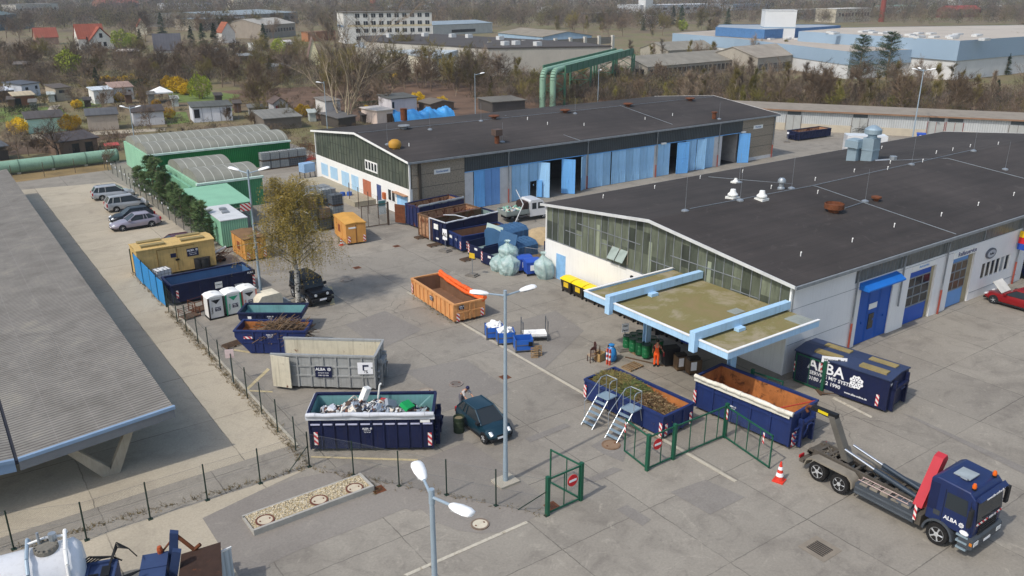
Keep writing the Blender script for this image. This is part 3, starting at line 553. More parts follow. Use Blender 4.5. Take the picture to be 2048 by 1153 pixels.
for x, dbl, red in ((15.6, 0, 0), (26, 0, 0), (37.4, 1, 1), (49, 0, 0), (57, 2, 0), (63.2, 0, 1), (75, 0, 0), (86, 1, 0)):
    for dx in ((0, 2.7) if dbl == 1 else (0,)):
        if dbl != 2:
            r = MB()
            for i in (0, 1): r.box(x+dx+i*1.2+.03, -.12, .05, x+dx+i*1.2+1.17, -.06, 2.45)
            o = r.build('garage_door', M_gdoor, t); r = MB(); r.box(x+dx-.08, -.1, 0, x+dx, -.02, 2.55); r.box(x+dx+1.17, -.14, .05, x+dx+1.23, -.05, 2.5); r.box(x+dx+2.4, -.1, 0, x+dx+2.48, -.02, 2.55); r.build('door_frame', mat('dark_red_frame', '#8a3f3a', .7) if red else mat('grey_brown_frame', '#6f6862', .7), o)
        r = MB(); r.box(x+dx+.1, -.08, 2.62, x+dx+2.3, -.02, 3.2); r.build('vent_grille', mat('grille_dark', '#4c5355', .6), t)
# ================================================================ district heating pipes
M_pipeg = mat('pipe_green', '#86a892', .6, 0, .14, .7, streak=.3, rust=.12, rs=.8); M_brg = mat('bridge_green', '#4d7a60', .65, 0, .15, .5)
t = thing('heating_pipe', 'thick pale green heating pipe running along the far left edge of the car park', 'pipe', (0, 122.0, 0)); r = MB(); r.tube((-25, -1.4, .95), (22.2, 2.4, .95), .85, n=16); r.build('pipe', M_pipeg, t, smooth=60)
for i in range(12): x = -22+i*4; y = -1.4+(x+25)*.0805; r = MB(); r.tube((x, y, .95), (x+.15, y+.012, .95), .89, n=16); r.build('pipe_ring', mat('ring_dark', '#5f7a6a', .6), t); r = MB(); r.box(x-.2, y-.5, -.02, x+.2, y+.5, .25); r.build('pipe_foot', M_kerb, t)
t = thing('pipe_bridge', 'green pipe bridge carrying two fat heating pipes over the railway', 'pipe bridge', (103.8, 134.2, 0)); ev = (Vector((157.5, 168, 0))-Vector((106.5, 135.8, 0))).normalized(); nv = Vector((-ev.y, ev.x, 0))
b0 = Vector((1.8, .9, 7.1)); off = Vector((1.5, -1.4, 0))
for s_ in (0, 1):
    o = off*s_; r = MB(); pts = [Vector((0, 0, -.1))+o, Vector((0, 0, 5.4))+o]
    for a in range(1, 7): th = a/6*pi/2; pts.append(Vector((0, 0, 5.4))+o+ev*(1.7*(1-cos(th)))+Vector((0, 0, 1.7*sin(th))))
    pts.append(pts[-1]+ev*58)
    for a, b in zip(pts[:-1], pts[1:]): r.tube(a, b, .62 if s_ < 2 else .5, n=12)
    r.build('heating_pipe', M_pipeg, t, smooth=60)
def bar(r, a, b, w): r.tube(a, b, w, n=4)
side = off+Vector((.9, -.9, 0)); st = Vector((0, 0, 7.1))+ev*3.4
for nm, oo in (('girder', side), ('girder', -side*.35)):
    a = st+oo; b = a+ev*55; q = nv*.08; r = MB(); r.add([a+q-Vector((0,0,.75)), b+q-Vector((0,0,.75)), b+q+Vector((0,0,.75)), a+q+Vector((0,0,.75)), a-q-Vector((0,0,.75)), b-q-Vector((0,0,.75)), b-q+Vector((0,0,.75)), a-q+Vector((0,0,.75))], [(0,1,2,3),(7,6,5,4),(0,4,5,1),(3,2,6,7),(0,3,7,4),(1,5,6,2)])
    for i in range(15): e = a+ev*(i*55/14); bar(r, e-nv*.12-Vector((0, 0, .8)), e-nv*.12+Vector((0, 0, .8)), .09)
    bar(r, a+Vector((0, 0, .78)), b+Vector((0, 0, .78)), .13); r.build(nm, M_brg, t)
for f in (0, 18, 36, 54.5):
    r = MB(); a = st+side+ev*f; b = st-side*.35+ev*f; a2, b2 = Vector((a.x, a.y, 0)), Vector((b.x, b.y, 0)); e2 = ev*(2.2 if f > 20 else .01)
    for q in (a2, b2, a2+e2, b2+e2): bar(r, q, q+Vector((0, 0, 6.4)), .24)
    for z in (1, 3.6): bar(r, a2+Vector((0,0,z)), b2+Vector((0,0,z+2.6)), .08); bar(r, b2+Vector((0,0,z)), a2+Vector((0,0,z+2.6)), .08); bar(r, a2+Vector((0,0,z)), a2+e2+Vector((0,0,z+2.6)), .08)
    bar(r, a2+Vector((0,0,6.3)), b2+Vector((0,0,6.3)), .2); bar(r, a2+Vector((0,0,3.5)), b2+Vector((0,0,3.5)), .1); r.build('trestle', M_brg, t)
# ================================================================ simple buildings further off
def roofm(h): return emboss('roof_'+h.strip('#'), h, 0, .9, .3, .85, .2, .3, dark=.86)
def bld(name, label, cat, a, b, D, h, hr=0, wall='#c9c4b8', roof='#5b5957', ridge='x', wins=(), oh=.25, group=None, rz0=0, ex=(), z0=0, world=None):
    """a,b: picture points of the ground line of the front wall; D depth; hr rise of the roof; ridge x|y|m (mono pitch)"""
    if world: A, B = Vector(a), Vector(b); A = Vector((*a, 0)); B = Vector((*b, 0)); d = B-A; o, rz, L = A, atan2(d.y, d.x), d.length
    else: o, rz, L = edge(a, b)
    t = thing(name, label, cat, o, rz, group); wm = mat('wall_'+wall.strip('#'), wall, .9, 0, .14, .5, streak=.25); r = MB()
    if ridge == 'y': r.prism([(0, 0), (L, 0), (L, h), (L/2, h+hr), (0, h)], 1, 0, D)
    elif ridge == 'x' and hr: r.prism([(0, 0), (D, 0), (D, h), (D/2, h+hr), (0, h)], 0, 0, L)
    elif ridge == 'm': r.prism([(0, 0), (D, 0), (D, h+hr), (0, h)], 0, 0, L)
    else: r.box(0, 0, 0, L, D, h)
    r.build('wall', wm, t); r = MB(); q = .16; e = oh
    if ridge == 'y': 
        k_ = hr/(L/2); r.prism([(-e, h-e*k_+.02), (L/2, h+hr+.02), (L+e, h-e*k_+.02), (L+e, h-e*k_+q), (L/2, h+hr+q), (-e, h-e*k_+q)], 1, -e, D+e)
    elif ridge == 'x' and hr: k_ = hr/(D/2); r.prism([(-e, h-e*k_+.02), (D/2, h+hr+.02), (D+e, h-e*k_+.02), (D+e, h-e*k_+q), (D/2, h+hr+q), (-e, h-e*k_+q)], 0, -e, L+e)
    else: k_ = hr/D; r.prism([(-e, h-e*k_+.02), (D+e, h+hr+e*k_+.02), (D+e, h+hr+e*k_+q), (-e, h-e*k_+q)], 0, -e, L+e)
    r.build('roof', roofm(roof), t)
    for w in wins:                                      # (x0,x1,z0,z1[,kind]) in fractions of L / metres, on the front
        x0, x1, za, zb = w[:4]; kd = w[4] if len(w) > 4 else 'window'; r = MB(); r.box(x0*L, -.06, za, x1*L, -.005, zb)
        r.build('window' if kd[0] != '#' and kd == 'window' else 'door' if kd == 'door' or kd[0] == '#' else kd, M_dkglass if kd == 'window' else mat('door_'+kd.strip('#'), kd, .7) if kd[0] == '#' else mat('door_brown', '#5a4636', .7), t)
    return t
SH = 'allotment sheds'
bld('garden_shed', 'mint green allotment shed under dark felt roof with yellow bushes at both ends', 'shed', (59, 268), (133, 262), 5, 2.3, .5, '#a9cbbd', '#4f4a48', 'm', group=SH)
bld('garden_shed', 'beige allotment shed with slate grey roof beside a brown fence', 'shed', (178, 263), (239, 259), 4.5, 2.5, .5, '#a99d90', '#58595b', 'm', group=SH)
bld('garden_shed', 'white garage with dark roof and bare tree in front, in the allotments', 'shed', (269, 253), (330, 249), 4.5, 2.3, .5, '#c9c9cc', '#4c4542', 'm', group=SH)
bld('garden_shed', 'white panelled garden house with dark window and grey felt roof', 'garden house', (388, 246), (466, 241), 5, 2.6, .3, '#d7d9df', '#5a5c58', 'm', [(.03, .17, .8, 2.3), (.86, .97, 1.7, 2.3)], group=SH)
o_ = bpy.data.objects['garden_shed.003']
for i in range(1, 6): r = MB(); r.box(i*1.55, -.04, 0, i*1.55+.05, -.005, 2.6); r.build('cover_strip', mat('strip_grey', '#6d7078', .7), o_)
bld('caravan_shed', 'white caravan like garden house with rounded pale roof and one window', 'garden house', (191, 209), (228, 206), 3.6, 2.7, .3, '#dcdcd9', '#c3cbd0', 'm', [(.35, .55, 1.1, 2.1)], group=SH)
bld('garden_shed', 'long white garden house with grey and orange roof behind the caravan shaped one', 'garden house', (228, 202), (269, 199), 4, 2.6, .7, '#cdcbc6', '#9c8478', 'm', [(.75, .88, .1, 2.1, 'door')], group=SH)
bld('garden_shed', 'beige garden house with row of small windows and grey brown roof', 'garden house', (115, 203), (145, 200), 4.5, 2.6, .4, '#a89c8a', '#5d5650', 'm', [(.2, .4, 1.6, 2.2), (.42, .6, 1.6, 2.2), (.62, .82, 1.6, 2.2)], group=SH)
bld('garden_shed', 'white and blue garden house at the left with slate grey flat roof', 'garden house', (47, 196), (82, 191), 5, 2.7, .3, '#c9ced6', '#565b62', 'm', [(.2, .35, 1.5, 2.1), (.75, .88, 1.5, 2.2)], group=SH)
bld('garden_shed', 'garden house with nearly white metal roof at the left edge', 'garden house', (-10, 207), (32, 203), 5, 2.3, .3, '#6b635c', '#cfd4da', 'm', group=SH)
bld('garden_shed', 'red brown timber shed with beige roof and open dark front', 'shed', (32, 216), (73, 213), 4.5, 2.2, .3, '#7d5440', '#b5a78d', 'm', [(.02, .3, 0, 1.8)], group=SH)
bld('garden_shed', 'low dark roofed shed with two dark openings just above the heating pipe', 'shed', (122, 313), (198, 302), 4, 1.9, .6, '#7a6657', '#4c4748', 'm', [(.32, .5, 0, 1.5), (.66, .86, 0, 1.5)], group=SH)
bld('rain_box', 'small red roofed box beside the heating pipe', 'box', (215, 303), (237, 301), 1.2, .7, .1, '#8a5a4c', '#b0504a', 'm', group=SH)
bld('garden_shed', 'dark shed with grey roof cut by the left picture edge', 'shed', (-20, 324), (19, 319), 3, 1.8, .3, '#4a4440', '#555a60', 'm', group=SH)
bld('garden_shed', 'small grey hut with red gable trim and dark roof behind the green shed', 'shed', (549, 234), (578, 232), 4, 2.4, .9, '#b2b1b3', '#5c4f4a', 'y', [(.15, .4, 0, 2, '#7a2b2b')], group=SH)
bld('garden_shed', 'open black roofed shelter with yellow canoe inside', 'shed', (512, 236), (536, 234), 3, 1.6, .2, '#3a3634', '#474747', 'm', [(.2, .9, .1, .7, '#c6a52e')], group=SH)
bld('garden_shed', 'wide low shed with worn grey felt roof just behind the green barrel roofs', 'shed', (530, 262), (604, 256), 7, 1.9, .5, '#6f675e', '#7b7a74', 'm', group=SH)
bld('garden_shed', 'white weekend house with grey roof and grey garden frame left of two yellow bushes', 'garden house', (784, 227), (834, 222), 5, 2.6, .3, '#cfccd0', '#5f605c', 'm', [(.02, .1, .2, 2.1)], group=SH)
bld('garden_shed', 'small white hut partly hidden by the big bare tree', 'garden house', (653, 232), (682, 229), 4, 2.6, .3, '#cfcdc9', '#7d7770', 'm', group=SH)
bld('garden_shed', 'low dark shed with one white roof sheet beside the back hall gable', 'shed', (678, 257), (712, 252), 5, 1.6, .4, '#4c4640', '#666462', 'm', group=SH)
bld('garden_shed', 'pink white flat garage at the end of the blue tarpaulin', 'garage', (755, 250), (787, 246), 5, 2.3, .1, '#d8c6bb', '#cfc6bd', 'm', [(.6, .95, .2, 1.7, 'door')], group=SH)
bld('garden_shed', 'flat dark roofed shelter left of the green pipe bends', 'shed', (985, 226), (1050, 221), 6, 1.9, .2, '#4f4a46', '#6c6860', 'm', group=SH)
bld('garden_shed', 'low brown roofed hut between the blue tarpaulin and a yellow bush', 'shed', (862, 224), (908, 220), 5, 1.4, .5, '#6a5c50', '#6e665c', 'y', group=SH)
for q in [((330, 118), (352, 117), '#d8d6d2', '#57534f', 'white hut below the dark evergreens'), ((425, 113), (440, 112), '#d5d3cf', '#8d8a86', 'white hut with window below the evergreens'), ((508, 103), (526, 102), '#d2d4d0', '#b9bdb9', 'white garden hut with pale roof near a dark fir'), ((575, 97), (592, 96), '#d0cec9', '#bdb9b4', 'pale slanted garage near the grey gabled hall'),
          ((235, 118), (280, 117), '#6b5850', '#b3aaa2', 'brown garden hut with whitish roof below the red gabled house'), ((480, 128), (505, 127), '#5d5249', '#8a8f90', 'dark garden hut with pale roof in the middle allotments'), ((545, 152), (580, 150), '#8a8a88', '#9a9c9c', 'grey greenhouse like hut in the upper allotments'), ((30, 147), (60, 146), '#5f534a', '#6d6660', 'brown hut in the scrub at the far left'), ((400, 128), (430, 127), '#7a6e66', '#55504e', 'dark hut near the slate roofed house')]:
    bld('garden_shed', q[4], 'shed', q[0], q[1], 4, 2.3, .4, q[2], q[3], 'm', group=SH)
# blue tarpaulin over the long heap
o, rz, L = edge((790, 248), (911, 236)); V = []; Fc = []; n, m_ = 60, 10
for i in range(n+1):
    for j in range(m_+1):
        u, w = i/n, j/m_; V.append((u*L, w*3.2, max(0, sin(pi*w)**.6*(1.7+.35*sin(u*23)+.2*sin(u*57+w*9))+R.uniform(-.12, .12)*(0 < j < m_))))
for i in range(n):
    for j in range(m_): a = i*(m_+1)+j; Fc.append((a, a+m_+1, a+m_+2, a+1))
g = MB(); g.add(V, Fc); g.f = [list(reversed(f)) if False else f for f in g.f]
tag(g.build('tarpaulin', mat('bright_blue_tarp', '#4b9fe0', .45, 0, .15, .5), loc=o, rz=rz, smooth=80), 'bright blue wrinkled tarpaulin over a long heap behind the back hall', 'tarpaulin')
# white garden pavilion
t = thing('garden_pavilion', 'white pointed garden pavilion tent among the yellow bushes', 'pavilion', P(324, 203)); g = MB(); g.add([(-2, -2, 2.0), (2, -2, 2.0), (2, 2, 2.0), (-2, 2, 2.0), (0, 0, 3.1), (-2, -2, 1.75), (2, -2, 1.75), (2, 2, 1.75), (-2, 2, 1.75)], [(0, 1, 4), (1, 2, 4), (2, 3, 4), (3, 0, 4), (5, 6, 1, 0), (6, 7, 2, 1), (7, 8, 3, 2), (8, 5, 0, 3)]); g.build('canvas', M_trimw, t)
for x in (-1.9, 1.9):
    for y in (-1.9, 1.9): g = MB(); g.tube((x, y, 0), (x, y, 1.9), .05); g.build('pole', M_trimw, t)
for i in range(12):
    px, py = ((18, 218), (62, 226), (98, 205), (170, 215), (252, 208), (298, 209), (345, 214), (432, 205), (470, 226), (500, 238), (620, 244), (725, 246))[i]
    bld('garden_shed', ('small brown hut', 'grey tool hut', 'pale greenhouse', 'dark compost shed')[i % 4]+' '+('at the left border of the gardens', 'beside the red brown shed', 'left of the beige windowed house', 'in front of the caravan shaped house', 'below the long garden house', 'left of the white pavilion', 'on the lawn right of the pavilion', 'above the white panelled house', 'right of the white panelled house', 'behind the long green shed roof', 'right of the grey hut', 'between the bare tree and the pink garage')[i], 'shed', (px, py), (px+13, py-.7), 2, (1.7, 1.9, 1.5, 1.3)[i % 4], .3, ('#6b5444', '#8b8a86', '#b5bcb6', '#4b433c')[i % 4], ('#57504b', '#6b6a66', '#a9b0ab', '#4a4542')[i % 4], 'm', group=SH)
# houses
bld('house', 'low house with bright red tiled roof at the far left', 'house', (74, 90.5), (119, 89), 7, 3, 3.6, '#9b7d6b', '#93503f', 'x', group='houses beyond the allotments')
t = bld('house', 'white gabled house with red tiled roof and white fronted dormer wing', 'house', (160, 100.5), (214, 98.5), 8, 4.2, 5, '#dcd9d2', '#93503d', 'x', group='houses beyond the allotments')
r = MB(); r.prism([(3.6, 0), (11.8, 0), (11.8, 3.2), (7.7, 7.8), (3.6, 3.2)], 1, -2.5, 4); r.build('gable_wing', mat('wing_white', '#dddbd5', .9), t); r = MB(); r.prism([(3.1, 3.0), (7.7, 8.1), (12.3, 3.0), (12.3, 3.3), (7.7, 8.45), (3.1, 3.3)], 1, -2.9, 4); r.build('wing_roof', roofm('#93503d'), t)
for q in ((7.1, 4.4), (6.2, 1.2), (8.2, 1.2)): r = MB(); r.box(q[0], -2.56, q[1], q[0]+1.1, -2.505, q[1]+1.6); r.build('window', M_dkglass, t)
r = MB(); r.box(11.9, -2.6, 0, 16, 0, 2.4); r.build('veranda', mat('veranda_grey', '#a5a3a0', .8), t)
bld('house', 'cream gabled house with orange red roof right of a yellow green tree', 'house', (277, 70), (295, 69.6), 7, 4, 3.5, '#d6cdb5', '#91543f', 'y', group='houses beyond the allotments')
bld('house', 'house with broad dark slate roof and cream gable', 'house', (312, 120), (366, 118.5), 8, 3, 5, '#d3ccb6', '#56565c', 'x', [(.1, .7, 2.2, 2.9, '#e6e4de')], group='houses beyond the allotments')
bld('house', 'house with orange roof half hidden by dark evergreens', 'house', (446, 87), (472, 86), 7, 4.5, 4, '#cfcac4', '#95583f', 'y', group='houses beyond the allotments')
bld('house', 'house with pointed white and yellow gable behind the big bare tree', 'house', (618, 131), (640, 130.5), 9, 2.5, 5.5, '#d8d2ae', '#7a665c', 'y', group='houses beyond the allotments')
# white office block
o, rz, L = edge((690, 88), (865, 84)); t = thing('office_block', 'white four storey panel office block with rows of dark windows', 'building', o, rz); Hh = 12.5
r = MB(); r.box(0, 0, 0, L, 14, Hh); r.build('wall', mat('office_white', '#d9d8d3', .9, 0, .06, .2, streak=.2), t); r = MB(); r.box(-.3, -.3, Hh, L+.3, 14.3, Hh+.35); r.build('roof', mat('office_roof', '#6b655c', .9), t)
r = MB(); r.box(1.5, -.05, 6.75, L-.2, -.01, 7.7); r.build('beige_band', mat('beige_band', '#d3c6a6', .9), t); r = MB(); r.box(-.05, .3, 6.6, -.01, 13.7, 7.4); r.build('blue_band', mat('blue_band', '#6d8aa6', .9), t)
for f in range(4):
    for i in range(10): x = L*(.13+.088*i); r = MB(); r.box(x, -.08, 1.3+3.1*f, x+L*.047, -.052, 2.9+3.1*f); w = r.build('window', M_dkglass, t); r = MB(); r.box(x+L*.0225, -.1, 1.3+3.1*f, x+L*.0245, -.081, 2.9+3.1*f); r.build('window_frame', M_trimw, w)
# dark roofed factory and its pale lean-to roof
def quadbld(name, label, cat, pts, h, wall, roof, zb=None):
    """flat roofed block from its roof corners (picture points at height h)"""
    W_ = [P(*q, h) for q in pts]; o = sum(W_, Vector())/len(W_); o.z = 0; t = thing(name, label, cat, o); pl = [((w-o).x, (w-o).y) for w in W_]
    a = sum(pl[i][0]*pl[(i+1) % len(pl)][1]-pl[(i+1) % len(pl)][0]*pl[i][1] for i in range(len(pl)))
    if a < 0: pl.reverse()
    r = MB(); r.prism(pl, 2, 0, h-.3); r.build('wall', mat('wall_'+wall.strip('#'), wall, .9, 0, .1, .2, streak=.15), t); cx = [(x*1.006, y*1.006) for x, y in pl]; r = MB(); r.prism(cx, 2, h-.3, h); r.build('roof', mat('flat_'+roof.strip('#'), roof, .9, 0, .15, .08, world=True), t); return t, pl
t, pl = quadbld('factory_hall', 'wide factory hall with dark flat roof and grey concrete pillars behind the pipe bridge', 'building', [(975, 96), (1222, 92), (1150, 84), (870, 68), (722, 72), (735, 82)], 7.5, '#b3aea4', '#4d4845')
A, B = P(978, 137), P(1222, 117); o, rz, L = A-t.location, atan2((B-A).y, (B-A).x), (B-A).length
sub = []
for i in range(9): q = Vector((cos(rz), sin(rz), 0))*(i*L/8); nn = Vector((sin(rz), -cos(rz), 0))*.4; r = MB(); c_ = o+q+nn; r.box(-.55, -.4, 0, .55, .4, 7.6); r.build('pillar', mat('pillar_pale', '#c9c5bb', .9), t, loc=c_, rz=rz)
for i in range(8):
    q = Vector((cos(rz), sin(rz), 0))*((i+.5)*L/8); nn = Vector((sin(rz), -cos(rz), 0)); c_ = o+q+nn*.1; w = L/8-1.2
    r = MB(); r.box(-w/2, -.1, 4.9, w/2, .1, 7.1); r.build('upper_panel', emboss('panel_brown_grey', '#8d867b', 2, .55, .3, .9, .12), t, loc=c_, rz=rz)
    if i < 5:
        r = MB()
        for j in range(4): r.box(-w/2+j*w/4+.3, -.16, 3.3, -w/2+(j+1)*w/4-.1, -.1, 4.5)
        r.build('window', M_dkglass, t, loc=c_, rz=rz)
    r = MB(); r.box(-w/2, -.08, 0, w/2, .06, 3.1 if i < 5 else 4.4); r.build('lower_panel', mat('panel_pale', '#c4c2bd', .9, 0, .1, .3) if i < 6 else mat('panel_rust', '#86695a', .9), t, loc=c_, rz=rz)
for q in ((780, 75), (905, 75), (938, 76), (1010, 91), (1032, 90), (1075, 92), (1000, 80), (850, 73)): p = P(*q, 7.5)-t.location; r = MB(); r.box(p.x-.9, p.y-.9, 7.4, p.x+.9, p.y+.9, 8.6); r.build('roof_light', M_trim, t)
V = [P(738, 77, 6.8), P(926, 97, 6.8), P(921, 111, 5), P(866, 116, 5), P(709, 92, 5)]; o = V[0].copy(); o.z = 0
t = thing('lean_to_hall', 'long lean-to hall with smooth pale grey blue roof in front of the dark factory roof', 'building', o); r = MB(); D = Vector((0, 0, .3)); n = 5
r.add([v_-o for v_ in V]+[v_-o-D for v_ in V], [(4, 3, 2, 1, 0), (5, 6, 7, 8, 9)]+[(i, (i+1) % 5, (i+1) % 5+5, i+5) for i in range(5)]); r.build('roof', mat('pale_blue_grey_roof', '#a9b4bb', .6, 0, .06, .1), t)
F0 = lambda v_: Vector((*(v_-o)[:2], 0)); r = MB(); c_ = sum(V, Vector())/5
W5 = [(v_-o-D)+(c_-v_)*.02 for v_ in V]
for i, j in ((4, 3), (3, 2), (2, 1), (0, 4)): r.quad(F0(V[i]), F0(V[j]), W5[j], W5[i])
r.build('wall', mat('wall_cream', '#cbc5b3', .9, 0, .12, .3), t)
# pale blue gabled hall, far low halls
bld('blue_hall', 'pale blue gabled hall with brownish roof behind the dark factory', 'building', None or (190, 246), (211, 243.5), 34, 6, 1.6, '#94adc2', '#8d8577', 'y', world=1)
bld('white_annex', 'white annex with small windows in front of the pale blue hall', 'building', (194.5, 243.6), (209, 242), 1.2, 4, .1, '#c9c7c0', '#a3a29c', 'm', [(.05, .1, 2.2, 3.2), (.15, .2, .3, 1), (.35, .4, .3, 1), (.55, .6, .3, 1), (.75, .8, .3, 1)], world=1)
bld('far_hall', 'low pale hall with bluish roof right of the white office block', 'building', (866, 72), (985, 66), 26, 5, 1.2, '#b9bab6', '#8f9da6', 'x', [(.3, .7, 1, 2.5)])
# long grey sheds by the railway
def longshed(label, pa, pb, W_, h, hr, roof='#8a857a'):
    return bld('long_shed', label, 'shed', pa, pb, W_, h, hr, '#a39c90', roof, 'x', [(.02+.048*i, .02+.048*i+.034, .9, 2.5) for i in range(20)], group='long grey sheds beyond the railway')
t = longshed('long grey shed with white gable and blue windows right of the pipe bridge', (1294, 160), (1478, 142), 15, 3.2, 2.2)
r = MB()
for i in range(7): r.box(-.06, 1.2+i*1.8, 1, -.005, 2.5+i*1.8, 2.5)
r.build('gable_window', M_dkglass, t)
longshed('grey shed with worn pale roof and lattice windows, right of its neighbours', (1513, 148), (1692, 128), 17, 4.2, 2.6, '#9a9184'); longshed('grey shed with small pale gable behind the other two', (1335, 122), (1512, 112), 14, 3.2, 2.2)
# big blue white factory on the right
t, pl = quadbld('blue_factory', 'sprawling flat roofed factory with pale blue upper band and white base', 'building', [(1347, 67), (1470, 77), (1700, 104), (1920, 96), (1870, 77), (1445, 60)], 7, '#cfd0cf', '#aea498')
M_bband = mat('factory_blue', '#93a9bd', .7, 0, .06, .1); n = len(pl)
def band(t, pl, z0, z1, m, k_=1.0085, name='blue_band'):
    r = MB(); q = [(x*k_, y*k_) for x, y in pl]
    for i in range(len(q)): a, b = q[i], q[(i+1) % len(q)]; r.quad((*a, z0), (*b, z0), (*b, z1), (*a, z1))
    r.build(name, m, t)
band(t, pl, 3.6, 7.05, M_bband)
t2, pl2 = quadbld('blue_factory', 'taller pale blue factory block with white roof lights at the far right', 'building', [(1600, 63), (1920, 82), (2200, 64), (2100, 50), (1690, 56)], 10, '#cfd0cf', '#b3aa9e'); band(t2, pl2, 5.0, 10.05, M_bband)
for i in range(26):
    q = (R.uniform(1640, 1990), 0); px = q[0]; py = 62+(px-1640)*.035+R.uniform(-2, 8); p = P(px, py, 10)-t2.location; r = MB(); r.box(p.x-1.6, p.y-.8, 9.9, p.x+1.6, p.y+.8, 10.5); r.build('roof_light', M_trim, t2)
for i in range(24):
    px = R.uniform(1390, 1840); py = 67+(px-1390)*.05+R.uniform(-2, 5); p = P(px, py, 7)-t.location; r = MB(); r.box(p.x-1.2, p.y-.6, 6.9, p.x+1.2, p.y+.6, 7.4); r.build('roof_light', M_trim, t)
t3, pl3 = quadbld('blue_office', 'low deep blue office wing with window strip behind the pale factory', 'building', [(1433, 55), (1530, 60), (1620, 56), (1680, 52), (1640, 50), (1440, 50)], 10, '#c9cdd2', '#9aa3ab'); band(t3, pl3, 7.2, 10.1, mat('deep_blue_band', '#4e78a8', .6), 1.012); band(t3, pl3, 5.2, 6.6, M_dkglass, 1.01, 'window_strip')
o = P(1553, 76, 7); o.z = 0; t4 = thing('white_tower', 'white cube tower standing on the blue and white factory', 'building', o, -.75)
r = MB(); r.box(-5, -4, 6.5, 5, 4, 15.6); r.build('shaft', mat('tower_white', '#d8dadb', .9, 0, .05, .2), t4); r = MB(); r.box(-5.1, -4.1, 15.6, 5.1, 4.1, 15.9); r.build('roof', M_trim, t4); r = MB(); r.box(-5.05, -4.05, 10.2, 5.05, 4.05, 10.6); r.build('band', mat('factory_blue', '#7d9cb9'), t4)
r = MB(); A = P(1852, 140); B = P(1945, 132); d = (B-A); t = thing('loading_bay', 'dark loading bay under a white canopy roof at the blue factory', 'loading bay', A, atan2(d.y, d.x)); L = d.length
r.box(0, 0, 4.2, L, 8, 4.6); r.build('canopy_roof', M_trimw, t); r = MB(); r.box(.5, 4, 0, L-.5, 4.3, 4.2); r.build('bay_wall', mat('bay_dark', '#4d4f52', .8), t)
for i in range(5): r = MB(); r.box(i*(L-.4)/4, .1, 0, i*(L-.4)/4+.4, .5, 4.2); r.build('column', M_trim, t)
A = P(1947, 135); B = P(1995, 128); d = B-A; t = thing('factory_entrance', 'glazed white framed entrance front right of the loading bay', 'entrance', A, atan2(d.y, d.x)); L = d.length
for i in range(3): r = MB(); r.box(i*L/3+.4, -.1, .3, (i+1)*L/3-.4, .1, 6); r.build('window', M_dkglass, t); 
r = MB(); r.box(0, .11, 0, L, .5, 7); r.build('wall', mat('wall_pale', '#c9c9c6', .9), t)
# small far buildings seen as strips among the woods
FB = [((400, 62), (500, 56), 18, 6, 0, '#a8a08f', '#8c9499', 'flat grey industrial hall with beige front in the far left'), ((455, 57), (597, 47), 60, 7, 1.5, '#7d7a74', '#8d989d', 'large far hall with wide grey blue roof'), ((528, 78), (592, 72), 22, 6, 2.5, '#9a9084', '#aba79e', 'grey gabled hall left of the white office block'),
      ((617, 84), (672, 80), 4, 4, .2, '#a3704f', '#8d6e58', 'orange brown brick wall building near the office block'), ((0, 62), (38, 58), 30, 8, 3, '#5d6f74', '#67797c', 'dark teal hall at the far left edge'), ((36, 37), (120, 33), 12, 10, 0, '#c0bcb4', '#8d8a86', 'pale four storey slab far off at the upper left'), ((40, 58), (70, 55), 10, 6, 0, '#bdb49a', '#8d8778', 'beige house below the pale slab'),
      ((205, 24), (280, 22), 14, 8, 4, '#86604f', '#925644', 'far row of houses with red roofs left of the big far hall'), ((300, 14), (415, 12), 16, 10, 4, '#8f6657', '#95564a', 'long far building with red roof near the top edge'), ((330, 22), (425, 20), 14, 7, 0, '#c9ccd0', '#9aa3ab', 'pale far hall below the long red roof'), ((470, 16), (570, 14), 14, 9, 0, '#cfc7ad', '#a8a496', 'cream far block at the top left'),
      ((780, 22), (880, 21), 10, 5, 0, '#c7ccd4', '#b5bac2', 'white far shed in the woods above the office block'), ((1075, 25), (1105, 25), 10, 5, 0, '#d0d0cd', '#c2c2bf', 'tiny white roof in the far woods'), ((1175, 46), (1262, 42), 12, 6, 0, '#6f6b6b', '#8f9094', 'dark far depot with pale roof edge'), ((1280, 30), (1445, 26), 30, 8, 0, '#bfc4ca', '#d3d6d8', 'wide white roofed far hall at upper right'), ((1440, 13), (1525, 11), 12, 8, 0, '#b9bec4', '#cfd3d6', 'far white slab with window strip at the top'),
      ((1465, 22), (1540, 20), 20, 6, 0, '#8b9298', '#7d8a96', 'slate blue far roof below the white slab'), ((1585, 40), (1670, 37), 16, 7, 0, '#a39d94', '#9c9890', 'grey far factory row behind the white tower'), ((1670, 46), (1740, 43), 16, 9, 0, '#bfb8a6', '#d2d0c8', 'cream far building with white roof'), ((1768, 28), (1830, 26), 14, 7, 0, '#b5bdb8', '#8fb3a2', 'far hall with greenish roof at the upper right'), ((1900, 36), (1960, 34), 12, 6, 3, '#7f4039', '#963f37', 'far barn with bright red roof'), ((1905, 28), (2048, 24), 14, 6, 0, '#9a8d80', '#a89c8e', 'long brownish far roof at the upper right edge'), ((1910, 13), (1955, 12), 12, 16, 0, '#c4c4c4', '#b0b0b0', 'far pale tower block at the top right'), ((1296, 48), (1330, 46), 8, 5, 0, '#d0d2d4', '#c8cacc', 'small white far hut in the right woods')]
for a, b, D, h, hr, w, rf, lab in FB: bld('far_building', lab, 'building', a, b, D, h, hr, w, rf, 'x', [(.08+.09*i, .13+.09*i, h*.45, h*.7) for i in range(10)] if h > 5 else (), group='buildings far behind the woods')
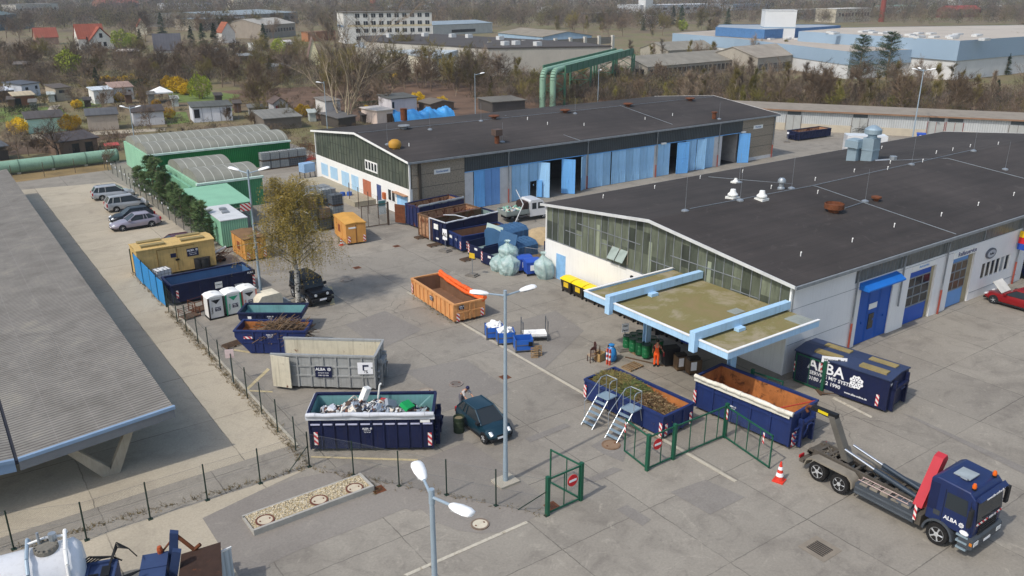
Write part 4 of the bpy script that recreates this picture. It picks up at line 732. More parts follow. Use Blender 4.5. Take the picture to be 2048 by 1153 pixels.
o = P(1290, 30); t = thing('far_tower', 'slim white far tower near the upper middle right', 'tower', o); r = MB(); r.box(0, 0, 0, 9, 9, 27); r.build('shaft', M_trim, t)
o = P(1762, 44); t = thing('far_chimney', 'tall dark red brick chimney in the far right', 'chimney', o); r = MB(); r.tube((0, 0, 0), (0, 0, 24), 2., 1.5, 12); r.build('shaft', mat('chimney_brick', '#8a4436', .9), t)
o = P(428, 12); t = thing('far_chimney', 'short red and white chimney at the top', 'chimney', P(747, 22)); r = MB(); r.tube((0, 0, 0), (0, 0, 14), 3.2, 2.8, 12); r.build('shaft', mat('chimney_red', '#b0553e', .9), t)
# ================================================================ VEGETATION
def twig_mat(name, h, var=.3):
    k = NT(name); oi = k.n('ObjectInfo'); c = srgb(h)
    cc = k.ramp(oi.outputs['Random'], [(0, tuple(x*(1-var) for x in c[:3])), (1, tuple(x*(1+var) for x in c[:3]))])
    cc = k.mix(1., cc, k.ramp(k.noise(k.coord(), .9, 3), [(.3, (.72,)*3), (.7, (1.3,)*3)]), 'MULTIPLY'); k.col(cc); k.b.inputs['Roughness'].default_value = .95; k.b.inputs['Specular IOR Level'].default_value = .1; return k.m
M_bark = mat('bark_grey_brown', '#7b6a58', .95, 0, .3, 3); M_barkp = mat('bark_pale', '#a4967f', .95, 0, .3, 3)
M_tw = [twig_mat('twig_brown', '#6f5f4e'), twig_mat('twig_grey', '#7b6d5e'), twig_mat('twig_olive', '#746a3f'), twig_mat('twig_budding', '#837d42')]
M_need = twig_mat('needles_dark', '#35462f', .25); M_pine = twig_mat('needles_pine', '#5b6e48', .25); M_fors = twig_mat('forsythia_yellow', '#c9a526', .15); M_lg = twig_mat('fresh_green_leaf', '#8f9a3c', .2)
class Tw:                                        # thin triangles and small leaves gathered in bulk
    def __init__(s): s.v = []; s.f = []
    def twig(s, p, d, l, w):
        q = d.orthogonal().normalized()*w; i = len(s.v); s.v += [p-q, p+q, p+d*l]; s.f.append((i, i+1, i+2))
    def leaf(s, p, sz):
        a = Vector((R.gauss(0, 1), R.gauss(0, 1), R.gauss(0, 1))).normalized(); b = a.orthogonal().normalized(); i = len(s.v); s.v += [p+a*sz, p+b*sz*.8-a*sz*.5, p-b*sz*.8-a*sz*.5]; s.f.append((i, i+1, i+2))
    def mesh(s, name, m): return npmesh(name, np.array([tuple(v) for v in s.v]), np.array(s.f), [m])
def rdir(d, ang):
    a = d.orthogonal().normalized(); a.rotate(Matrix.Rotation(R.uniform(0, 2*pi), 3, d)); return (d*cos(ang)+a*sin(ang)).normalized()
def bare_tree(h, r0, kind='round', twigs=1500, tw=.022, leaves=0):
    """returns (trunk MB, crown Tw) of a leafless tree"""
    mb, cr = MB(), Tw(); ends = []
    def grow(p, d, l, r, lev):
        n = 3 if lev else 4; pts = [p]; q = p.copy(); dd = d.copy()
        for i in range(n):
            dd = (dd+Vector((R.gauss(0, .12), R.gauss(0, .12), .10 if kind != 'weep' else -.02*lev))).normalized(); q = q+dd*l/n; pts.append(q.copy())
        for i in range(n): mb.tube(pts[i], pts[i+1], r*(1-.75*i/n), r*(1-.75*(i+1)/n), n=5 if lev < 2 else 3, cap=False)
        if lev >= 2: ends.append(pts)
        if lev == 3: return
        nb = (10, 5, 4)[lev] if kind != 'up' else (20, 5, 3)[lev]
        for k_ in range(nb):
            t = R.uniform((.3 if kind != 'up' else .12) if lev == 0 else .2, 1.); i = min(n-1, int(t*n)); b = pts[i].lerp(pts[i+1], t*n-i)
            an = {'round': R.uniform(.5, 1.05), 'up': R.uniform(.25, .6), 'bush': R.uniform(.3, .9)}[kind]
            grow(b, rdir((pts[i+1]-pts[i]).normalized(), an), l*((.62 if kind != 'up' or lev else .5)-(.25 if kind != 'up' else .38)*t*(lev == 0))*R.uniform(.75, 1.15)*(.75 if kind == 'up' else 1), r*.45*(1.1-.5*t), lev+1)
    if kind == 'bush':
        for i in range(5): a = R.uniform(0, 6.28); grow(Vector((cos(a)*.3, sin(a)*.3, -.1)), Vector((cos(a)*.4, sin(a)*.4, 1)).normalized(), h*R.uniform(.5, .75), r0*.6, 1)
    else: grow(Vector((0, 0, -.15)), Vector((0, 0, 1)), h*.72, r0, 0)
    for i in range(twigs):
        pts = R.choice(ends); j = R.randrange(len(pts)-1); p = pts[j].lerp(pts[j+1], R.random()); d = rdir((pts[j+1]-pts[j]).normalized(), R.uniform(.2, 1.0)); d = (d+Vector((0, 0, .2))).normalized(); l = h*R.uniform(.05, .13); cr.twig(p, d, l, tw)
        if leaves and R.random() < leaves: cr.leaf(p+d*l*R.random(), R.uniform(.05, .1))
    return mb, cr
def conifer(h, rad_, m, pine=False):
    mb, cr = MB(), Tw(); mb.tube((0, 0, -.1), (0, 0, h), h*.022, .02, 6)
    for k_ in range(int(h*(20 if not pine else 17))):
        z = R.uniform(.06 if not pine else .12, .98)*h; a = R.uniform(0, 6.28); rr = rad_*(1-z/h)**.8 if not pine else rad_*(max(.12, sin(pi*min(1, (z/h*.85+.12)))**.7)); rr *= R.uniform(.65, 1.2)
        b = Vector((0, 0, z)); e = Vector((cos(a)*rr, sin(a)*rr, z-rr*.18 if not pine else z+rr*.25)); mb.tube(b, e, .03, .01, 3, cap=False)
        for i in range(60):
            t = R.uniform(.15, 1.05); p = b.lerp(e, t)+Vector((R.gauss(0, .14), R.gauss(0, .14), R.gauss(0, .1)))*rr*.6; cr.twig(p, Vector((cos(a)+R.gauss(0, .7), sin(a)+R.gauss(0, .7), R.gauss(.25, .6))).normalized(), R.uniform(.15, .36), .03)
    return mb, cr
def tree_thing(name, label, parts, mats, cat='tree', group=None):
    t = thing(name, label, cat, (0, 0, -200), 0, group); parts[0].build('trunk', mats[0], t, smooth=60); link(parts[1].mesh('crown', mats[1]), 'crown', t); return t
# prototypes ------------------------------------------------------
PR = {}
for i, (kd, h, r0, tw, m, bk) in enumerate((('round', 8, .16, 1700, 0, 0), ('round', 9, .17, 1700, 1, 0), ('up', 11, .13, 1300, 2, 1), ('up', 10, .12, 1300, 3, 1), ('up', 12, .13, 1200, 1, 1), ('bush', 6, .1, 1300, 0, 0), ('bush', 5, .09, 1300, 2, 0), ('round', 8.5, .16, 1800, 2, 0), ('bush', 5.5, .09, 1400, 3, 0))):
    PR[i] = (bare_tree(h, r0, kd, int(tw*1.5), .021, .35 if m >= 2 else 0), (M_barkp if bk else M_bark, M_tw[m]), h)
PR['con'] = (conifer(9, 2.2, M_need), (M_bark, M_need), 9); PR['pine'] = (conifer(9, 2.4, M_pine, True), (M_barkp, M_need), 9); PR['hedge'] = (conifer(4.2, .95, M_pine, True), (M_bark, M_pine), 4.2)
_proto = {}
KN = {2: 'slim_tree', 3: 'slim_tree', 4: 'slim_tree', 5: 'bare_bush', 6: 'bare_bush', 8: 'bare_bush', 'con': 'conifer', 'pine': 'pine_tree'}
def plant(key, label, loc, h, group, name=None, cat='tree', wide=1.):
    name = name or KN.get(key, 'bare_tree')
    parts, mats, h0 = PR[key]; s_ = h/h0; rz = R.uniform(0, 6.28); sc = (s_*wide, s_*wide, s_)
    if (key, name) not in _proto: t = tree_thing(name, label, parts, mats, cat, group); t.location = loc; t.rotation_euler = (0, 0, rz); t.scale = sc; _proto[(key, name)] = t; return t
    return dup(_proto[(key, name)], loc, rz, label, group, sc)
LAB = {0: 'brown leafless round tree', 1: 'grey brown leafless round tree', 2: 'slim leafless tree with olive buds', 3: 'slim pale stemmed tree with yellow green buds', 4: 'tall slim grey leafless tree', 5: 'brown leafless many stemmed bush', 6: 'olive budding many stemmed bush', 7: 'round tree with olive buds', 8: 'yellow green budding bush'}
def zone(rect, n, keys, hs, where, group, avoid=()):
    x0, y0, x1, y1 = rect; k_ = 0
    while k_ < n:
        px, py = R.uniform(x0, x1), R.uniform(y0, y1)
        if any(a <= px <= c and b <= py <= d for a, b, c, d in avoid): continue
        key = R.choice(keys); plant(key, LAB[key]+' '+where, P(px, py), R.uniform(*hs), group, wide=R.uniform(.8, 1.1)); k_ += 1
AV = [(50, 185, 150, 206), (185, 185, 275, 212), (370, 205, 470, 250), (60, 60, 125, 95), (140, 60, 230, 108), (300, 70, 372, 122), (770, 200, 920, 255), (1050, 60, 1100, 226), (330, 172, 480, 212)]
zone((-20, 120, 640, 176), 74, (0, 1, 5, 0, 7, 5), (5, 8.5), 'in the brown thicket above the allotments', 'thicket trees above the allotments', AV)
zone((0, 108, 640, 122), 12, (0, 1, 5), (5, 7.5), 'in front of the row of houses', 'trees in front of the houses', AV)
zone((-10, 45, 660, 92), 30, (0, 1, 7, 4), (8, 12), 'behind the row of houses', 'trees behind the houses', AV)
zone((-10, 176, 500, 216), 26, (0, 1, 5, 5, 6), (2.5, 5), 'among the garden sheds', 'small trees among the garden sheds', AV)
zone((0, 272, 240, 312), 9, (0, 5, 5), (2.2, 3.6), 'between the garden path and the heating pipe', 'small trees above the heating pipe', AV)
zone((480, 225, 700, 262), 9, (5, 6, 0), (2, 4), 'around the huts behind the green shed', 'small trees behind the green shed', AV)
zone((500, 168, 770, 228), 18, (0, 1, 2, 5, 6), (3.5, 7), 'around the big bare tree', 'trees around the big bare tree', AV)
zone((650, 122, 1050, 196), 50, (0, 1, 2, 4, 5, 6, 7), (6, 10.5), 'in the wood before the dark factory', 'trees before the dark factory', AV)
zone((1120, 165, 1300, 200), 14, (2, 4, 6, 8, 5), (3, 5), 'under the green pipe bridge', 'trees by the pipe bridge', AV)
gd_ = Vector((.577, -.817, 0)); gn_ = Vector((.817, .577, 0)); gA = Vector((119.6, 89.6, 0)); k_ = 0
while k_ < 165:
    s_, dp = R.uniform(-62, 85), R.uniform(13, 58); key = R.choice((2, 3, 4, 2, 4, 6, 8, 0, 1, 5)); q = gA+gd_*s_+gn_*dp
    plant(key, LAB[key]+' in the strip behind the garage row', q, (R.uniform(6.5, 10.5) if s_ > -18 else R.uniform(4, 6)) if key not in (5, 6, 8) else R.uniform(3, 5), 'trees behind the garage row', wide=R.uniform(.75, 1.05)); k_ += 1
zone((1250, 122, 1700, 140), 14, (4, 1, 2), (7, 10), 'between the long grey sheds', 'trees between the long grey sheds'); zone((1700, 128, 2060, 150), 16, (2, 3, 4, 7), (7, 10), 'before the blue factory', 'trees before the blue factory')
zone((1000, 42, 1440, 80), 34, (0, 1, 7, 2), (8, 12), 'in the woods behind the pale blue hall', 'trees behind the pale blue hall', [(1000, 55, 1110, 80)])
# single trees
big = tree_thing('bare_tree', 'big many stemmed bare tree behind the back hall gable, taller than all around', bare_tree(15, .26, 'bush', 5200, .02), (M_barkp, M_tw[1]))
big.location = P(690, 250); big.scale = (1.25, 1.25, 1.3)
wide = tree_thing('bare_tree', 'wide crowned bare fruit tree with dark branches beside the heating pipe', bare_tree(7, .2, 'round', 1500, .014), (mat('bark_dark', '#4b4038', .95, 0, .2, 3), M_tw[0])); wide.location = P(116, 317); wide.scale = (1.25, 1.25, .8)
for i, (px, py, h, lb) in enumerate(((302, 259, 4.2, 'small bare fruit tree before the white garage'), (38, 318, 4.5, 'bare fruit tree left of the wide crowned one'), (455, 243, 3, 'thin bare tree at the corner of the white panelled house'), (535, 225, 8, 'bare tree right of the white panelled house'), (205, 222, 3, 'small bare tree beside the caravan shaped house'), (125, 234, 3, 'low bare tree before the beige windowed house'), (350, 222, 3.5, 'bare fruit tree on the lawn'), (20, 290, 3.5, 'bare bush at the left edge'), (215, 330, 2.5, 'bare shrub left of the long green shed'), (445, 175, 7.5, 'leaning brown bare tree above the lawn'), (955, 170, 9, 'round pale crowned tree beside the street lamp'))):
    plant((0, 1, 5)[i % 3], lb, P(px, py), h, None)
for px, py, hp, lb in ((325, 72, 38, 'broad dark evergreen behind the slate roofed house'), (385, 100, 40, 'dark evergreen left of the orange roofed house'), (408, 102, 46, 'tallest dark evergreen left of the orange roofed house'), (432, 104, 48, 'dark evergreen touching the orange roofed house'), (282, 98, 32, 'dark evergreen left of the slate roofed house'), (530, 102, 46, 'slender dark fir in front of the grey gabled hall'), (372, 120, 20, 'small round evergreen at the slate roofed house'), (178, 104, 24, 'small fir before the red roofed house'), (195, 176, 34, 'dark evergreen above the orange roofed garden house'), (290, 160, 34, 'slim evergreen in the thicket'), (540, 152, 36, 'slim evergreen right of the brown tree'), (1345, 52, 34, 'dark evergreen left of the blue office wing'), (1362, 52, 36, 'pointed dark evergreen left of the blue office wing'), (1400, 52, 24, 'small evergreen before the far halls'), (1455, 52, 30, 'evergreen just left of the blue office wing'), (1287, 62, 22, 'round evergreen in the middle far woods'), (1474, 98, 34, 'evergreen before the pale factory wall, leftmost of five'), (1535, 98, 18, 'small evergreen before the pale factory wall'), (1560, 96, 24, 'second small evergreen before the pale factory wall'), (1585, 98, 36, 'slender fir before the pale factory wall'), (1619, 97, 30, 'dense evergreen before the pale factory wall'), (2012, 150, 34, 'evergreen before the taller factory block'), (1990, 205, 36, 'evergreen at the right end of the tree strip'), (1905, 130, 20, 'evergreen before the dark loading bay'), (982, 192, 36, 'dark green bushy conifer right of the street lamp'), (1745, 36, 24, 'thin fir by the far red barn')):
    z = P(px, py); dist = (z-Vector((0, 0, CH))).length; plant('con', lb, z, hp*dist/FPX*1.06, None, cat='conifer')
for px, py, hp, lb in ((1716, 165, 78, 'tall dark pine rising above the tree strip, left of two'), (1771, 168, 84, 'tall dark pine rising above the tree strip, right of two'), (1270, 235, 20, 'young pine at the hall roof')): z = P(px, py); dist = (z-Vector((0, 0, CH))).length; plant('pine', lb, z, hp*dist/FPX*1.06, None, cat='pine')
for i in range(15):
    plant('hedge', 'bushy green pine in the row along the car park fence', Vector((20.7+R.uniform(-.35, .35), 76.6+i*2.05, 0)), R.uniform(2.5, 4.1) if i not in (10, 11) else 5., 'pines along the car park fence', 'hedge_pine')
# yellow bushes
def bush_mesh(m, n=2200): 
    mb, cr = MB(), Tw()
    for i in range(26): a = R.uniform(0, 6.28); e = Vector((cos(a)*R.uniform(.2, 1.1), sin(a)*R.uniform(.2, 1.1), R.uniform(.9, 1.9))); mb.tube((cos(a)*.1, sin(a)*.1, -.05), e, .03, .01, 3, cap=False)
    for i in range(n):
        v = Vector((R.gauss(0, 1), R.gauss(0, 1), R.gauss(0, 1))).normalized()*R.uniform(.45, 1)**.5; cr.leaf(Vector((v.x*1.25, v.y*1.25, 1.05+v.z*.95+.15*sin(v.x*7)+.15*cos(v.y*6))), R.uniform(.05, .11))
    return mb, cr
PR['fors'] = (bush_mesh(M_fors), (M_bark, M_fors), 2.1); PR['gbush'] = (bush_mesh(M_lg, 1400), (M_bark, M_lg), 2.1)
for px, py, h, lb in ((40, 268, 2.6, 'at the left end of the mint green shed'), (142, 262, 2.7, 'between the mint green and the beige shed'), (155, 217, 1.7, 'beside the caravan shaped house'), (215, 172, 2.4, 'leftmost in the row above the long garden house'), (232, 173, 2.2, 'second in the row above the long garden house'), (248, 172, 2.4, 'in the middle of the row above the long garden house'), (264, 171, 2.6, 'at the right end of the row above the long garden house'), (284, 172, 2.2, 'above the dark hedge'), (340, 178, 3, 'left part of the big yellow clump'), (358, 186, 3.6, 'biggest, in the yellow clump by the lawn'), (372, 190, 2.6, 'right part of the big yellow clump'), (240, 203, 1.8, 'before the long garden house door'), (285, 197, 1.6, 'left of the white pavilion'), (313, 214, 1.5, 'low on the lawn below the pavilion'), (338, 238, 2., 'left of the white panelled house'), (606, 234, 2.3, 'beside the grey hut with red gable'), (735, 232, 1.9, 'before the dark hedge near the bare tree'), (836, 207, 2.3, 'behind the white weekend house'), (884, 212, 1.9, 'right of the white weekend house'), (790, 163, 2, 'deep in the wood before the factory'), (530, 228, 1.2, 'under the black roofed shelter')):
    plant('fors', 'bright yellow flowering bush '+lb, P(px, py), h, None, 'yellow_bush', 'bush', 1.15)
for px, py, h, lb in ((402, 198, 5.2, 'light green leafing shrub right of the yellow clump'), (140, 152, 7, 'yellow green tree in the thicket'), (245, 100, 7.5, 'broad yellow green tree between red and cream houses'), (265, 98, 6, 'smaller yellow green tree between red and cream houses'), (1365, 62, 6, 'yellowish tree left of the blue office wing'), (1790, 222, 3.4, 'yellow green shrub behind the garage row'), (560, 112, 6, 'yellow green tree before the grey gabled hall')): plant('gbush', lb, P(px, py), h, None, 'green_bush', 'bush', .85)
# dark clipped hedges
M_hed = twig_mat('hedge_dark', '#3c4230', .2)
for i, (a, b, w, h, lb) in enumerate((((10, 232), (78, 228), 2, 1.6, 'dark clipped hedge at the left allotment'), ((262, 196), (290, 180), 2.5, 2.6, 'tall dark hedge right of the long garden house'), ((708, 222), (775, 217), 1.6, 1.6, 'dark hedge left of the white weekend house'), ((455, 212), (520, 206), 1.5, 1.3, 'reddish brown hedge behind the white panelled house'))):
    o, rz, L = edge(a, b); cr = Tw()
    for _ in range(int(L*170)): cr.leaf(Vector((R.uniform(0, L), R.uniform(0, w), h*R.random()**.6)), R.uniform(.07, .14))
    ob = link(cr.mesh('hedge', M_hed if i != 3 else M_tw[0]), 'hedge', None, o, rz); tag(ob, lb, 'hedge')
# woods and scrub that read as one mass
def mass(name, label, m, pts, hs, cards, cs, ws, seed):
    rg = np.random.default_rng(seed); n = len(pts); h = rg.uniform(*hs, n); N = n*cards
    b = np.repeat(pts, cards, 0); hh = np.repeat(h, cards); u = rg.normal(size=(N, 3)); u /= np.linalg.norm(u, axis=1)[:, None]; rr = rg.random(N)**.4
    c = b.copy(); wd = np.repeat(rg.uniform(*ws, n), cards); c[:, 0] += u[:, 0]*rr*wd*hh; c[:, 1] += u[:, 1]*rr*wd*hh; c[:, 2] += hh*(.55+.45*u[:, 2]*rr)
    a = rg.normal(size=(N, 3)); a[:, 2] = np.abs(a[:, 2])+.9; a /= np.linalg.norm(a, axis=1)[:, None]; q = np.cross(a, rg.normal(size=(N, 3))); q /= np.linalg.norm(q, axis=1)[:, None]
    L = rg.uniform(.6, 1.4, N)[:, None]*cs[0]; Wd = rg.uniform(.6, 1.3, N)[:, None]*cs[1]
    V = np.stack([c-q*Wd, c+q*Wd, c+a*L], 1).reshape(-1, 3); F = np.arange(3*N).reshape(-1, 3); idx = np.repeat(rg.integers(0, len(m), n), cards)
    return tag(link(npmesh(name, V, F, m, idx), name), label, 'woodland', kind='stuff')
def region(n, y0, y1, x0=-60, x1=2110, seed=1, pw=1., bad=()):
    rg = np.random.default_rng(seed); out = []
    while len(out) < n:
        px, py = rg.uniform(x0, x1), y0+(y1-y0)*rg.random()**pw
        if any(a <= px <= c and b <= py <= d for a, b, c, d in bad): continue
        out.append(P(px, py))
    return np.array([tuple(v) for v in out])
MW = [twig_mat('wood_brown', '#66574a', 0), twig_mat('wood_grey', '#6b625a', 0), twig_mat('wood_olive', '#696342', 0), twig_mat('wood_dark', '#474335', 0), twig_mat('wood_brown_pale', '#7a6a59', 0)]
BB = [(1230, 0, 1560, 36), (280, 8, 440, 26), (440, 40, 600, 62), (620, 60, 1040, 96), (1340, 52, 2048, 130), (1040, 60, 1240, 130), (190, 12, 300, 26), (40, 28, 120, 40)]
mass('far_wood', 'far hazy leafless woods filling the upper edge of the view', MW, region(5200, -19, 30, seed=3, pw=1.5), (10, 17), 46, (1.9, .34), (.28, .5), 5)
mass('middle_wood', 'leafless woods between the far halls and houses', MW, region(2300, 24, 66, seed=4, bad=BB), (7, 12.5), 150, (1.0, .11), (.3, .5), 6)
mass('scrub', 'low brown scrub under the bare trees around the railway', MW, np.vstack([region(1500, 104, 182, -40, 1060, 7, bad=AV), region(420, 125, 205, 1090, 1500, 8)]), (1.5, 4.2), 120, (.7, .035), (.5, .9), 9)
mass('garden_scrub', 'low brown bushes and dry plants between the garden sheds', MW, region(520, 176, 312, -30, 760, 21, bad=AV+[(30, 190, 90, 216), (110, 255, 270, 270), (255, 240, 335, 256), (50, 258, 140, 270)]), (.5, 1.5), 60, (.4, .03), (.6, 1.3), 22)
rg = np.random.default_rng(12); sp = np.array([tuple(gA+gd_*rg.uniform(-62, 90)+gn_*rg.uniform(11, 62)) for _ in range(1500)])
mass('strip_scrub', 'low brown and olive scrub between the trees behind the garages', MW, sp, (1.5, 4.2), 130, (.75, .026), (.4, .8), 10)
# weeds along fences and joints
cr = Tw(); ln = [((338, 624), (619, 934), 900), ((619, 934), (1093, 1032), 160), ((28, 1099), (619, 934), 260), ((266, 546), (333, 615), 260), ((690, 955), (757, 985), 120), ((825, 593), (905, 648), 60), ((1165, 800), (1330, 885), 60)]
for a, b, n in ln:
    A, B = P(*a), P(*b)
    for _ in range(n):
        p = A.lerp(B, R.random()**1.0)+Vector((R.gauss(0, .16), R.gauss(0, .12), .01)); 
        for _ in range(R.randint(1, 4)): cr.twig(p+Vector((R.gauss(0, .05), R.gauss(0, .05), 0)), Vector((R.gauss(0, .6), R.gauss(0, .6), .8)).normalized(), R.uniform(.06, .26), .014)
        cr.leaf(p, R.uniform(.02, .05))
tag(link(cr.mesh('weeds', twig_mat('weeds', '#7b6a45', .2)), 'weeds'), 'dry weeds and leaf litter along the fences', 'weeds', kind='stuff')
# birch in the yard
mb, cr = MB(), Tw(); bb = MB(); H_ = 9.3; tp = [Vector((0, 0, 0)), Vector((.03, -.05, 2.4)), Vector((-.05, 0, 5)), Vector((.1, .05, 7.2)), Vector((.0, .0, H_))]
for i in range(4): mb.tube(tp[i], tp[i+1], .2-.045*i, .2-.045*(i+1), 8, cap=False)
for i in range(44):
    z = 2.9+(H_-3.1)*(i/43)**.9; a = i*2.4+R.uniform(-.4, .4); b = Vector((0, 0, z)); l = (3.1-1.9*((z-2.9)/(H_-2.9))**1.2)*R.uniform(.75, 1.15); m_ = b+Vector((cos(a)*l*.6, sin(a)*l*.6, l*.55)); e = b+Vector((cos(a)*l, sin(a)*l, l*.5)); mb.tube(b, m_, .045, .028, 5, cap=False); mb.tube(m_, e, .028, .012, 4, cap=False)
    for k_ in range(48):
        t = R.uniform(.2, 1); p = (b.lerp(m_, t/.6) if t < .6 else m_.lerp(e, (t-.6)/.4)); q = p+Vector((R.gauss(0, .25), R.gauss(0, .25), R.uniform(-.1, .3))); ln = R.uniform(.6, 2.5) if z < 6.5 else R.uniform(.5, 1.8); dx = Vector((cos(a)*R.uniform(0, .25)+R.gauss(0, .08), sin(a)*R.uniform(0, .25)+R.gauss(0, .08), -1)); cr.twig(p, (q-p).normalized(), (q-p).length+.01, .012); nseg = 6
        for s_ in range(nseg): w = q+dx*ln*s_/nseg; cr.twig(w, dx.normalized(), ln/nseg, .009); [cr.leaf(w+dx*ln*R.random()/nseg+Vector((R.gauss(0, .04), R.gauss(0, .04), 0)), R.uniform(.025, .048)) for _ in range(3)]
k = NT('birch_bark'); v = k.coord(); mp = k.n('Mapping'); mp.inputs['Scale'].default_value = (2.5, 2.5, 5); k.l(v, mp.inputs[0]); k.col(k.ramp(k.noise(mp.outputs[0], 1.6, 6, .7), [(.44, (.03, .025, .02)), (.5, (.55, .53, .48))])); k.b.inputs['Roughness'].default_value = .9
bt = tree_thing('birch_tree', 'weeping birch with white trunk and yellow olive hanging twigs in the middle of the yard', (mb, cr), (k.m, twig_mat('birch_catkins', '#8d7c40', .05))); bt.location = P(597, 607); bt.scale = (1.15, 1.15, 1)
# ================================================================ YARD: shared
M_navyc = mat('navy_steel', '#1b2346', .5, .1, .22, .9, streak=.4, spec=.3, rust=.1, rs=2.6, dent=.35); M_bluec = mat('blue_steel', '#243568', .5, .1, .2, .9, streak=.4, rust=.12, rs=2.4, dent=.35); M_tealin = mat('teal_inside', '#6f9fa1', .7, 0, .2, 1, streak=.3); M_greyin = mat('grey_inside', '#7d918f', .7, .1, .2, 1)
M_rustin = mat('rust_inside', '#a98263', .9, 0, .35, 1.5, streak=.4, rust=.62, rustc='#6a3d26', rs=1.5); M_rustor = mat('orange_rust_inside', '#b06f3c', .9, 0, .4, 1.6, rust=.5, rustc='#6f4527', rs=1.3, streak=.3); M_brownin = mat('brown_inside', '#7a5a44', .85, 0, .25, 1, streak=.3)
M_orangec = mat('orange_steel', '#d69a62', .6, 0, .15, 1, streak=.4, rust=.14, rs=2.3, dent=.3); M_ochrec = mat('ochre_steel', '#c9aa6c', .65, 0, .15, .8, streak=.4, rust=.16, dent=.3, rs=1.2, rustc='#8f6a35'); M_orbox = mat('orange_box_steel', '#cf954f', .65, 0, .15, 1, streak=.3)
M_tealc = mat('dark_teal_steel', '#40658a', .5, .1, .12, .8, streak=.2); M_greyc = mat('grey_steel', '#a0a2a1', .6, .2, .15, 1, rust=.2, rs=1.8, streak=.4, dent=.35); M_palein = mat('pale_rusty_inside', '#c9c2ae', .85, 0, .12, 1.5, rust=.3, rs=1.7, streak=.45)
M_plate = mat('navy_plate', '#161d3e', .5); M_wlet = mat('white_letter', '#ecedf0', .6, 0, .03); M_wood = mat('old_wood', '#8b7355', .9, 0, .3, 3); M_woodd = mat('dark_wood', '#5d4a3a', .9, 0, .3, 3); M_wire = mat('wire_grey', '#6e7276', .5, .6); M_alu = mat('aluminium', '#b9bfc4', .4, .75, .1, 3)
M_tarpg = mat('grey_tarp', '#c3c6cc', .6, 0, .18, 1.5); M_tyre = mat('tyre', '#1d1c1c', .85, 0, .2, 4); M_rim = mat('rim', '#c0c2c4', .4, .25, .1, 4); M_green = mat('gate_green', '#1f5a44', .5, .1, .12, 2); M_beige = mat('beige_plastic', '#d9d2bd', .5)
k = NT('red_white_stripes'); x, y, z = k.sep(k.coord()); w = k.math('FRACT', k.math('MULTIPLY', k.math('ADD', k.math('ADD', x, y), k.math('MULTIPLY', z, 1.)), 3.2)); k.col(k.mix(k.math('GREATER_THAN', w, .5), srgb('#c5343c'), srgb('#e6e2de'))); k.b.inputs['Roughness'].default_value = .5; M_str = k.m
k = NT('wire_mesh'); x, y, z = k.sep(k.coord()); u = k.math('ADD', x, z); w = k.math('SUBTRACT', x, z)
ln = k.math('MAXIMUM', k.math('LESS_THAN', k.math('FRACT', k.math('MULTIPLY', u, 12)), .05), k.math('LESS_THAN', k.math('FRACT', k.math('MULTIPLY', w, 12)), .05))
tr = k.n('BsdfTransparent'); mx = k.n('MixShader'); k.l(ln, mx.inputs[0]); k.l(tr.outputs[0], mx.inputs[1]); k.l(k.b.outputs[0], mx.inputs[2]); k.b.inputs['Base Color'].default_value = (.12, .14, .13, 1); k.l(mx.outputs[0], k.t.nodes['Material Output'].inputs[0]); M_mesh = k.m
FR = (pi/2, 0, 0); LE = (pi/2, 0, -pi/2); RI = (pi/2, 0, pi/2); BK = (pi/2, 0, pi)
def cog(r, m, parent, loc, rot, name='cog_emblem'):
    g = MB(); n = 32; g.prism([((r if (i//2) % 2 else r*.86)*cos(2*pi*i/n), (r if (i//2) % 2 else r*.86)*sin(2*pi*i/n)) for i in range(n)], 2, 0, .006); o = g.build(name, m, parent, loc=loc); o.rotation_euler = rot
    g = MB()
    for i in range(3): a = pi*i/3; c_, s_ = cos(a), sin(a); h, w_ = r*.8, r*.035; g.prism([(c_*h-s_*w_, s_*h+c_*w_), (-c_*h-s_*w_, -s_*h+c_*w_), (-c_*h+s_*w_, -s_*h-c_*w_), (c_*h+s_*w_, s_*h-c_*w_)], 2, .006, .011+i*.001)
    for i in range(6): a = pi*(i+.5)/3; d = r*.58; g.prism([(cos(a)*d+r*.13*cos(a+j*2*pi/3), sin(a)*d+r*.13*sin(a+j*2*pi/3)) for j in range(3)], 2, .006, .010)
    g.build('emblem_lines', M_plate, o); return o
def decal(parent, loc, rot, w, plate=True):
    """dark plate with the company lettering"""
    Rm = Matrix.Rotation(rot[2], 3, 'Z'); f = lambda a, b, c=0: Vector(loc)+Rm @ Vector((a*w, -.012-c, b*w))
    if plate: g = MB(); g.box(-.5*w, -.01, -.36*w, .5*w, 0, .36*w); o = g.build('sign_plate', M_plate, parent, loc=loc); o.rotation_euler = (0, 0, rot[2])
    text('ALBA', .25*w, M_wlet, parent, f(-.16, .17), rot); cog(.11*w, M_wlet, parent, f(.36, .18), rot)
    text('SERVICE MIT SYSTEM', .07*w, M_wlet, parent, f(0, -.06), rot); text('0180 / 22 1990', .1*w, M_wlet, parent, f(0, -.22), rot)
def stripe(parent, loc, rz, w=.2, h=.75): g = MB(); g.box(-w/2, -.015, -h/2, w/2, 0, h/2); return g.build('warning_plate', M_str, parent, loc=loc, rz=rz)
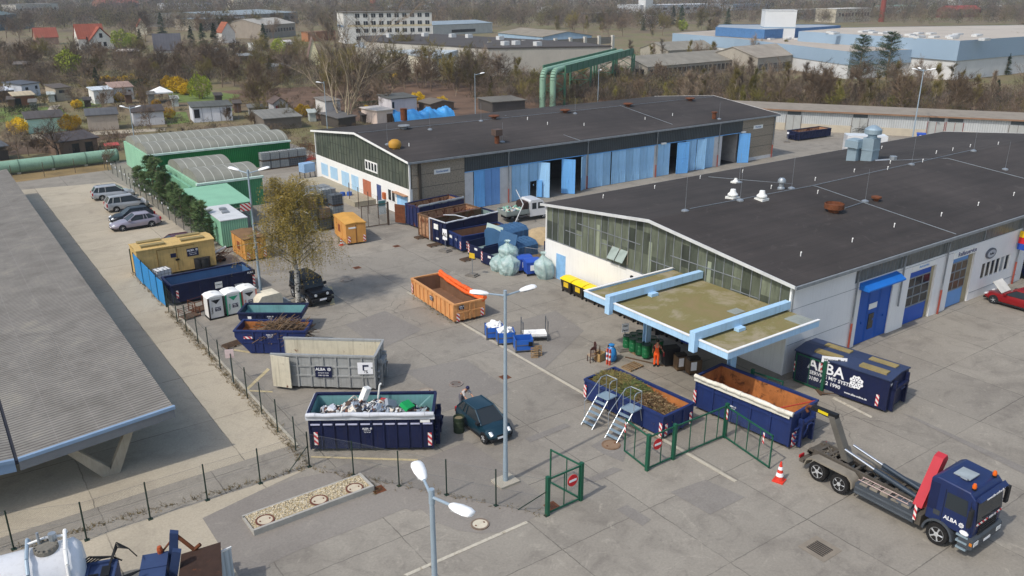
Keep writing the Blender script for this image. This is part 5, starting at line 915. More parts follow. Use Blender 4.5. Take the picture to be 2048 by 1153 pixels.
def roll_off(label, a, b, W_, H, col, inner, rib=.6, L=None, op='', hook='', rail=(), sk=.2, base=None, rz=None, name='roll_off_container', group='roll-off containers in the yard', slant=0):
    o, r0, l0 = edge(a, b) if b else (P(*a), rz, L); L = L or l0; t = thing(name, label, 'container', o, r0 if rz is None else rz, group); w = .07; g = MB()
    g.box(0, 0, sk, L, w, H); g.box(0, W_-w, sk, L, W_, H)
    if 'L' not in op: g.box(0, w, sk, w, W_-w, H)
    if 'R' not in op: g.box(L-w, w, sk, L, W_-w, H)
    g.box(w, w, sk, L-w, W_-w, sk+.06); n = max(3, int(round(L/rib)))
    for i in range(n+1):
        x = min(max(i*L/n, .05), L-.05); g.box(x-.045, -.07, sk, x+.045, 0, H-.1); g.box(x-.045, W_, sk, x+.045, W_+.07, H-.1)
    for y in (W_*.33, W_*.66):
        for x0, x1, s_ in ((-.06, 0, 'L'), (L, L+.06, 'R')):
            if s_ not in op: g.box(x0, y-.05, sk, x1, y+.05, H-.1)
    for z in rail: g.box(0, -.06, z-.05, L, 0, z+.05); g.box(0, W_, z-.05, L, W_+.06, z+.05)
    for q in ((-.05, -.08, H-.1, L+.05, .09, H+.02), (-.05, W_-.09, H-.1, L+.05, W_+.08, H+.02)): g.box(*q)
    if 'L' not in op: g.box(-.08, .09, H-.1, .07, W_-.09, H+.02)
    if 'R' not in op: g.box(L-.07, .09, H-.1, L+.08, W_-.09, H+.02)
    g.build('body', col, t); g = MB(); e = w+.004
    g.quad((e, e, sk+.07), (L-e, e, sk+.07), (L-e, W_-e, sk+.07), (e, W_-e, sk+.07)); g.quad((e, W_-e, sk+.07), (L-e, W_-e, sk+.07), (L-e, W_-e, H-.08), (e, W_-e, H-.08)); g.quad((L-e, e, sk+.07), (e, e, sk+.07), (e, e, H-.08), (L-e, e, H-.08))
    if 'L' not in op: g.quad((e, e, sk+.07), (e, W_-e, sk+.07), (e, W_-e, H-.08), (e, e, H-.08))
    if 'R' not in op: g.quad((L-e, W_-e, sk+.07), (L-e, e, sk+.07), (L-e, e, H-.08), (L-e, W_-e, H-.08))
    g.build('liner', inner, t)
    for y in (W_*.28, W_*.68): g = MB(); g.box(.1, y, .0, L-.1, y+.12, sk); g.build('skid_rail', base or M_blk, t)
    if hook:
        x, s_ = (L, 1) if hook == 'R' else (0, -1); g = MB(); q = lambda d: x+s_*d
        for y in (W_*.22, W_*.72): g.box(q(.06), y, .1, q(.3), y+.14, H*.8)
        g.box(q(.06), W_*.22, H*.62, q(.32), W_*.78, H*.7); g.tube((q(.34), W_*.42, H*.6), (q(.34), W_*.58, H*.6), .045); g.path([(q(.3), W_*.35, H*.35), (q(.42), W_*.35, H*.55), (q(.34), W_*.42, H*.6)], .04); g.path([(q(.3), W_*.65, H*.35), (q(.42), W_*.65, H*.55), (q(.34), W_*.58, H*.6)], .04)
        for z in (.5, .85, 1.2): g.box(q(.08), W_*.05, z, q(.2), W_*.2, z+.04)
        g.build('hook_frame', col, t)
    t['L'] = L; del t['L']; return t, L
def roller(t, L, y, z, m, r=.11, name='roller_tarp', sag=0):
    g = MB(); n = 14; pts = [Vector((-.05+(L+.1)*i/n, y+R.uniform(-.025, .025), z+R.uniform(-.02, .03)-sag*sin(pi*i/n))) for i in range(n+1)]
    for a, b in zip(pts[:-1], pts[1:]): g.tube(a, b, r*R.uniform(.85, 1.15), r*R.uniform(.85, 1.15), 8)
    return g.build(name, m, t, smooth=50)
# ---------------------------------------------------------------- open containers
t, L = roll_off('dark blue container full of mixed scrap, grey tarp rolled along its rim', (622, 905), (868, 902), 2.4, 2.2, M_navyc, M_tealin, .63, hook='R')
roller(t, L, -.1, 2.2, M_tarpg, .13); g = MB(); g.box(-.1, -.12, 1.92, L+.1, -.09, 2.2); g.box(-.12, -.1, 2.0, -.09, 2.4, 2.2); g.build('tarp_flap', M_tarpg, t)
for i in range(10): g = MB(); g.box(.12+i*L/10, -.1, 1.62, .12+(i+.75)*L/10, -.075, 1.7); g.build('reflector_strip', mat('pale_lilac', '#b7b9d2', .5), t)
decal(t, (L*.47, -.08, 1.3), FR, .55, False); stripe(t, (.35, -.08, .85), 0); stripe(t, (L-.18, -.08, .75), 0)
g = MB(); g.box(L-.65, -.085, 1.72, L-.15, -.07, 1.88); g.build('sign_plate', M_trimw, t)
T_scrap = t
t, L = roll_off('grey steel container with rusty pale inside and open end door folded back', (549, 777), (753, 783), 2.45, 2.28, M_greyc, M_palein, .78, op='L', hook='R', rail=(1.55, .95))
g = MB(); g.box(0, -.03, 0, 1.22, .03, 2.0); o = g.build('door', M_palein, t, loc=(0, -.08, .22)); o.rotation_euler = (0, 0, rad(-12)); decal(t, (L*.5, -.09, 1.22), FR, 1.0)
text('16075', .26, M_blk, t, (L-.75, -.09, 1.3), FR)
t, L = roll_off('orange open container with orange tarp along one long rim', (825, 593), (909, 649), 2.5, 1.5, M_orangec, M_brownin, .66, base=M_rustm, rail=())
g = MB(); g.box(L+.06, .1, .78, L+.1, 2.4, .88); g.box(L+.06, 1.2, .2, L+.1, 1.3, 1.4); g.build('end_rail', M_orangec, t); M_otarp = mat('orange_tarp', '#e8652a', .55, 0, .2, 2)
roller(t, L, 2.52, 1.55, M_otarp, .17, sag=.1); roller(t, L, 2.4, 1.42, M_otarp, .13, sag=.22); decal(t, (L*.5, -.08, .95), FR, .5); stripe(t, (.2, -.08, .75), 0); stripe(t, (L+.11, .25, .5), pi/2, .25, .6); stripe(t, (L+.11, 2.25, .55), pi/2, .25, .6); decal(t, (L+.08, .55, 1.2), RI, .42)
t, L = roll_off('blue container heaped with garden waste behind two step ladders', (1169, 802), (1325, 881), 2.43, 1.42, M_bluec, M_rustor, 1.35, hook='')
stripe(t, (.1, -.08, .7), 0, .2, .8); stripe(t, (L-.12, -.08, .6), 0, .2, .8); decal(t, (L*.56, -.08, .85), FR, .5, False); stripe(t, (L+.07, .15, .6), pi/2, .18, .7); stripe(t, (L+.07, 2.2, .6), pi/2, .18, .7); T_gard = t; L_gard = L
t, L = roll_off('deep blue container with orange rusty inside and white tarp rolled on its rim', (1388, 818), (1577, 901), 2.4, 2.1, M_bluec, M_rustor, 1.2, hook='R', rail=(1.55,))
roller(t, L, -.1, 2.12, mat('cream_tarp', '#d9d5c8', .7, 0, .2, 2), .13); g = MB(); g.box(-.06, -.12, 1.82, L*.98, -.09, 2.15); g.build('tarp_flap', mat('cream_tarp', '#d9d5c8'), t); stripe(t, (.05, -.1, .85), 0, .18, .8); decal(t, (L*.42, -.09, 1.1), FR, .5, False); stripe(t, (L+.07, .25, .6), pi/2, .4, .8); g = MB(); g.tube((L-1.0, .1, 2.0), (L-.05, 2.2, 2.1), .035); g.build('crossbar', mat('red_bar', '#b5412e', .6), t)
t, L = roll_off('long dark blue empty container by the blue sheeted fence', (348, 613), (507, 577), 2.45, 1.65, M_navyc, mat('blue_inside', '#4c6d92', .55, .1, .15, .8, streak=.2), 3.1, L=6.3, rz=.02)
stripe(t, (.35, -.1, .9), 0, .16, .6); stripe(t, (L-.05, -.1, .8), 0, .16, .9); g = MB(); g.box(3.2, -.1, .75, 3.75, -.075, 1.25); o = g.build('sign_plate', M_trimw, t); text('Container', .12, M_blk, o, (3.47, -.105, 1.05), FR)
g = MB(); g.box(L-.75, -.12, 1.3, L+.1, -.08, 1.72); o = g.build('sign_plate', M_plate, t); text('ALBA', .2, M_wlet, o, (L-.3, -.13, 1.52), FR)
def roofed(label, a, b, W_, H, col, L=None, rz=None, peak=.16, name='roofed_container', rib=0, roofm_=None):
    o, r0, l0 = edge(a, b); L = L or l0; t = thing(name, label, 'container', o, r0 if rz is None else rz); g = MB(); g.box(0, 0, .16, L, W_, H); n = int(L/rib) if rib else 0
    for i in range(n+1 if n else 0): g.box(i*L/n-.04, -.05, .2, i*L/n+.04, 0, H)
    g.build('body', col, t); g = MB(); g.prism([(-.06, H-.02), (W_/2, H+peak-.02), (W_+.06, H-.02), (W_+.06, H+.05), (W_/2, H+peak+.05), (-.06, H+.05)], 0, -.06, L+.06); g.prism([(0, H-.05), (W_, H-.05), (W_/2, H+peak-.03)], 0, 0, L); g.build('roof', roofm_ or col, t)
    for y in (W_*.25, W_*.68): g = MB(); g.box(.1, y, 0, L-.1, y+.14, .16); g.build('skid_rail', M_blk, t)
    return t, L
t, L = roofed('ochre yellow roofed container with two hatch pairs on its roof', (281, 561), (433, 533), 2.45, 2.45, M_ochrec, rz=0, L=6.25)
for x in (.5, 3.7):
    for y in (.35, 1.6): g = MB(); g.box(x, y, 2.55, x+1.9, y+.55, 2.72); g.build('roof_hatch', mat('hatch_olive', '#8f8056', .8), t)
for x in (1.55, 3.1): g = MB(); g.box(x, -.03, .3, x+.04, 0, 2.3); g.box(x, -.03, 2.26, x+1.5, 0, 2.3); g.build('door_seam', mat('seam_brown', '#8a6a33', .8), t)
decal(t, (4.4, -.02, 1.65), FR, .95); g = MB(); g.box(2.6, -.02, 1.45, 3.05, 0, 1.8); g.build('sign_plate', M_plate, t); g = MB(); g.box(2.95, -.1, 1.15, 3.25, 0, 1.3); g.build('door_lock', M_blk, t)
t, L = roofed('big dark blue roofed box container with large white lettering beside the hall', (1584, 762), (1770, 828), 2.5, 2.05, M_navyc, peak=.14, roofm_=mat('navy_roof', '#35415f', .55, .1, .12, .6))
for x in (1.0, 3.75):
    for y in (.35, 1.55): g = MB(); g.box(x, y, 2.12, x+1.6, y+.5, 2.26); g.build('roof_hatch', mat('hatch_olive', '#8f8056', .8), t)
text('ALBA', .95, M_wlet, t, (2.0, -.01, 1.5), FR, sx=1.0); cog(.42, M_wlet, t, (3.9, -.01, 1.3), FR); text('SERVICE MIT SYSTEM', .31, M_wlet, t, (2.45, -.01, .98), FR); text('0180 / 22 1990', .33, M_wlet, t, (2.0, -.01, .62), FR); text('www.alba-online.de', .17, M_wlet, t, (3.95, -.01, .45), FR)
stripe(t, (.08, -.01, 1.0), 0, .12, .7); stripe(t, (L-.55, -.01, .65), 0, .18, .7); g = MB()
for y in (.35, 2.0): g.box(L, y, .1, L+.22, y+.16, 1.95)
g.box(L, .35, 1.35, L+.24, 2.16, 1.5); g.tube((L+.26, 1, 1.3), (L+.26, 1.5, 1.3), .05); g.build('hook_frame', M_navyc, t); text('380', .2, M_wlet, t, (L+.01, .25, 1.75), RI); stripe(t, (L+.01, 2.35, .9), pi/2, .16, .7)
for a, b, lb, cz in (((467, 506), (493, 525), 'orange hazard store with brown dirty roof left of the birch', 0), ((670, 470), (694, 491.6), 'bright orange hazard store in front of the wire gate', 1)):
    t, L = roofed(lb, a, b, 1.9, 2.0, M_orbox, peak=.1, name='hazard_store', roofm_=mat('store_roof_brown', '#7c5f40', .85, 0, .25, 1) if not cz else mat('store_roof_orange', '#cf9a4a', .7, 0, .15, 1))
    for x in (.9, 2.6): g = MB(); g.box(x, -.04, .1, x+.08, 0, 1.95); g.build('door_bar', M_orbox, t)
    g = MB(); g.box(1.4, -.03, .8, 2.1, 0, 1.5); g.build('hazard_plate', mat('hazard_brown', '#8a4a2c', .7), t); stripe(t, (L+.02, .25, .55), pi/2, .25, .6); stripe(t, (L+.02, 1.72, .55), pi/2, .22, .6); g = MB(); g.box(L, .25, 1.55, L+.02, 1.0, 1.7) if cz else g.box(L, .75, 1.1, L+.02, 1.1, 1.35); g.build('sign_plate', M_trimw, t); g = MB(); g.box(L, .93, .15, L+.03, .98, 1.9); g.build('door_seam', M_rustm, t)
# row of containers with their short ends to the yard (local x along the end, y away)
t, L = roll_off('rusty open ended container with its door swung out, next to the back hall', (813, 451), (824, 454), 5.6, 2.3, mat('navy_rusted', '#28305a', .6, .1, .25, 1, rust=.42, rs=1.2, streak=.4), M_rustin, .65, L=2.35, rz=rad(-83), op='')
g = MB(); g.box(0, -.03, 0, 1.25, .03, 1.9); o = g.build('door', M_rustm, t, loc=(0, -.1, .2)); o.rotation_euler = (0, 0, rad(200)); o = roller(t, 5.6, 0, 0, M_zincd, .15); o.location = (2.3, 0, 2.35); o.rotation_euler = (0, 0, pi/2)
t, L = roll_off('container with rusty inside and open end facing the yard', (838, 474), (862, 482), 5.8, 2.35, mat('rusty_outside', '#70563f', .85, .1, .35, 1.2, rust=.5, rs=1.4, streak=.4), M_rustin, .6, L=2.35, rz=rad(-85), op='')
g = MB(); g.box(.12, -.02, .3, 2.2, .04, 2.2); g.build('end_opening', M_rustin, t)
t, L = roll_off('dark blue high container with grey inside and tarp frame', (863, 484), (888.7, 489.8), 6.2, 2.3, M_navyc, M_greyin, .6, L=2.4, rz=rad(-84))
o = roller(t, 6.2, 0, 0, M_tarpg, .08); o.location = (2.42, 0, 2.34); o.rotation_euler = (0, 0, pi/2); g = MB(); g.path([(0, -.1, 2.36), (2.4, -.1, 2.36)], .06); g.path([(0, 1.5, 2.36), (1.2, 2, 2.5), (2.4, 2.5, 2.36)], .05); g.path([(-.1, -.1, .2), (-.1, -.1, 2.36)], .06); g.path([(-.1, .1, .2), (-.1, .1, 2.3)], .05); g.build('tarp_frame', M_tarpg, t); g = MB(); g.box(.6, -.12, 1.45, 1.25, -.08, 1.95); g.build('sign_plate', M_trimw, t); stripe(t, (2.2, -.08, 1.0), 0, .18, .7); g = MB(); g.box(.9, -.1, .5, 1.3, -.075, .65); g.build('sign_plate', M_trimw, t)
t, L = roll_off('low blue container with brown inside between two taller dark ones', (898.3, 493.6), (922, 507), 5.4, 1.55, M_bluec, M_brownin, .8, L=2.4, rz=rad(-92))
decal(t, (1.5, -.08, 1.05), FR, .4, False); g = MB(); g.box(.3, -.1, 1.0, .75, -.075, 1.25); g.build('sign_plate', M_trimw, t); stripe(t, (2.25, -.08, .7), 0, .2, .7); o = stripe(t, (2.48, .5, .7), pi/2, .2, .7)
def press(label, a, rz, Lb, Hh, lid):
    o = P(*a); t = thing('press_container', label, 'press container', o, rz, 'waste press containers'); g = MB(); n = 8; W_ = 2.3
    prof = [(0, .2), (W_, .2), (W_, Hh-.35), (W_*.86, Hh-.08), (W_/2, Hh), (W_*.14, Hh-.08), (0, Hh-.35)]; g.prism(prof, 1, 1.9, 1.9+Lb); g.build('body', M_tealc, t); g = MB()
    for i in range(7): y = 2+i*(Lb-.2)/6; g.prism([(-.04, .3), (W_+.04, .3), (W_+.04, Hh-.34), (W_*.87, Hh-.04), (W_/2, Hh+.05), (W_*.13, Hh-.04), (-.04, Hh-.34)], 1, y, y+.07)
    g.build('rib', M_tealc, t); g = MB(); h = 1.35; g.box(0, 0, .1, W_, .08, h-.25); g.box(0, .08, .1, .08, 1.9, h); g.box(W_-.08, .08, .1, W_, 1.9, h); g.build('hopper', M_navyc, t); g = MB(); g.box(.08, .08, .5, W_-.08, 1.88, .6); g.build('hopper_floor', M_greyin, t)
    g = MB(); g.box(0, 0, 0, W_, .06, 1.35); q = g.build('lid', mat('lid_pale', '#a9bdb9', .6, 0, .1, 1) if lid else M_tealc, t, loc=(0, 1.9, 1.35)); q.rotation_euler = (rad(-14), 0, 0); stripe(t, (W_-.15, -.01, .7), 0, .2, .8); stripe(t, (.15, -.01, .7), 0, .2, .8); g = MB(); g.box(1, -.02, .75, 1.4, 0, .95); g.build('sign_plate', M_trimw, t); g = MB()
    for x in (.4, 1.7): g.box(x, .1, 0, x+.14, 1.9+Lb, .2)
    g.build('skid_rail', M_blk, t); return t
press('dark teal press container with pale lid open and curved ribbed top', (936, 511), rad(-86), 3.3, 2.35, 1); press('smaller dark teal press container nearest the clear sacks', (962, 527), rad(-86), 2.7, 1.8, 0)
t, L = roll_off('small dark blue container far away in front of the garage row', (1597, 283), (1660, 274), 2.3, 1.4, M_navyc, M_rustin, .6, hook='L')
# skips
def skip(label, a, b, W_, H, col, inner, stripes):
    o, rz, l = edge(a, b); t = thing('skip', label, 'skip', o, rz, 'blue skips'); L = l+1.9; x0, x1 = -.95, l+.95; out = [(x0, H*.72), (x0, H), (x1, H), (x1, H*.78), (l, .05), (0, .05)]; g = MB(); g.prism(out, 1, 0, .07); g.prism(out, 1, W_-.07, W_)
    for pa, pb in (((x0, H*.72), (0, .05)), ((x1, H*.78), (l, .05))): g.prism([pa, pb, (pb[0]+(.06 if pb[0] < 1 else -.06), pb[1]), (pa[0]+(.06 if pa[0] < 0 else -.06), pa[1])], 1, .07, W_-.07)
    g.box(x0, .07, H*.72, x0+.06, W_-.07, H); g.box(x1-.06, .07, H*.78, x1, W_-.07, H); g.box(0, .07, .05, l, W_-.07, .12)
    for x in (l*.1, l*.3, l*.7, l*.9): g.box(x-.05, -.06, .15, x+.05, 0, H-.06)
    g.box(x0*.55, -.05, H*.48, l-x0*.55, 0, H*.54)
    for q in ((x0-.06, -.06, H-.09, x1+.06, .08, H+.02), (x0-.06, W_-.08, H-.09, x1+.06, W_+.06, H+.02), (x0-.06, .08, H-.09, x0+.08, W_-.08, H+.02), (x1-.08, .08, H-.09, x1+.06, W_-.08, H+.02)): g.box(*q)
    g.build('body', col, t); g = MB(); e = .08; g.quad((x0+e, W_-e, H-.1), (x0+e, W_-e, H*.72), (0, W_-e, .13), (l, W_-e, .13), (x1-e, W_-e, H*.78), (x1-e, W_-e, H-.1)); g.quad((x1-e, e, H-.1), (x1-e, e, H*.78), (l, e, .13), (0, e, .13), (x0+e, e, H*.72), (x0+e, e, H-.1)); g.quad((x1-e-.01, W_-e, H-.1), (x1-e-.01, W_-e, H*.78), (x1-e-.01, e, H*.78), (x1-e-.01, e, H-.1)); g.quad((x1-e, W_-e, H*.78), (l-.05, W_-e, .13), (l-.05, e, .13), (x1-e, e, H*.78)); g.quad((x0+e, e, H*.72), (.05, e, .13), (.05, W_-e, .13), (x0+e, W_-e, H*.72)); g.quad((0, e, .135), (l, e, .135), (l, W_-e, .135), (0, W_-e, .135)); g.build('liner', inner, t)
    for x in (l*.1, l*.9): 
        for y in (-.06, W_): g = MB(); g.tube((x, y, H*.62), (x, y+.08, H*.62), .07); g.build('lifting_pin', M_blk, t)
    decal(t, (l*.5, -.02, H*.78), FR, .5, False)
    if stripes: [stripe(t, (x, -.02, H*.7), 0, .6, .16) for x in (x0+.9, x1-.9)]
    return t, l
t, l = skip('blue skip with rusty inside full of cut branches', (502, 708), (585, 709), 1.9, 1.65, mat('skip_blue', '#223164', .5, .1, .2, .8, streak=.4, rust=.12, rs=2.5, dent=.3), M_rustor, 1); T_sk = t; l_sk = l
t, l = skip('blue skip with empty teal inside', (508, 668), (580, 668), 1.9, 1.55, M_navyc, M_tealin, 0); g = MB(); g.box(-.3, -.03, .95, -.05, -.01, 1.3); g.build('sign_plate', M_trimw, t); g = MB(); g.box(0, 0, -.2, .03, 1.0, .2); g.build('sign_plate', M_trimw, t, loc=(l+.83, .4, 1.2))
# ---------------------------------------------------------------- heaps
def heap(name, label, t, x0, x1, y0, y1, z, n, cols, mk, wd=None):
    Vs, Fs, Is = [], [], []; mw = t.matrix_world if False else Matrix.Translation(t.location) @ Matrix.Rotation(t.rotation_euler.z, 4, 'Z'); g = MB(X=mw)
    nx, ny = 26, 10
    hf = lambda u, w_: z(u)*(1-.35*(2*w_-1)**2)
    for i in range(nx+1):
        for j in range(ny+1): u, w_ = i/nx, j/ny; g.add([(x0+(x1-x0)*u, y0+(y1-y0)*w_, hf(u, w_)+R.uniform(-.05, .05)-.06)], [])
    g.f = []; g.m = []
    for i in range(nx):
        for j in range(ny): a = i*(ny+1)+j; g.f.append([a, a+ny+1, a+ny+2, a+1]); g.m.append(0)
    for i in range(n):
        u, w_ = R.uniform(.02, .98), R.uniform(.04, .96); g.cur = R.randrange(len(cols)) if wd is None else wd(u); mk(g, Vector((x0+(x1-x0)*u, y0+(y1-y0)*w_, hf(u, w_)+R.uniform(-.03, .08))))
    return tag(g.build(name, cols), label, 'heap', kind='stuff')
def rnd(): return Vector((R.gauss(0, 1), R.gauss(0, 1), R.gauss(0, .6))).normalized()
def chunk(g, c):
    d = rnd(); e = d.orthogonal().normalized(); f = d.cross(e); s_ = (R.uniform(.06, .3), R.uniform(.04, .2), R.uniform(.02, .12)); vs = [c+d*a*s_[0]+e*b*s_[1]+f*h*s_[2] for a, b, h in ((-1,-1,-1),(1,-1,-1),(1,1,-1),(-1,1,-1),(-1,-1,1),(1,-1,1),(1,1,1),(-1,1,1))]; g.add(vs, [(0,3,2,1),(4,5,6,7),(0,1,5,4),(1,2,6,5),(2,3,7,6),(3,0,4,7)])
def straw(g, c): d = rnd(); d.z *= .6; l = R.uniform(.1, .4); g.tube(c-d*l, c+d*l, R.uniform(.006, .014), n=3, cap=False)
def stick(g, c): d = (Vector((1, .15, .2))+rnd()*.7).normalized(); l = R.uniform(.4, 1.1); g.tube(c-d*l, c+d*l+Vector((0, 0, .15)), R.uniform(.012, .03), n=3, cap=False)
CM = lambda h: mat('scrap_'+h.strip('#'), h, .6, 0, .1, 3)
SC = [CM(h) for h in ('#232428', '#2e3036', '#46494f', '#e2e2de', '#c9ccd0', '#8b8f96', '#5b4a40', '#d8cfc0', '#8f9ba8', '#6f4a3c', '#3a4a6a')]
L = 6.37; heap('scrap_heap', 'mixed electric scrap of white, black and grey pieces filling the dark blue container', T_scrap, .38, L-.4, .36, 2.04, lambda u: 1.62+.42*sin(pi*min(1, u*1.15))**1.5+.1*sin(u*25), 900, SC, chunk)
mwS = Matrix.Translation(T_scrap.location) @ Matrix.Rotation(T_scrap.rotation_euler.z, 4, 'Z')
def scrap(name, label, x, y, z, sx, sy, sz, col, rot, cat):
    g = MB(); g.box(-sx, -sy, -sz, sx, sy, sz); g.box(-sx*.8, -sy-.012, -sz*.6, sx*.8, -sy, sz*.75); o = g.build(name, CM(col)); o.location = mwS @ Vector((x, y, z)); o.rotation_euler = rot; tag(o, label, cat)
scrap('appliance', 'white boxy appliance sticking up from the scrap heap', 2.7, 1.6, 2.50, .2, .14, .42, '#ecebe6', (.3, .25, .4), 'appliance'); scrap('crate', 'bright green plastic crate on the scrap heap', 4.95, 1.2, 2.02, .34, .26, .12, '#17a258', (.5, .2, .5), 'crate'); scrap('suitcase', 'grey oval case lying in the scrap heap', 4.1, 1.3, 2.10, .36, .2, .1, '#8d959f', (.8, .6, .2), 'case'); scrap('bucket', 'red plastic piece on the scrap heap', 3.7, 1.5, 2.10, .16, .16, .14, '#d0252c', (.3, .4, 0), 'plastic piece'); scrap('panel', 'white flat panel leaning at the right end of the scrap heap', 5.7, .7, 1.92, .4, .03, .16, '#e4ebea', (.9, .1, .5), 'panel'); scrap('panel', 'pale teal panel at the right end of the scrap heap', 5.85, 1.5, 2.10, .4, .03, .2, '#7fa7a2', (.8, -.3, .3), 'panel'); scrap('appliance', 'white box near the left end of the scrap heap', 1.05, 1.2, 1.92, .3, .18, .1, '#e3e4e8', (.4, .2, .7), 'appliance')
g = MB(); g.path([(0, 0, 0), (.12, 0, .55), (.2, 0, 1.0), (.3, 0, 1.05)], .05); o = g.build('drain_pipe', CM('#e2e2de')); o.location = mwS @ Vector((3.3, 1.8, 1.9)); tag(o, 'bent white pipe standing out of the scrap heap', 'pipe')
g = MB(); n = 14; g.path([(.25*cos(i*2*pi/n), .08*sin(i), .25*sin(i*2*pi/n)) for i in range(n+1)], .035); o = g.build('hose_coil', CM('#d8cfc0')); o.location = mwS @ Vector((2.1, 1.4, 2.25)); tag(o, 'pale coiled hose ring on the scrap heap', 'hose')
GW = [mat('hay', '#8f8150', .95, 0, .3, 4), mat('hay_dark', '#5f5434', .95, 0, .3, 4), mat('clippings', '#6d7442', .95, 0, .3, 4), mat('twig_litter', '#6b5138', .95, 0, .3, 4), mat('pale_stalks', '#b09a74', .95, 0, .2, 4), mat('ivy_green', '#56713f', .9, 0, .3, 4)]
heap('garden_waste', 'garden waste of dry grass, twigs and green cuttings in the blue container', T_gard, .12, L_gard-.14, .12, 2.3, lambda u: .95+.75*max(0, cos((u-.27)*2.4))**2+.05*sin(u*31), 6500, GW, straw, lambda u: R.choice((0, 0, 0, 1, 2, 1)) if u < .38 else R.choice((5, 5, 2, 2, 1, 0)) if u < .56 else R.choice((3, 3, 4, 1, 3)))
heap('branch_heap', 'cut branches heaped in the rusty skip', T_sk, .5, l_sk+.6, .15, 1.75, lambda u: .9+.75*sin(pi*min(1, u*.9+.1)), 420, [M_woodd, M_bark, mat('cut_branch', '#7f6548', .9)], stick)
# ================================================================ SMALL YARD THINGS
def box_thing(name, label, cat, loc, rz=0, group=None): return thing(name, label, cat, loc, rz, group)
# portable toilets
for i, (px, py, m, em, lb) in enumerate(((420.3, 642, '#e3e2de', '#2a1f1f', 'white portable toilet with black edge, leftmost of three'), (455, 634, '#e0e4e0', '#2f9c74', 'white portable toilet with green corner posts between the other two'), (487, 626, '#e2e2e0', '#c26a5a', 'white portable toilet rightmost of three with reddish lettering'))):
    t = thing('portable_toilet', lb, 'toilet', P(px, py), .02, 'portable toilets'); W_, H = 1.15, 1.68; g = MB(); g.box(.03, .03, .12, W_-.03, W_-.03, H); g.build('cabin', mat('cabin_'+m[1:], m, .5, 0, .05, 1, streak=.2), t)
    g = MB(); g.prism([(-.04, H), (W_+.04, H), (W_*.85, H+.11), (W_/2, H+.16), (W_*.15, H+.11)], 1, -.04, W_+.04); g.lathe([(.1, H+.08), (.1, H+.22), (.04, H+.23)], 8, (W_*.45, W_*.6, 0)); g.build('roof', mat('cabin_roof', '#efefec', .5, 0, .04), t, smooth=35)
    for x, y in ((0, 0), (W_-.09, 0)): g = MB(); g.box(x, y-.02, .1, x+.09, y+.09, H); g.build('corner_post', mat('post_'+em[1:], em, .5), t)
    g = MB(); g.box(0, 0, 0, W_, W_, .12); g.build('base', M_blk, t); g = MB(); g.prism([(.25, H-.2), (W_-.25, H-.2), (W_/2, H-.52)], 1, -.005, .03); g.build('door_sign', mat('sign_'+em[1:], em if i == 1 else '#26262a', .5), t); decal(t, (W_*.58, .01, H*.45), FR, .42); text('Toilette', .16, mat('post_'+em[1:], em), t, (.25, .0, .7), (pi/2, -pi/2, 0))
t = thing('covered_trailer', 'cream rounded plastic trailer hood beside the portable toilets', 'trailer', P(520, 628), .1); g = MB(); g.prism([(0, .35), (1.9, .35), (1.9, 1.0), (1.7, 1.25), (.3, 1.25), (0, .9)], 1, 0, 1.3); g.build('hood', M_beige, t, smooth=50); g = MB(); g.box(-.1, .1, .2, 2.6, 1.2, .35); g.path([(1.9, .6, .3), (3.1, .65, .3)], .05); g.build('chassis', M_zincd, t)
for y in (.0, 1.3): g = MB(); g.tube((.9, y-.08, .28), (.9, y+.08, .28), .28, n=12); g.build('wheel', M_tyre, t)
t = thing('step_stool', 'small white step stool at the long dark blue container', 'steps', P(475, 592), 0); g = MB(); g.box(0, 0, .75, .7, .5, .8); g.box(0, -.35, .4, .7, -.05, .45); g.path([(0, -.3, 0), (0, .25, .8)], .03); g.path([(.7, -.3, 0), (.7, .25, .8)], .03); g.path([(0, .5, 0), (0, .25, .8)], .03); g.path([(.7, .5, 0), (.7, .25, .8)], .03); g.build('frame', M_alu, t)
def ibc(label, loc, rz, bottle, group, z=0, cage='#8d9298'):
    t = thing('tank_cage', label, 'tank', Vector(loc)+Vector((0, 0, z)), rz, group); g = MB(); g.box(.05, .05, .16, 1.15, .95, 1.08); g.lathe([(.14, 1.08), (.14, 1.14)], 10, (.6, .5, 0)); g.build('tank', bottle, t); g = MB(); m = mat('cage_'+cage[1:], cage, .5, .4)
    for i in range(5): x = i*.3; g.box(x-.012, -.01, .15, x+.012, .015, 1.12); g.box(x-.012, .985, .15, x+.012, 1.01, 1.12)
    for j in range(4): y = j*.333; g.box(-.01, y-.012, .15, .015, y+.012, 1.12); g.box(1.185, y-.012, .15, 1.21, y+.012, 1.12)
    for zz in (.3, .55, .8, 1.1): g.box(-.015, -.015, zz-.012, 1.215, .0, zz+.012); g.box(-.015, 1, zz-.012, 1.215, 1.015, zz+.012); g.box(-.015, 0, zz-.012, 0, 1, zz+.012); g.box(1.2, 0, zz-.012, 1.215, 1, zz+.012)
    for x in (.3, .6, .9): g.box(x-.02, 0, 1.1, x+.02, 1, 1.125)
    g.build('cage', m, t); g = MB()
    for y in (0, .42, .85): g.box(0, y, 0, 1.2, y+.13, .14)
    g.build('pallet', M_woodd, t); return t
M_ibw = mat('ibc_white', '#dfe2e4', .4, 0, .06, 2); M_ibg = mat('ibc_grey', '#a9adab', .45, 0, .2, 2); M_ibr = mat('ibc_rust', '#9a7d62', .7, 0, .3, 2); M_ibd = mat('ibc_dark', '#555b60', .6, 0, .25, 2)
a = ibc('white caged tank lying between the ochre and the dark blue container', P(318, 570), .2, M_ibw, None)
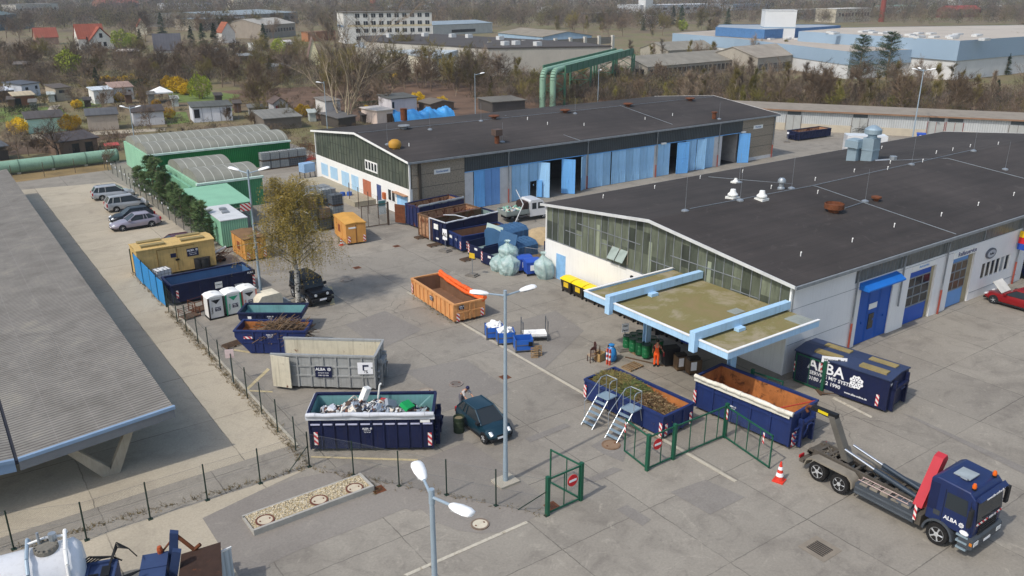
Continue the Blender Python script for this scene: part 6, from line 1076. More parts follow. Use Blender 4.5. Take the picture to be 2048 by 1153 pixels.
for i, (px, py) in enumerate(((392, 532), (404, 531))): t = thing('plastic_drum', ('left' if not i else 'right')+' of two black plastic drums before the ochre container', 'drum', P(px, py)-Vector((0, 1.1, 0)), 0, 'black drums'); g = MB(); g.lathe([(.42, 0), (.44, .05), (.44, .95), (.4, 1.0)], 14); g.build('body', M_blk, t, smooth=40); g = MB(); g.lathe([(.45, .96), (.45, 1.05), (.1, 1.07)], 14); g.build('lid', mat('lid_black', '#26272a', .5), t, smooth=40)
t = thing('scrap_cart', 'tangle of rusty scrap with a white tube on a cart by the black drums', 'scrap cart', P(418, 530), .1); g = MB(); g.box(0, 0, .2, 1.6, .9, .28); g.build('platform', M_woodd, t); g = MB(); g.tube((-.1, .3, .6), (1.9, .6, 1.1), .11); g.build('white_tube', M_trimw, t); g = MB(); [stick(g, Vector((R.uniform(.2, 1.8), R.uniform(0, .9), R.uniform(.35, .7)))) for _ in range(30)]; g.build('scrap_bars', M_rustm, t)
for x in (.2, 1.4): g = MB(); g.tube((x, 0, .15), (x, .9, .15), .15, n=10); g.build('wheel', M_tyre, t)
for i, (px, py, lb) in enumerate(((372, 642, 'rusty wire basket with brown board by the fence posts'), (392, 628, 'open brown wire basket behind the other basket'))):
    t = thing('wire_basket', lb, 'basket', P(px, py), .3); g = MB()
    for x in (0, 1.2):
        for y in (0, .9): g.box(x-.025, y-.025, 0, x+.025, y+.025, .9 if i else .7)
    for z in (.1, .5, .85 if i else .65): g.path([(0, 0, z), (1.2, 0, z), (1.2, .9, z), (0, .9, z), (0, 0, z)], .018, 4)
    g.build('frame', M_rustm, t); g = MB(); g.box(0, 0, .08, 1.2, .9, .12); g.build('base', M_woodd, t)
def pallet(label, loc, rz, z=0, lean=0, m=None, group='wooden pallets'):
    t = thing('pallet', label, 'pallet', Vector(loc)+Vector((0, 0, z)), rz, group); g = MB(); [g.box(0, y, .1, 1.2, y+.1, .13) for y in (0, .18, .35, .53, .7)]; g.build('deck_board', m or M_wood, t); g = MB(); [g.box(x, 0, 0, x+.1, .8, .1) for x in (0, .55, 1.1)]; g.build('bearer', m or M_wood, t)
    if lean: t.rotation_euler = (lean, 0, rz)
    return t
pallet('dark old pallet on the ground left of the rusty skip', P(456, 700), .25, m=M_woodd); pallet('pallet behind the garden waste container', P(1262, 745), .1, m=M_wood); pallet('pallet under the rusty open ended container', P(836, 480), .0, m=M_woodd); pallet('pallet before the high dark blue container', P(862, 496), .0, m=M_woodd); pallet('pallet in front of the dark press container', P(930, 525), .1, m=M_woodd); pallet('flat dark pallet weighing down the sorting sign', P(1640, 792), -.6, m=M_woodd)
# blue mesh crates
for px, py, full, lb, rz in ((973.5, 681, 1, 'blue crate full of white foam, leftmost of three', -.45), (996, 692, 1, 'blue crate full of white foam behind the lamp post', -.45), (1031.5, 707, 0, 'empty blue crate with a black arrow plate', -.45)):
    t = thing('mesh_crate', lb, 'crate', P(px, py), rz, 'blue crates'); L, W_, H = 1.2, 1.0, .88; mc = mat('crate_blue', '#2b62b8', .5, 0, .12, 1.5); g = MB(); g.box(0, 0, .12, L, .04, H); g.box(0, W_-.04, .12, L, W_, H); g.box(0, .04, .12, .04, W_-.04, H); g.box(L-.04, .04, .12, L, W_-.04, H); g.box(.04, .04, .12, L-.04, W_-.04, .16); g.build('body', mc, t); g = MB()
    for x, y in ((-.02, -.02), (L-.05, -.02), (-.02, W_-.05), (L-.05, W_-.05)): g.box(x, y, 0, x+.07, y+.07, H+.03)
    g.box(0, -.03, .5, L, 0, .55); g.box(0, -.03, .12, L, 0, .17); g.build('frame', M_wire, t); 
    if not full: g = MB(); g.box(.85, -.05, .45, 1.12, -.03, .75); g.build('arrow_plate', M_blk, t)
    if full:
        g = MB(X=Matrix.Translation(t.location) @ Matrix.Rotation(rz, 4, 'Z'))
        for _ in range(46): chunk(g, Vector((R.uniform(.2, L-.2), R.uniform(.2, W_-.2), R.uniform(.7, .98))))
        g.box(.05, .05, .3, L-.05, W_-.05, .72); tag(g.build('foam_pieces', mat('foam_white', '#f0f0ee', .8, 0, .04)), 'heap of white foam pieces in the '+('leftmost' if px < 980 else 'middle')+' blue crate', 'foam', kind='stuff')
t = thing('tube_rack', 'steel rack stacked with white fluorescent tubes beside the blue crates', 'rack', P(1046, 686), -.5); g = MB()
for x, y in ((0, 0), (1.7, 0), (0, 1.0), (1.7, 1.0)): g.box(x-.03, y-.03, 0, x+.03, y+.03, 1.5)
g.box(-.05, 0, .3, 1.75, 1.0, .36); g.path([(0, 0, 1.3), (0, 1, 1.3)], .02); g.path([(1.7, 0, 1.45), (1.7, 1, 1.45)], .02); g.build('frame', M_wire, t); g = MB(); [g.tube((.05, .08+.06*j, .4+.05*i), (1.65, .08+.06*j, .4+.05*i), .028, n=6) for i in range(4) for j in range(14)]; g.build('tubes', mat('tube_white', '#f1f1ee', .4), t)
pallet('small brown pallet leaning on the empty blue crate, left one', P(1062, 716), -.5, lean=1.25); pallet('small brown pallet leaning beside the other, right one', P(1070, 712), -.5, lean=1.25)
for o in bpy.data.objects:
    if o.get('label', '').startswith('small brown pallet'): o.scale = (.38, .85, 1)
# wheelie bins
def wheelie(label, loc, rz, body, lid, plate, group):
    t = thing('wheelie_bin', label, 'bin', loc, rz, group); L, W_, H = 1.25, .95, 1.05; g = MB(); vs = [(.1, .08, .2), (L-.1, .08, .2), (L-.1, W_-.08, .2), (.1, W_-.08, .2), (0, 0, H), (L, 0, H), (L, W_, H), (0, W_, H)]; g.add(vs, [(0,3,2,1),(4,5,6,7),(0,1,5,4),(1,2,6,5),(2,3,7,6),(3,0,4,7)]); g.build('body', body, t); g = MB(); g.prism([(-.05, H), (W_+.05, H), (W_+.03, H+.12), (W_*.6, H+.2), (W_*.3, H+.18), (-.03, H+.08)], 0, -.04, L+.04); g.build('lid', lid, t, smooth=30)
    for x in (.15, L-.15):
        for y in (.15, W_-.15): g = MB(); g.tube((x-.03, y, .1), (x+.03, y, .1), .1, n=10); g.box(x-.02, y-.02, .1, x+.02, y+.02, .22); g.build('caster', M_blk, t)
    if plate: g = MB(); g.box(L*.3, .0, .5, L*.75, .03, .9); g.build('label_plate', plate, t)
    return t
M_yl = mat('lid_yellow', '#f0d215', .45, 0, .08, 2); M_bb = mat('bin_black', '#2a2522', .6, 0, .15, 2); M_yp = mat('plate_yellow', '#d9b52a', .5, 0, .2, 6); M_bl = mat('bin_blue', '#2f55b4', .45, 0, .1, 1); gx = 39.3
for i in range(10):
    y = 48.15-i*1.42; yel = i < 4
    wheelie(('black wheelie bin with yellow lid, '+('first', 'second', 'third', 'fourth')[i]+' from the blue side door') if yel else ('dark wheelie bin under the canopy edge' if i < 9 else 'blue wheelie bin last under the canopy edge'), Vector((gx, y+.0, 0)), -pi/2, M_bb if i < 9 else M_bl, M_yl if yel else (mat('lid_grey', '#3b3d40', .5) if i < 9 else M_bl), M_yp if yel else None, 'wheelie bins along the white gable' if yel or i == 9 else 'dark bins under the canopy')
for i, (px, py) in enumerate(((1037, 548), (1053, 555))): t = wheelie(('left' if not i else 'right')+' of two big blue wheelie bins between clear sacks', P(px, py), -.3, M_bl, M_bl, None, 'big blue bins'); t.scale = (1.0, 1.1, 1.15); g = MB(); g.box(.35, -.01, .45, .75, .03, .85); g.build('label_plate', M_wlet, t)
# clear sacks
k = NT('clear_sack'); k.b.inputs['Base Color'].default_value = (.55, .76, .74, 1); k.b.inputs['Roughness'].default_value = .3; k.b.inputs['Alpha'].default_value = .72; v = k.coord(); k.col(k.ramp(k.noise(v, 2.2, 5), [(.3, srgb('#9cc2be')), (.7, srgb('#d5e6e3'))])); k.bump(k.noise(v, 5, 4), .8, .12); M_sack = k.m
for px, py, w, h, dz, lb in ((1004, 542, .75, 1.5, 0, 'clear plastic sack left of the two blue bins, lower left one'), (1022, 549, .85, 1.7, 0, 'clear plastic sack in front, left of the two blue bins'), (1021, 543, .8, 1.5, 1.0, 'clear bluish plastic sack on top of the two others'), (1092, 558, .8, 2.0, 0, 'tall clear plastic sack right of the two blue bins')):
    t = MB(); n, m_ = 26, 40; V = []; ph = R.uniform(0, 6)
    for i in range(n+1):
        f = i/n; r_ = w*(.72+.32*sin(pi*min(1, f*1.1+.05)))*(1 if f < .62 else 1-.86*((f-.62)/.3)**.8 if f < .9 else .16+(f-.9)*3.2)
        V += [((r_*(1+.09*sin(j*.9+ph+f*2)+.06*sin(j*2.2+ph*2)+.05*sin(f*17+j*.5)))*cos(2*pi*j/m_)+.12*sin(f*3+ph), (r_*(1+.09*cos(j*.9+ph+f*2)+.05*sin(j*1.9+ph)))*sin(2*pi*j/m_), f*h*1.12) for j in range(m_)]
    t.add(V, [(i*m_+j, i*m_+(j+1) % m_, (i+1)*m_+(j+1) % m_, (i+1)*m_+j) for i in range(n) for j in range(m_)]+[tuple(range(m_-1, -1, -1))]); tag(t.build('clear_sack', M_sack, smooth=60, loc=P(px, py, 0)+Vector((0, .3, dz))), lb, 'sack', 'clear plastic sacks')
# sand and boards behind the press containers
V = []; n, m_ = 10, 22; V = [(2.6*(1-i/n)*(1+.12*sin(j*1.3+i))*cos(2*pi*j/m_), 2.0*(1-i/n)*(1+.1*sin(j*2.1))*sin(2*pi*j/m_), 1.1*sin(pi/2*i/n)+R.uniform(-.03, .05)) for i in range(n+1) for j in range(m_)]
g = MB(); g.add(V, [(i*m_+j, i*m_+(j+1) % m_, (i+1)*m_+(j+1) % m_, (i+1)*m_+j) for i in range(n) for j in range(m_)]); tag(g.build('sand_heap', mat('sand', '#b59f7c', .95, 0, .2, 3, bump=.4), loc=P(1082, 478), smooth=50), 'low heap of pale sand behind the press containers', 'heap')
for i in range(4): pallet('wooden pallet stacked behind the two blue wheelie bins', P(1068, 528), -.2, z=i*.14, group='pallet stack behind the blue bins')
t = thing('wire_barrier', 'grey wire barrier panel behind the two blue wheelie bins', 'barrier', P(1050, 540), rad(-62)); g = MB(); g.path([(0, 0, 0), (0, 0, 2), (3.4, 0, 2), (3.4, 0, 0)], .03); g.path([(0, 0, 1), (3.4, 0, 1)], .02); g.build('frame', M_wire, t); g = MB(); g.quad((0, 0, .1), (3.4, 0, .1), (3.4, 0, 2), (0, 0, 2)); g.build('wire_panel', M_mesh, t)
# IBC stacks by the birch and at the green shed
for i in range(5):
    for zz in (0, 1): ibc(('upper' if zz else 'lower')+' row caged tank at the deep green wall', (36.3+i*1.28, 106.9+.05*i, 0), .02, M_ibg if zz or i < 3 else M_ibd, 'caged tanks at the deep green wall', zz*1.16)
for i in range(3): ibc('white caged tank on the terrace between the green sheds', (24.3+i*1.25, 105.6, 0), 0, M_ibw, 'white tanks between the green sheds', .6)
for i in range(4):
    for j in range(3):
        for zz in range(2+(i+j) % 2): ibc('stacked caged tank behind the orange store and the birch', (27.9+i*1.42, 75.2+j*1.35, 0), .05, (M_ibr, M_ibg, M_ibd)[(i+zz+j) % 3], 'stacked caged tanks behind the birch', zz*1.16, '#777d84')
for i in range(4): t = thing('steel_box', 'grey steel box on the loading step before the pale blue doors', 'box', (35.2+(i % 2)*1.35, 87.0+(i//2)*1.6, 0), .08, 'grey steel boxes'); g = MB(); g.box(0, 0, .1, 1.2, 1.4, 1.15); g.box(-.03, -.03, 1.1, 1.23, 1.43, 1.18); g.build('body', M_zincd, t); g = MB(); g.box(.05, .05, 0, 1.15, 1.35, .1); g.build('base', M_blk, t)
for i, (x, y) in enumerate(((38.0, 85.8), (38.7, 85.5))): t = thing('blue_drum', 'blue plastic drum beside the grey steel boxes', 'drum', (x, y, 0), 0, 'blue drums'); g = MB(); g.lathe([(.28, 0), (.3, .05), (.3, .9), (.26, .95)], 12); g.build('body', mat('drum_blue', '#2455a8', .45), t, smooth=40); g = MB(); g.lathe([(.29, .9), (.3, .93), (.05, .97)], 12); g.build('lid', mat('drum_blue', '#2455a8'), t)
t = thing('blue_tub', 'pale blue lidded tub on a frame at the back hall corner', 'tub', (38.6, 98.2, 0), .2); g = MB(); g.box(0, 0, .9, 1.6, 1.2, 2.0); g.build('tub', mat('tub_blue', '#8fb0d4', .5), t); g = MB(); [g.box(x, y, 0, x+.08, y+.08, .9) for x in (0, 1.5) for y in (0, 1.1)]; g.build('frame', M_blk, t)
t = thing('rusty_racks', 'stack of rusty mesh pallets beside the green shed end', 'racks', (43.3, 109.5, 0), -.1)
for i in range(3):
    g = MB(); [g.box(x+i*1.4, y, 0, x+i*1.4+.06, y+.06, 2.1) for x in (0, 1.2) for y in (0, 2)]; [g.path([(i*1.4, 0, z), (i*1.4+1.2, 0, z), (i*1.4+1.2, 2, z), (i*1.4, 2, z), (i*1.4, 0, z)], .025, 4) for z in (.2, .7, 1.2, 1.7, 2.1)]; g.build('rack', M_rustm, t)
tag((lambda g: ([stick(g, Vector((42.4+R.random(), 107+R.random(), .4+R.random()*.3))) for _ in range(24)], g.build('red_frames', mat('red_steel', '#b8432c', .6)))[1])(MB()), 'tangle of red steel frames right of the caged tanks', 'frames')
# green drums on pallets
for i in range(2): pallet('pallet under the green drums'+(' left half' if not i else ' right half'), P(1258, 709)+Vector((.2+i*1.15, -.4, 0)), -.1)
gp = P(1258, 706)
for r_ in range(3):
    for c_ in range(4):
        t = thing('green_drum', 'dark green drum on the pallets beside the canopy column', 'drum', gp+Vector((.25+r_*.58, .5-c_*.6, .13)), 0, 'green drums'); g = MB(); g.lathe([(.27, 0), (.28, .03), (.27, .28), (.285, .3), (.27, .32), (.27, .58), (.285, .6), (.27, .62), (.28, .86)], 14); g.build('body', mat('drum_green', '#1f6b40', .4, 0, .1), t, smooth=30); g = MB(); g.lathe([(.285, .85), (.285, .9), (.25, .9), (.24, .87)], 14); g.build('rim_lid', mat('drum_lid', '#27443a', .4), t)
def chair(label, loc, rz):
    t = thing('chair', label, 'chair', loc, rz, 'chairs beside the cardboard box'); g = MB(); g.box(0, 0, .42, .44, .44, .49); g.build('seat', mat('seat_beige', '#a8937c', .8), t)
    for x in (.0, .4): 
        g = MB(); g.box(x, 0, 0, x+.04, .04, .42); g.build('leg', mat('chair_wood', '#4b2a25', .5), t); g = MB(); g.box(x, .4, 0, x+.04, .44, 1.0); g.build('leg', mat('chair_wood', '#4b2a25'), t)
    g = MB(); g.prism([(.02, .92), (.42, .92), (.36, 1.08), (.22, 1.13), (.08, 1.08)], 1, .4, .44); [g.box(.07+i*.09, .41, .5, .1+i*.09, .43, .95) for i in range(4)]; g.build('backrest', mat('chair_wood', '#4b2a25'), t)
chair('dark wooden chair seen from behind, leftmost of three', P(1186, 720), 2.9); chair('dark wooden chair facing sideways in the middle of three', P(1204, 717), 1.2); chair('dark wooden chair behind the blue bag', P(1222, 712), 2.8)
t = thing('cardboard_box', 'open cardboard box between chairs and blue bag', 'box', P(1200, 726), .2); g = MB(); g.box(0, 0, 0, .6, .04, .55); g.box(0, .46, 0, .6, .5, .55); g.box(0, 0, 0, .04, .5, .55); g.box(.56, 0, 0, .6, .5, .55); g.box(0, 0, 0, .6, .5, .03); g.build('box', mat('cardboard', '#b08f5f', .9), t); g = MB(); [g.tube((.2+.1*i, .25, .1), (.15+.15*i, .2+.1*i, .95), .02) for i in range(3)]; g.build('rods', M_woodd, t)
t = thing('rubbish_bag', 'blue rubbish bag behind the garden waste container', 'bag', P(1222, 722)); g = MB(); g.lathe([(.25, 0), (.36, .15), (.36, .55), (.28, .85), (.12, 1.0), (.2, 1.15), (.1, 1.2)], 14); g.build('bag', mat('bag_blue', '#2f7fc0', .4, 0, .15, 3), t, smooth=60); g = MB(); g.lathe([(.13, .98), (.13, 1.03)], 10); g.build('tie', M_trimw, t)
for i, q in enumerate(((1214, 729), (1219, 731))): t = thing('barrier_post', ('left' if not i else 'right')+' red white post by the blue bag', 'post', P(*q), 0, 'red white posts'); g = MB(); g.box(-.06, -.04, 0, .06, .04, 1.1); g.build('board', mat('post_red', '#d0563f', .5), t); g = MB(); g.box(-.062, -.045, .7, .062, .045, .85); g.box(-.062, -.045, .35, .062, .045, .5); g.build('white_band', M_wlet, t)
def sign_stand(label, px, py, h, w, hh, lines, m=None, arrow=0, tilt=0, rz=.2, base=True):
    t = thing('sign_stand', label, 'sign', P(px, py), rz, None); g = MB(); g.tube((0, 0, 0), (tilt, 0, h), .03); g.build('post', M_zincd, t)
    if base: g = MB(); g.box(-.5, -.4, 0, .5, .4, .1); g.box(-.35, -.3, .1, .35, .3, .2); g.build('foot', mat('foot_grey', '#77726b', .9, 0, .2), t)
    g = MB(); g.box(-w/2+tilt, -.05, h-hh, w/2+tilt, -.03, h); o = g.build('panel', m or M_wlet, t)
    for i, s_ in enumerate(lines): text(s_, hh*.55/max(1, len(lines)), M_wlet if m is M_plate else M_blk, t, (tilt, -.055, h-hh*(i+.55)/max(1, len(lines))), FR)
    return t
sign_stand('white sign stand left of the green drums', 1248, 700, 1.9, .5, .6, ['Kein', 'Papier'], rz=-.3); t = sign_stand('white sorting sign before the big dark blue box container', 1659, 786, 2.35, 1.4, .4, ['Wertstoffhof'], rz=-.9)
t = sign_stand('white arrow sign leaning before the grey container', 737, 783, 1.9, .9, .75, [], rz=-.6, tilt=-.1, base=False); g = MB(); g.box(-.25, -.07, 1.4, -.17, -.052, 1.75); g.box(-.17, -.07, 1.65, .1, -.052, 1.75); g.build('arrow', M_plate, t)
t = sign_stand('white notice on a stand between the high and low blue containers', 891, 503, 2.1, .55, 1.0, ['HALT'], rz=-1.3); t = sign_stand('yellow and black notice on a stand before the press container', 945, 552, 2.0, .55, .45, [], mat('notice_yellow', '#d8b32e', .5), rz=-1.2); sign_stand('black sign with white writing beside the tall clear sack', 1096, 545, 2.7, .85, .8, ['ALBA', 'Plastik'], M_plate, rz=-1.3); sign_stand('small white sign on a post before the far blue container', 1574, 285, 1.6, .3, .3, [], rz=-.9); sign_stand('dark board on a stand behind the person in orange', 1316, 706, 2.2, .6, .9, [], M_blk, rz=-.4); sign_stand('pale pink notice on the fence post by the grey container', 466, 765, 2.2, .5, .55, [], mat('notice_pink', '#d8c2c0', .6), rz=-.4, base=False)
t = thing('fence_board', 'pale green notice board on the wire gate', 'sign', P(766, 446), -.1); g = MB(); g.box(-.4, 0, .9, .4, .04, 2.4); g.build('panel', mat('board_pale', '#c5cbc9', .6), t); g = MB(); g.box(-.38, -.02, 1.8, .38, 0, 2.3); g.build('header', mat('board_teal', '#3f7373', .6), t)
# appliances behind the drums
for px, py, w, h, c1, lb in ((1330, 735, 1.0, 1.25, '#1c1c1f', 'tall black cabinet right of the person'), (1354, 744, .75, .95, '#6b5640', 'brown cabinet with white papers, left of two'), (1378, 752, .85, .95, '#5e4a36', 'brown cabinet with white papers, right of two')):
    t = thing('cabinet', lb, 'cabinet', P(px, py), -.35, 'old cabinets'); g = MB(); g.box(0, 0, .1, w, .6, h); g.build('carcass', mat('cab_'+c1[1:], c1, .6, 0, .25, 3), t); g = MB(); g.box(.05, -.02, .15, w-.05, 0, h-.08); g.build('front', mat('front_'+c1[1:], c1, .4, 0, .3, 5), t)
    if px > 1340:
        g = MB(); g.box(.08, -.03, h-.62, w*.55, -.02, h-.05); g.build('paper', M_wlet, t); g = MB(); g.box(.02, .05, h, w-.1, .5, h+.16); g.build('top_unit', mat('cab_dark', '#2b2724', .5), t)
    g = MB(); g.box(.05, .05, 0, w-.05, .55, .1); g.build('plinth', M_woodd, t)
tag((lambda g: (g.box(0, 0, 0, 2.6, .1, .06), g.build('plank', M_woodd, loc=P(1250, 716), rz=-1.15))[1])(MB()), 'dark plank lying before the green drums', 'plank')
# step ladders (platform ladders)
for px, py, lb in ((1173, 855, 'aluminium platform ladder at the garden waste container, left one'), (1221, 882, 'aluminium platform ladder at the garden waste container, right one')):
    t = thing('platform_ladder', lb, 'ladder', P(px, py), .12, 'platform ladders'); W_, z = .8, 1.35; dx = 1.25; g = MB(); M4 = [(0, -.4), (0, .4)]
    for y in (-.4, .4): g = MB(); g.tube((0, y, 0), (dx, y, z), .03); g.build('stile', M_alu, t)
    for i in range(5): f = (i+.7)/5.6; g = MB(); g.box(dx*f-.1, -.38, z*f, dx*f+.1, .38, z*f+.03); g.build('tread', M_galv, t)
    g = MB(); g.box(dx-.05, -.42, z, dx+.75, .42, z+.05); g.build('platform', M_galv, t)
    for y in (-.38, .38): g = MB(); g.path([(dx+.1, y, z), (dx+.1, y, z+.95), (dx+.25, y, z+1.08), (dx+.7, y, z+1.05), (dx+.72, y, z)], .025); g.path([(dx+.1, y, z+.5), (dx+.72, y, z+.5)], .02); g.build('guard_rail', M_alu, t); g = MB(); g.tube((dx+.65, y, z), (dx+1.0, y, 0), .025); g.build('rear_leg', M_alu, t)
    g = MB(); g.path([(dx+.72, -.38, z+1.05), (dx+.72, .38, z+1.05)], .025); g.path([(dx+1, -.38, .25), (dx+1, .38, .25)], .02); g.build('cross_bar', M_alu, t); g = MB(); g.path([(dx*.25, .45, z*.3), (dx*.28, .52, z*.95), (dx+.1, .42, z+.9)], .02); g.build('hand_rail', M_alu, t)
    for y in (-.4, .4): g = MB(); g.tube((dx+1, y-.02, .08), (dx+1, y+.02, .08), .08, n=10); g.build('caster', M_blk, t)
def cone(label, px, py, s_=1.):
    t = thing('traffic_cone', label, 'cone', P(px, py), .3, None); g = MB(); g.box(-.2, -.2, 0, .2, .2, .05); g.build('base', mat('cone_red', '#d8402f', .5), t)
    pr = [(.17, .05), (.03, .78)]; rz = lambda z: .17-(z-.05)/.73*.14
    for i, (a, b) in enumerate(((.05, .22), (.22, .36), (.36, .48), (.48, .6), (.6, .8))): g = MB(); g.lathe([(rz(a)+.002*(i % 2), a), (rz(b)+.002*(i % 2), b)], 14); g.build('body' if i % 2 == 0 else 'white_band', mat('cone_red', '#d8402f') if i % 2 == 0 else M_wlet, t, smooth=40)
    t.scale = (s_,)*3
cone('red and white traffic cone by the open green gate', 1558, 962, 1.35); cone('small orange cone at the bright orange store', 683, 491, .9)
t = thing('oil_drum', 'dark green oil drum beside the teal hatchback', 'drum', P(918, 863)); g = MB(); g.lathe([(.3, 0), (.3, .3), (.315, .32), (.3, .34), (.3, .62), (.315, .64), (.3, .66), (.31, .9), (.27, .9), (.26, .82)], 16); g.build('body', mat('oil_green', '#2e3a2a', .6, 0, .2, 3), t, smooth=30); g = MB(); g.lathe([(.25, .8), (.2, .83)], 14); g.build('fill', mat('drum_fill', '#7f7358', .9), t)
# gravel bed with manholes
o, rz, L = edge((509, 1073), (749, 983)); W_ = 1.55; k = NT('gravel'); v = k.coord(); vo = k.n('TexVoronoi', i_Scale=16); k.l(v, vo.inputs['Vector']); c = k.ramp(k.sep(vo.outputs['Color'])[0], [(0, srgb('#8a7a5a')), (.4, srgb('#b7a682')), (.8, srgb('#d9cdb4')), (1, srgb('#6e6252'))]); k.col(c); k.bump(vo.outputs['Distance'], .9, .05); k.b.inputs['Roughness'].default_value = 1
t = thing('gravel_bed', 'raised concrete kerbed bed of yellowish gravel with three round covers', 'gravel bed', o, rz); g = MB(); g.box(0, 0, -.01, L, .13, .3); g.box(0, W_-.1, -.01, L, W_, .2); g.box(L-.12, .13, -.01, L, W_-.1, .3); g.box(0, .13, -.01, .1, W_-.1, .12); g.build('kerb', mat('bed_kerb', '#a7a49c', .9, 0, .15, 2), t); g = MB(); nx, ny = 70, 14
g.add([(.1+(L-.22)*i/nx, .13+(W_-.23)*j/ny, .2+R.uniform(-.018, .018)) for i in range(nx+1) for j in range(ny+1)], [(i*(ny+1)+j, (i+1)*(ny+1)+j, (i+1)*(ny+1)+j+1, i*(ny+1)+j+1) for i in range(nx) for j in range(ny)]); g.build('gravel', k.m, t)
def manhole(label, loc, r_, z=0, ring='#6b4436', face='#c2b6a0', group='round manhole covers'):
    t = thing('manhole_cover', label, 'manhole', (loc[0], loc[1], z), 0, group); g = MB(); g.lathe([(r_, 0), (r_, .05), (r_*.82, .055), (r_*.82, .0)], 28); g.build('ring', mat('ring_'+ring[1:], ring, .9, 0, .3, 4), t); g = MB(); g.lathe([(r_*.82, 0), (r_*.82, .04), (.01, .045)], 28); g.build('lid', mat('lid_'+face[1:], face, .9, 0, .15, 3), t); g = MB(); g.box(-r_*.6, -.04, .04, -r_*.45, .04, .06); g.box(r_*.45, -.04, .04, r_*.6, .04, .06); g.build('lifting_slot', M_rustm, t)
for i, (px, py) in enumerate(((530, 1041), (638, 1001), (709, 977))): manhole('round concrete cover in the gravel bed, '+('left', 'middle', 'right')[i]+' one', P(px, py, .22), .42, .2)
manhole('round manhole in the asphalt beside the open gate', P(960, 1050), .42, .005, '#7a6a5c', '#c9c0ac'); manhole('brown grated manhole at the right ladder', P(1222, 891), .5, .005, '#7d644f', '#8a725c'); manhole('faint round manhole before the orange container', P(692, 561), .5, .002, '#8a8278', '#8d857a'); manhole('round manhole with pale collar in the middle of the yard', P(912, 769), .42, .016, '#8a7f78', '#6d6660'); manhole('round manhole behind the scrap container', P(852, 785), .5, .003, '#94867a', '#9a9184')
for a, lb in (((1640, 1098), 'square drain grate before the lorry'), ((1104, 1013), 'rusty drain grate under the gate'), ((757, 980), 'rusty drain grate at the gravel bed corner'), ((1010, 755), 'small dark drain grate by the lamp post'), ((714, 536), 'dark drain grate in the yard behind the orange container'), ((793, 493), 'dark drain grate near the row of containers')):
    big_ = a[0] > 1600; s_ = .65 if big_ else .3; t = thing('drain_grate', lb, 'drain', P(*a)+Vector((0, 0, .012)), .0 if not big_ else .0, 'drain grates'); g = MB(); g.box(-s_, -s_, 0, s_, s_, .004); g.build('frame', mat('grate_frame', '#857c6f', .9) if big_ else M_rustm, t); g = MB(); s2 = s_*.62; [g.box(-s2+i*s2*2/7, -s2, .004, -s2+i*s2*2/7+s2*.17, s2, .02) for i in range(7)]; g.build('bars', mat('grate_iron', '#3f3a36', .8) if big_ else mat('grate_rust', '#57392b', .9), t)
# ================================================================ LAMPS, FENCES, GATES
M_pole = mat('lamp_pole', '#9fb0bd', .5, .3, .1, .6); M_head = mat('lamp_head', '#f1f2f2', .4, 0, .04, 2)
def lamp(label, base, h, heads, arm=.75, tilt=.12, r0=.11, hl=.85):
    t = thing('street_lamp', label, 'street lamp', base, 0, None); g = MB(); g.tube((0, 0, 0), (0, 0, 1.2), r0*1.15, r0*1.1, 12); g.tube((0, 0, 1.2), (0, 0, h-.35), r0, r0*.6, 12); g.tube((0, 0, h-.35), (0, 0, h+.1), r0*.75, r0*.7, 12); g.build('pole', M_pole, t, smooth=50)
    for a in heads:
        d = Vector((cos(a), sin(a), tilt)).normalized(); n_ = Vector((-sin(a), cos(a), 0)); u = n_.cross(d)*-1; p0 = Vector((0, 0, h-.15)); p1 = p0+d*arm; g = MB(); g.tube(p0, p1, .045, .04, 8); g.build('arm', M_pole, t)
        g = MB(); pr = [(0, .07, .05), (.12, .13, .1), (.45, .19, .13), (.8, .2, .12), (.97, .16, .07), (1.0, .1, .03)]; V = []
        for f, w, hh in pr:
            for k_ in range(10): th = 2*pi*k_/10; V.append(p1+d*(f*hl)+n_*w*cos(th)+u*(hh*sin(th) if sin(th) > 0 else .05*sin(th)))
        g.add(V, [(i*10+j, i*10+(j+1) % 10, (i+1)*10+(j+1) % 10, (i+1)*10+j) for i in range(5) for j in range(10)]+[tuple(range(9, -1, -1)), tuple(range(50, 60))]); o = g.build('lamp_head', M_head, t, smooth=60)
        g = MB(); q = p1+d*.45*hl-u*.06; g.add([q+d*x+n_*y for x, y in ((-.25, -.14), (.3, -.15), (.3, .15), (-.25, .14))], [(0, 3, 2, 1)]); g.build('glass', mat('lamp_glass', '#a5a9aa', .2), o)
    return t
YR = atan2(rt.y, rt.x); YF = atan2(fw.y, fw.x)
lamp('tall street lamp with two white heads in the middle of the yard', P(1011, 965), 9.75, (YR+.5, YR+pi+.02)); lamp('near street lamp with two white heads rising from the bottom edge', (*P(863, 985, 9.7)[:2], 0), 9.7, (YR+1.95, YR-.75), r0=.12)
lamp('street lamp with two heads beside the birch and the orange store', P(524, 607), 10.2, (YR+.35, YR+pi-.3), tilt=.22); lamp('tall street lamp with four heads before the garage row', P(1824, 283), 10.9, (YR, YR+pi/2, YR+pi, YR-pi/2), arm=1.0, tilt=.2); lamp('street lamp with one head behind the back hall', P(951, 252), 8.8, (YR+.2,), arm=.9, tilt=.2, r0=.075)
lamp('street lamp with two heads behind the long green shed', P(272, 300), 6.2, (YR+.3, YR+pi-.2), tilt=.2, r0=.075); lamp('bare lamp mast beside the green pipe bridge', P(1195, 215), 7.4, (YR+.5,), arm=.3, hl=.3, r0=.075); lamp('lamp with small white head in front of the big bare tree', P(655, 262), 8, (YR+pi,), arm=.5, r0=.075)
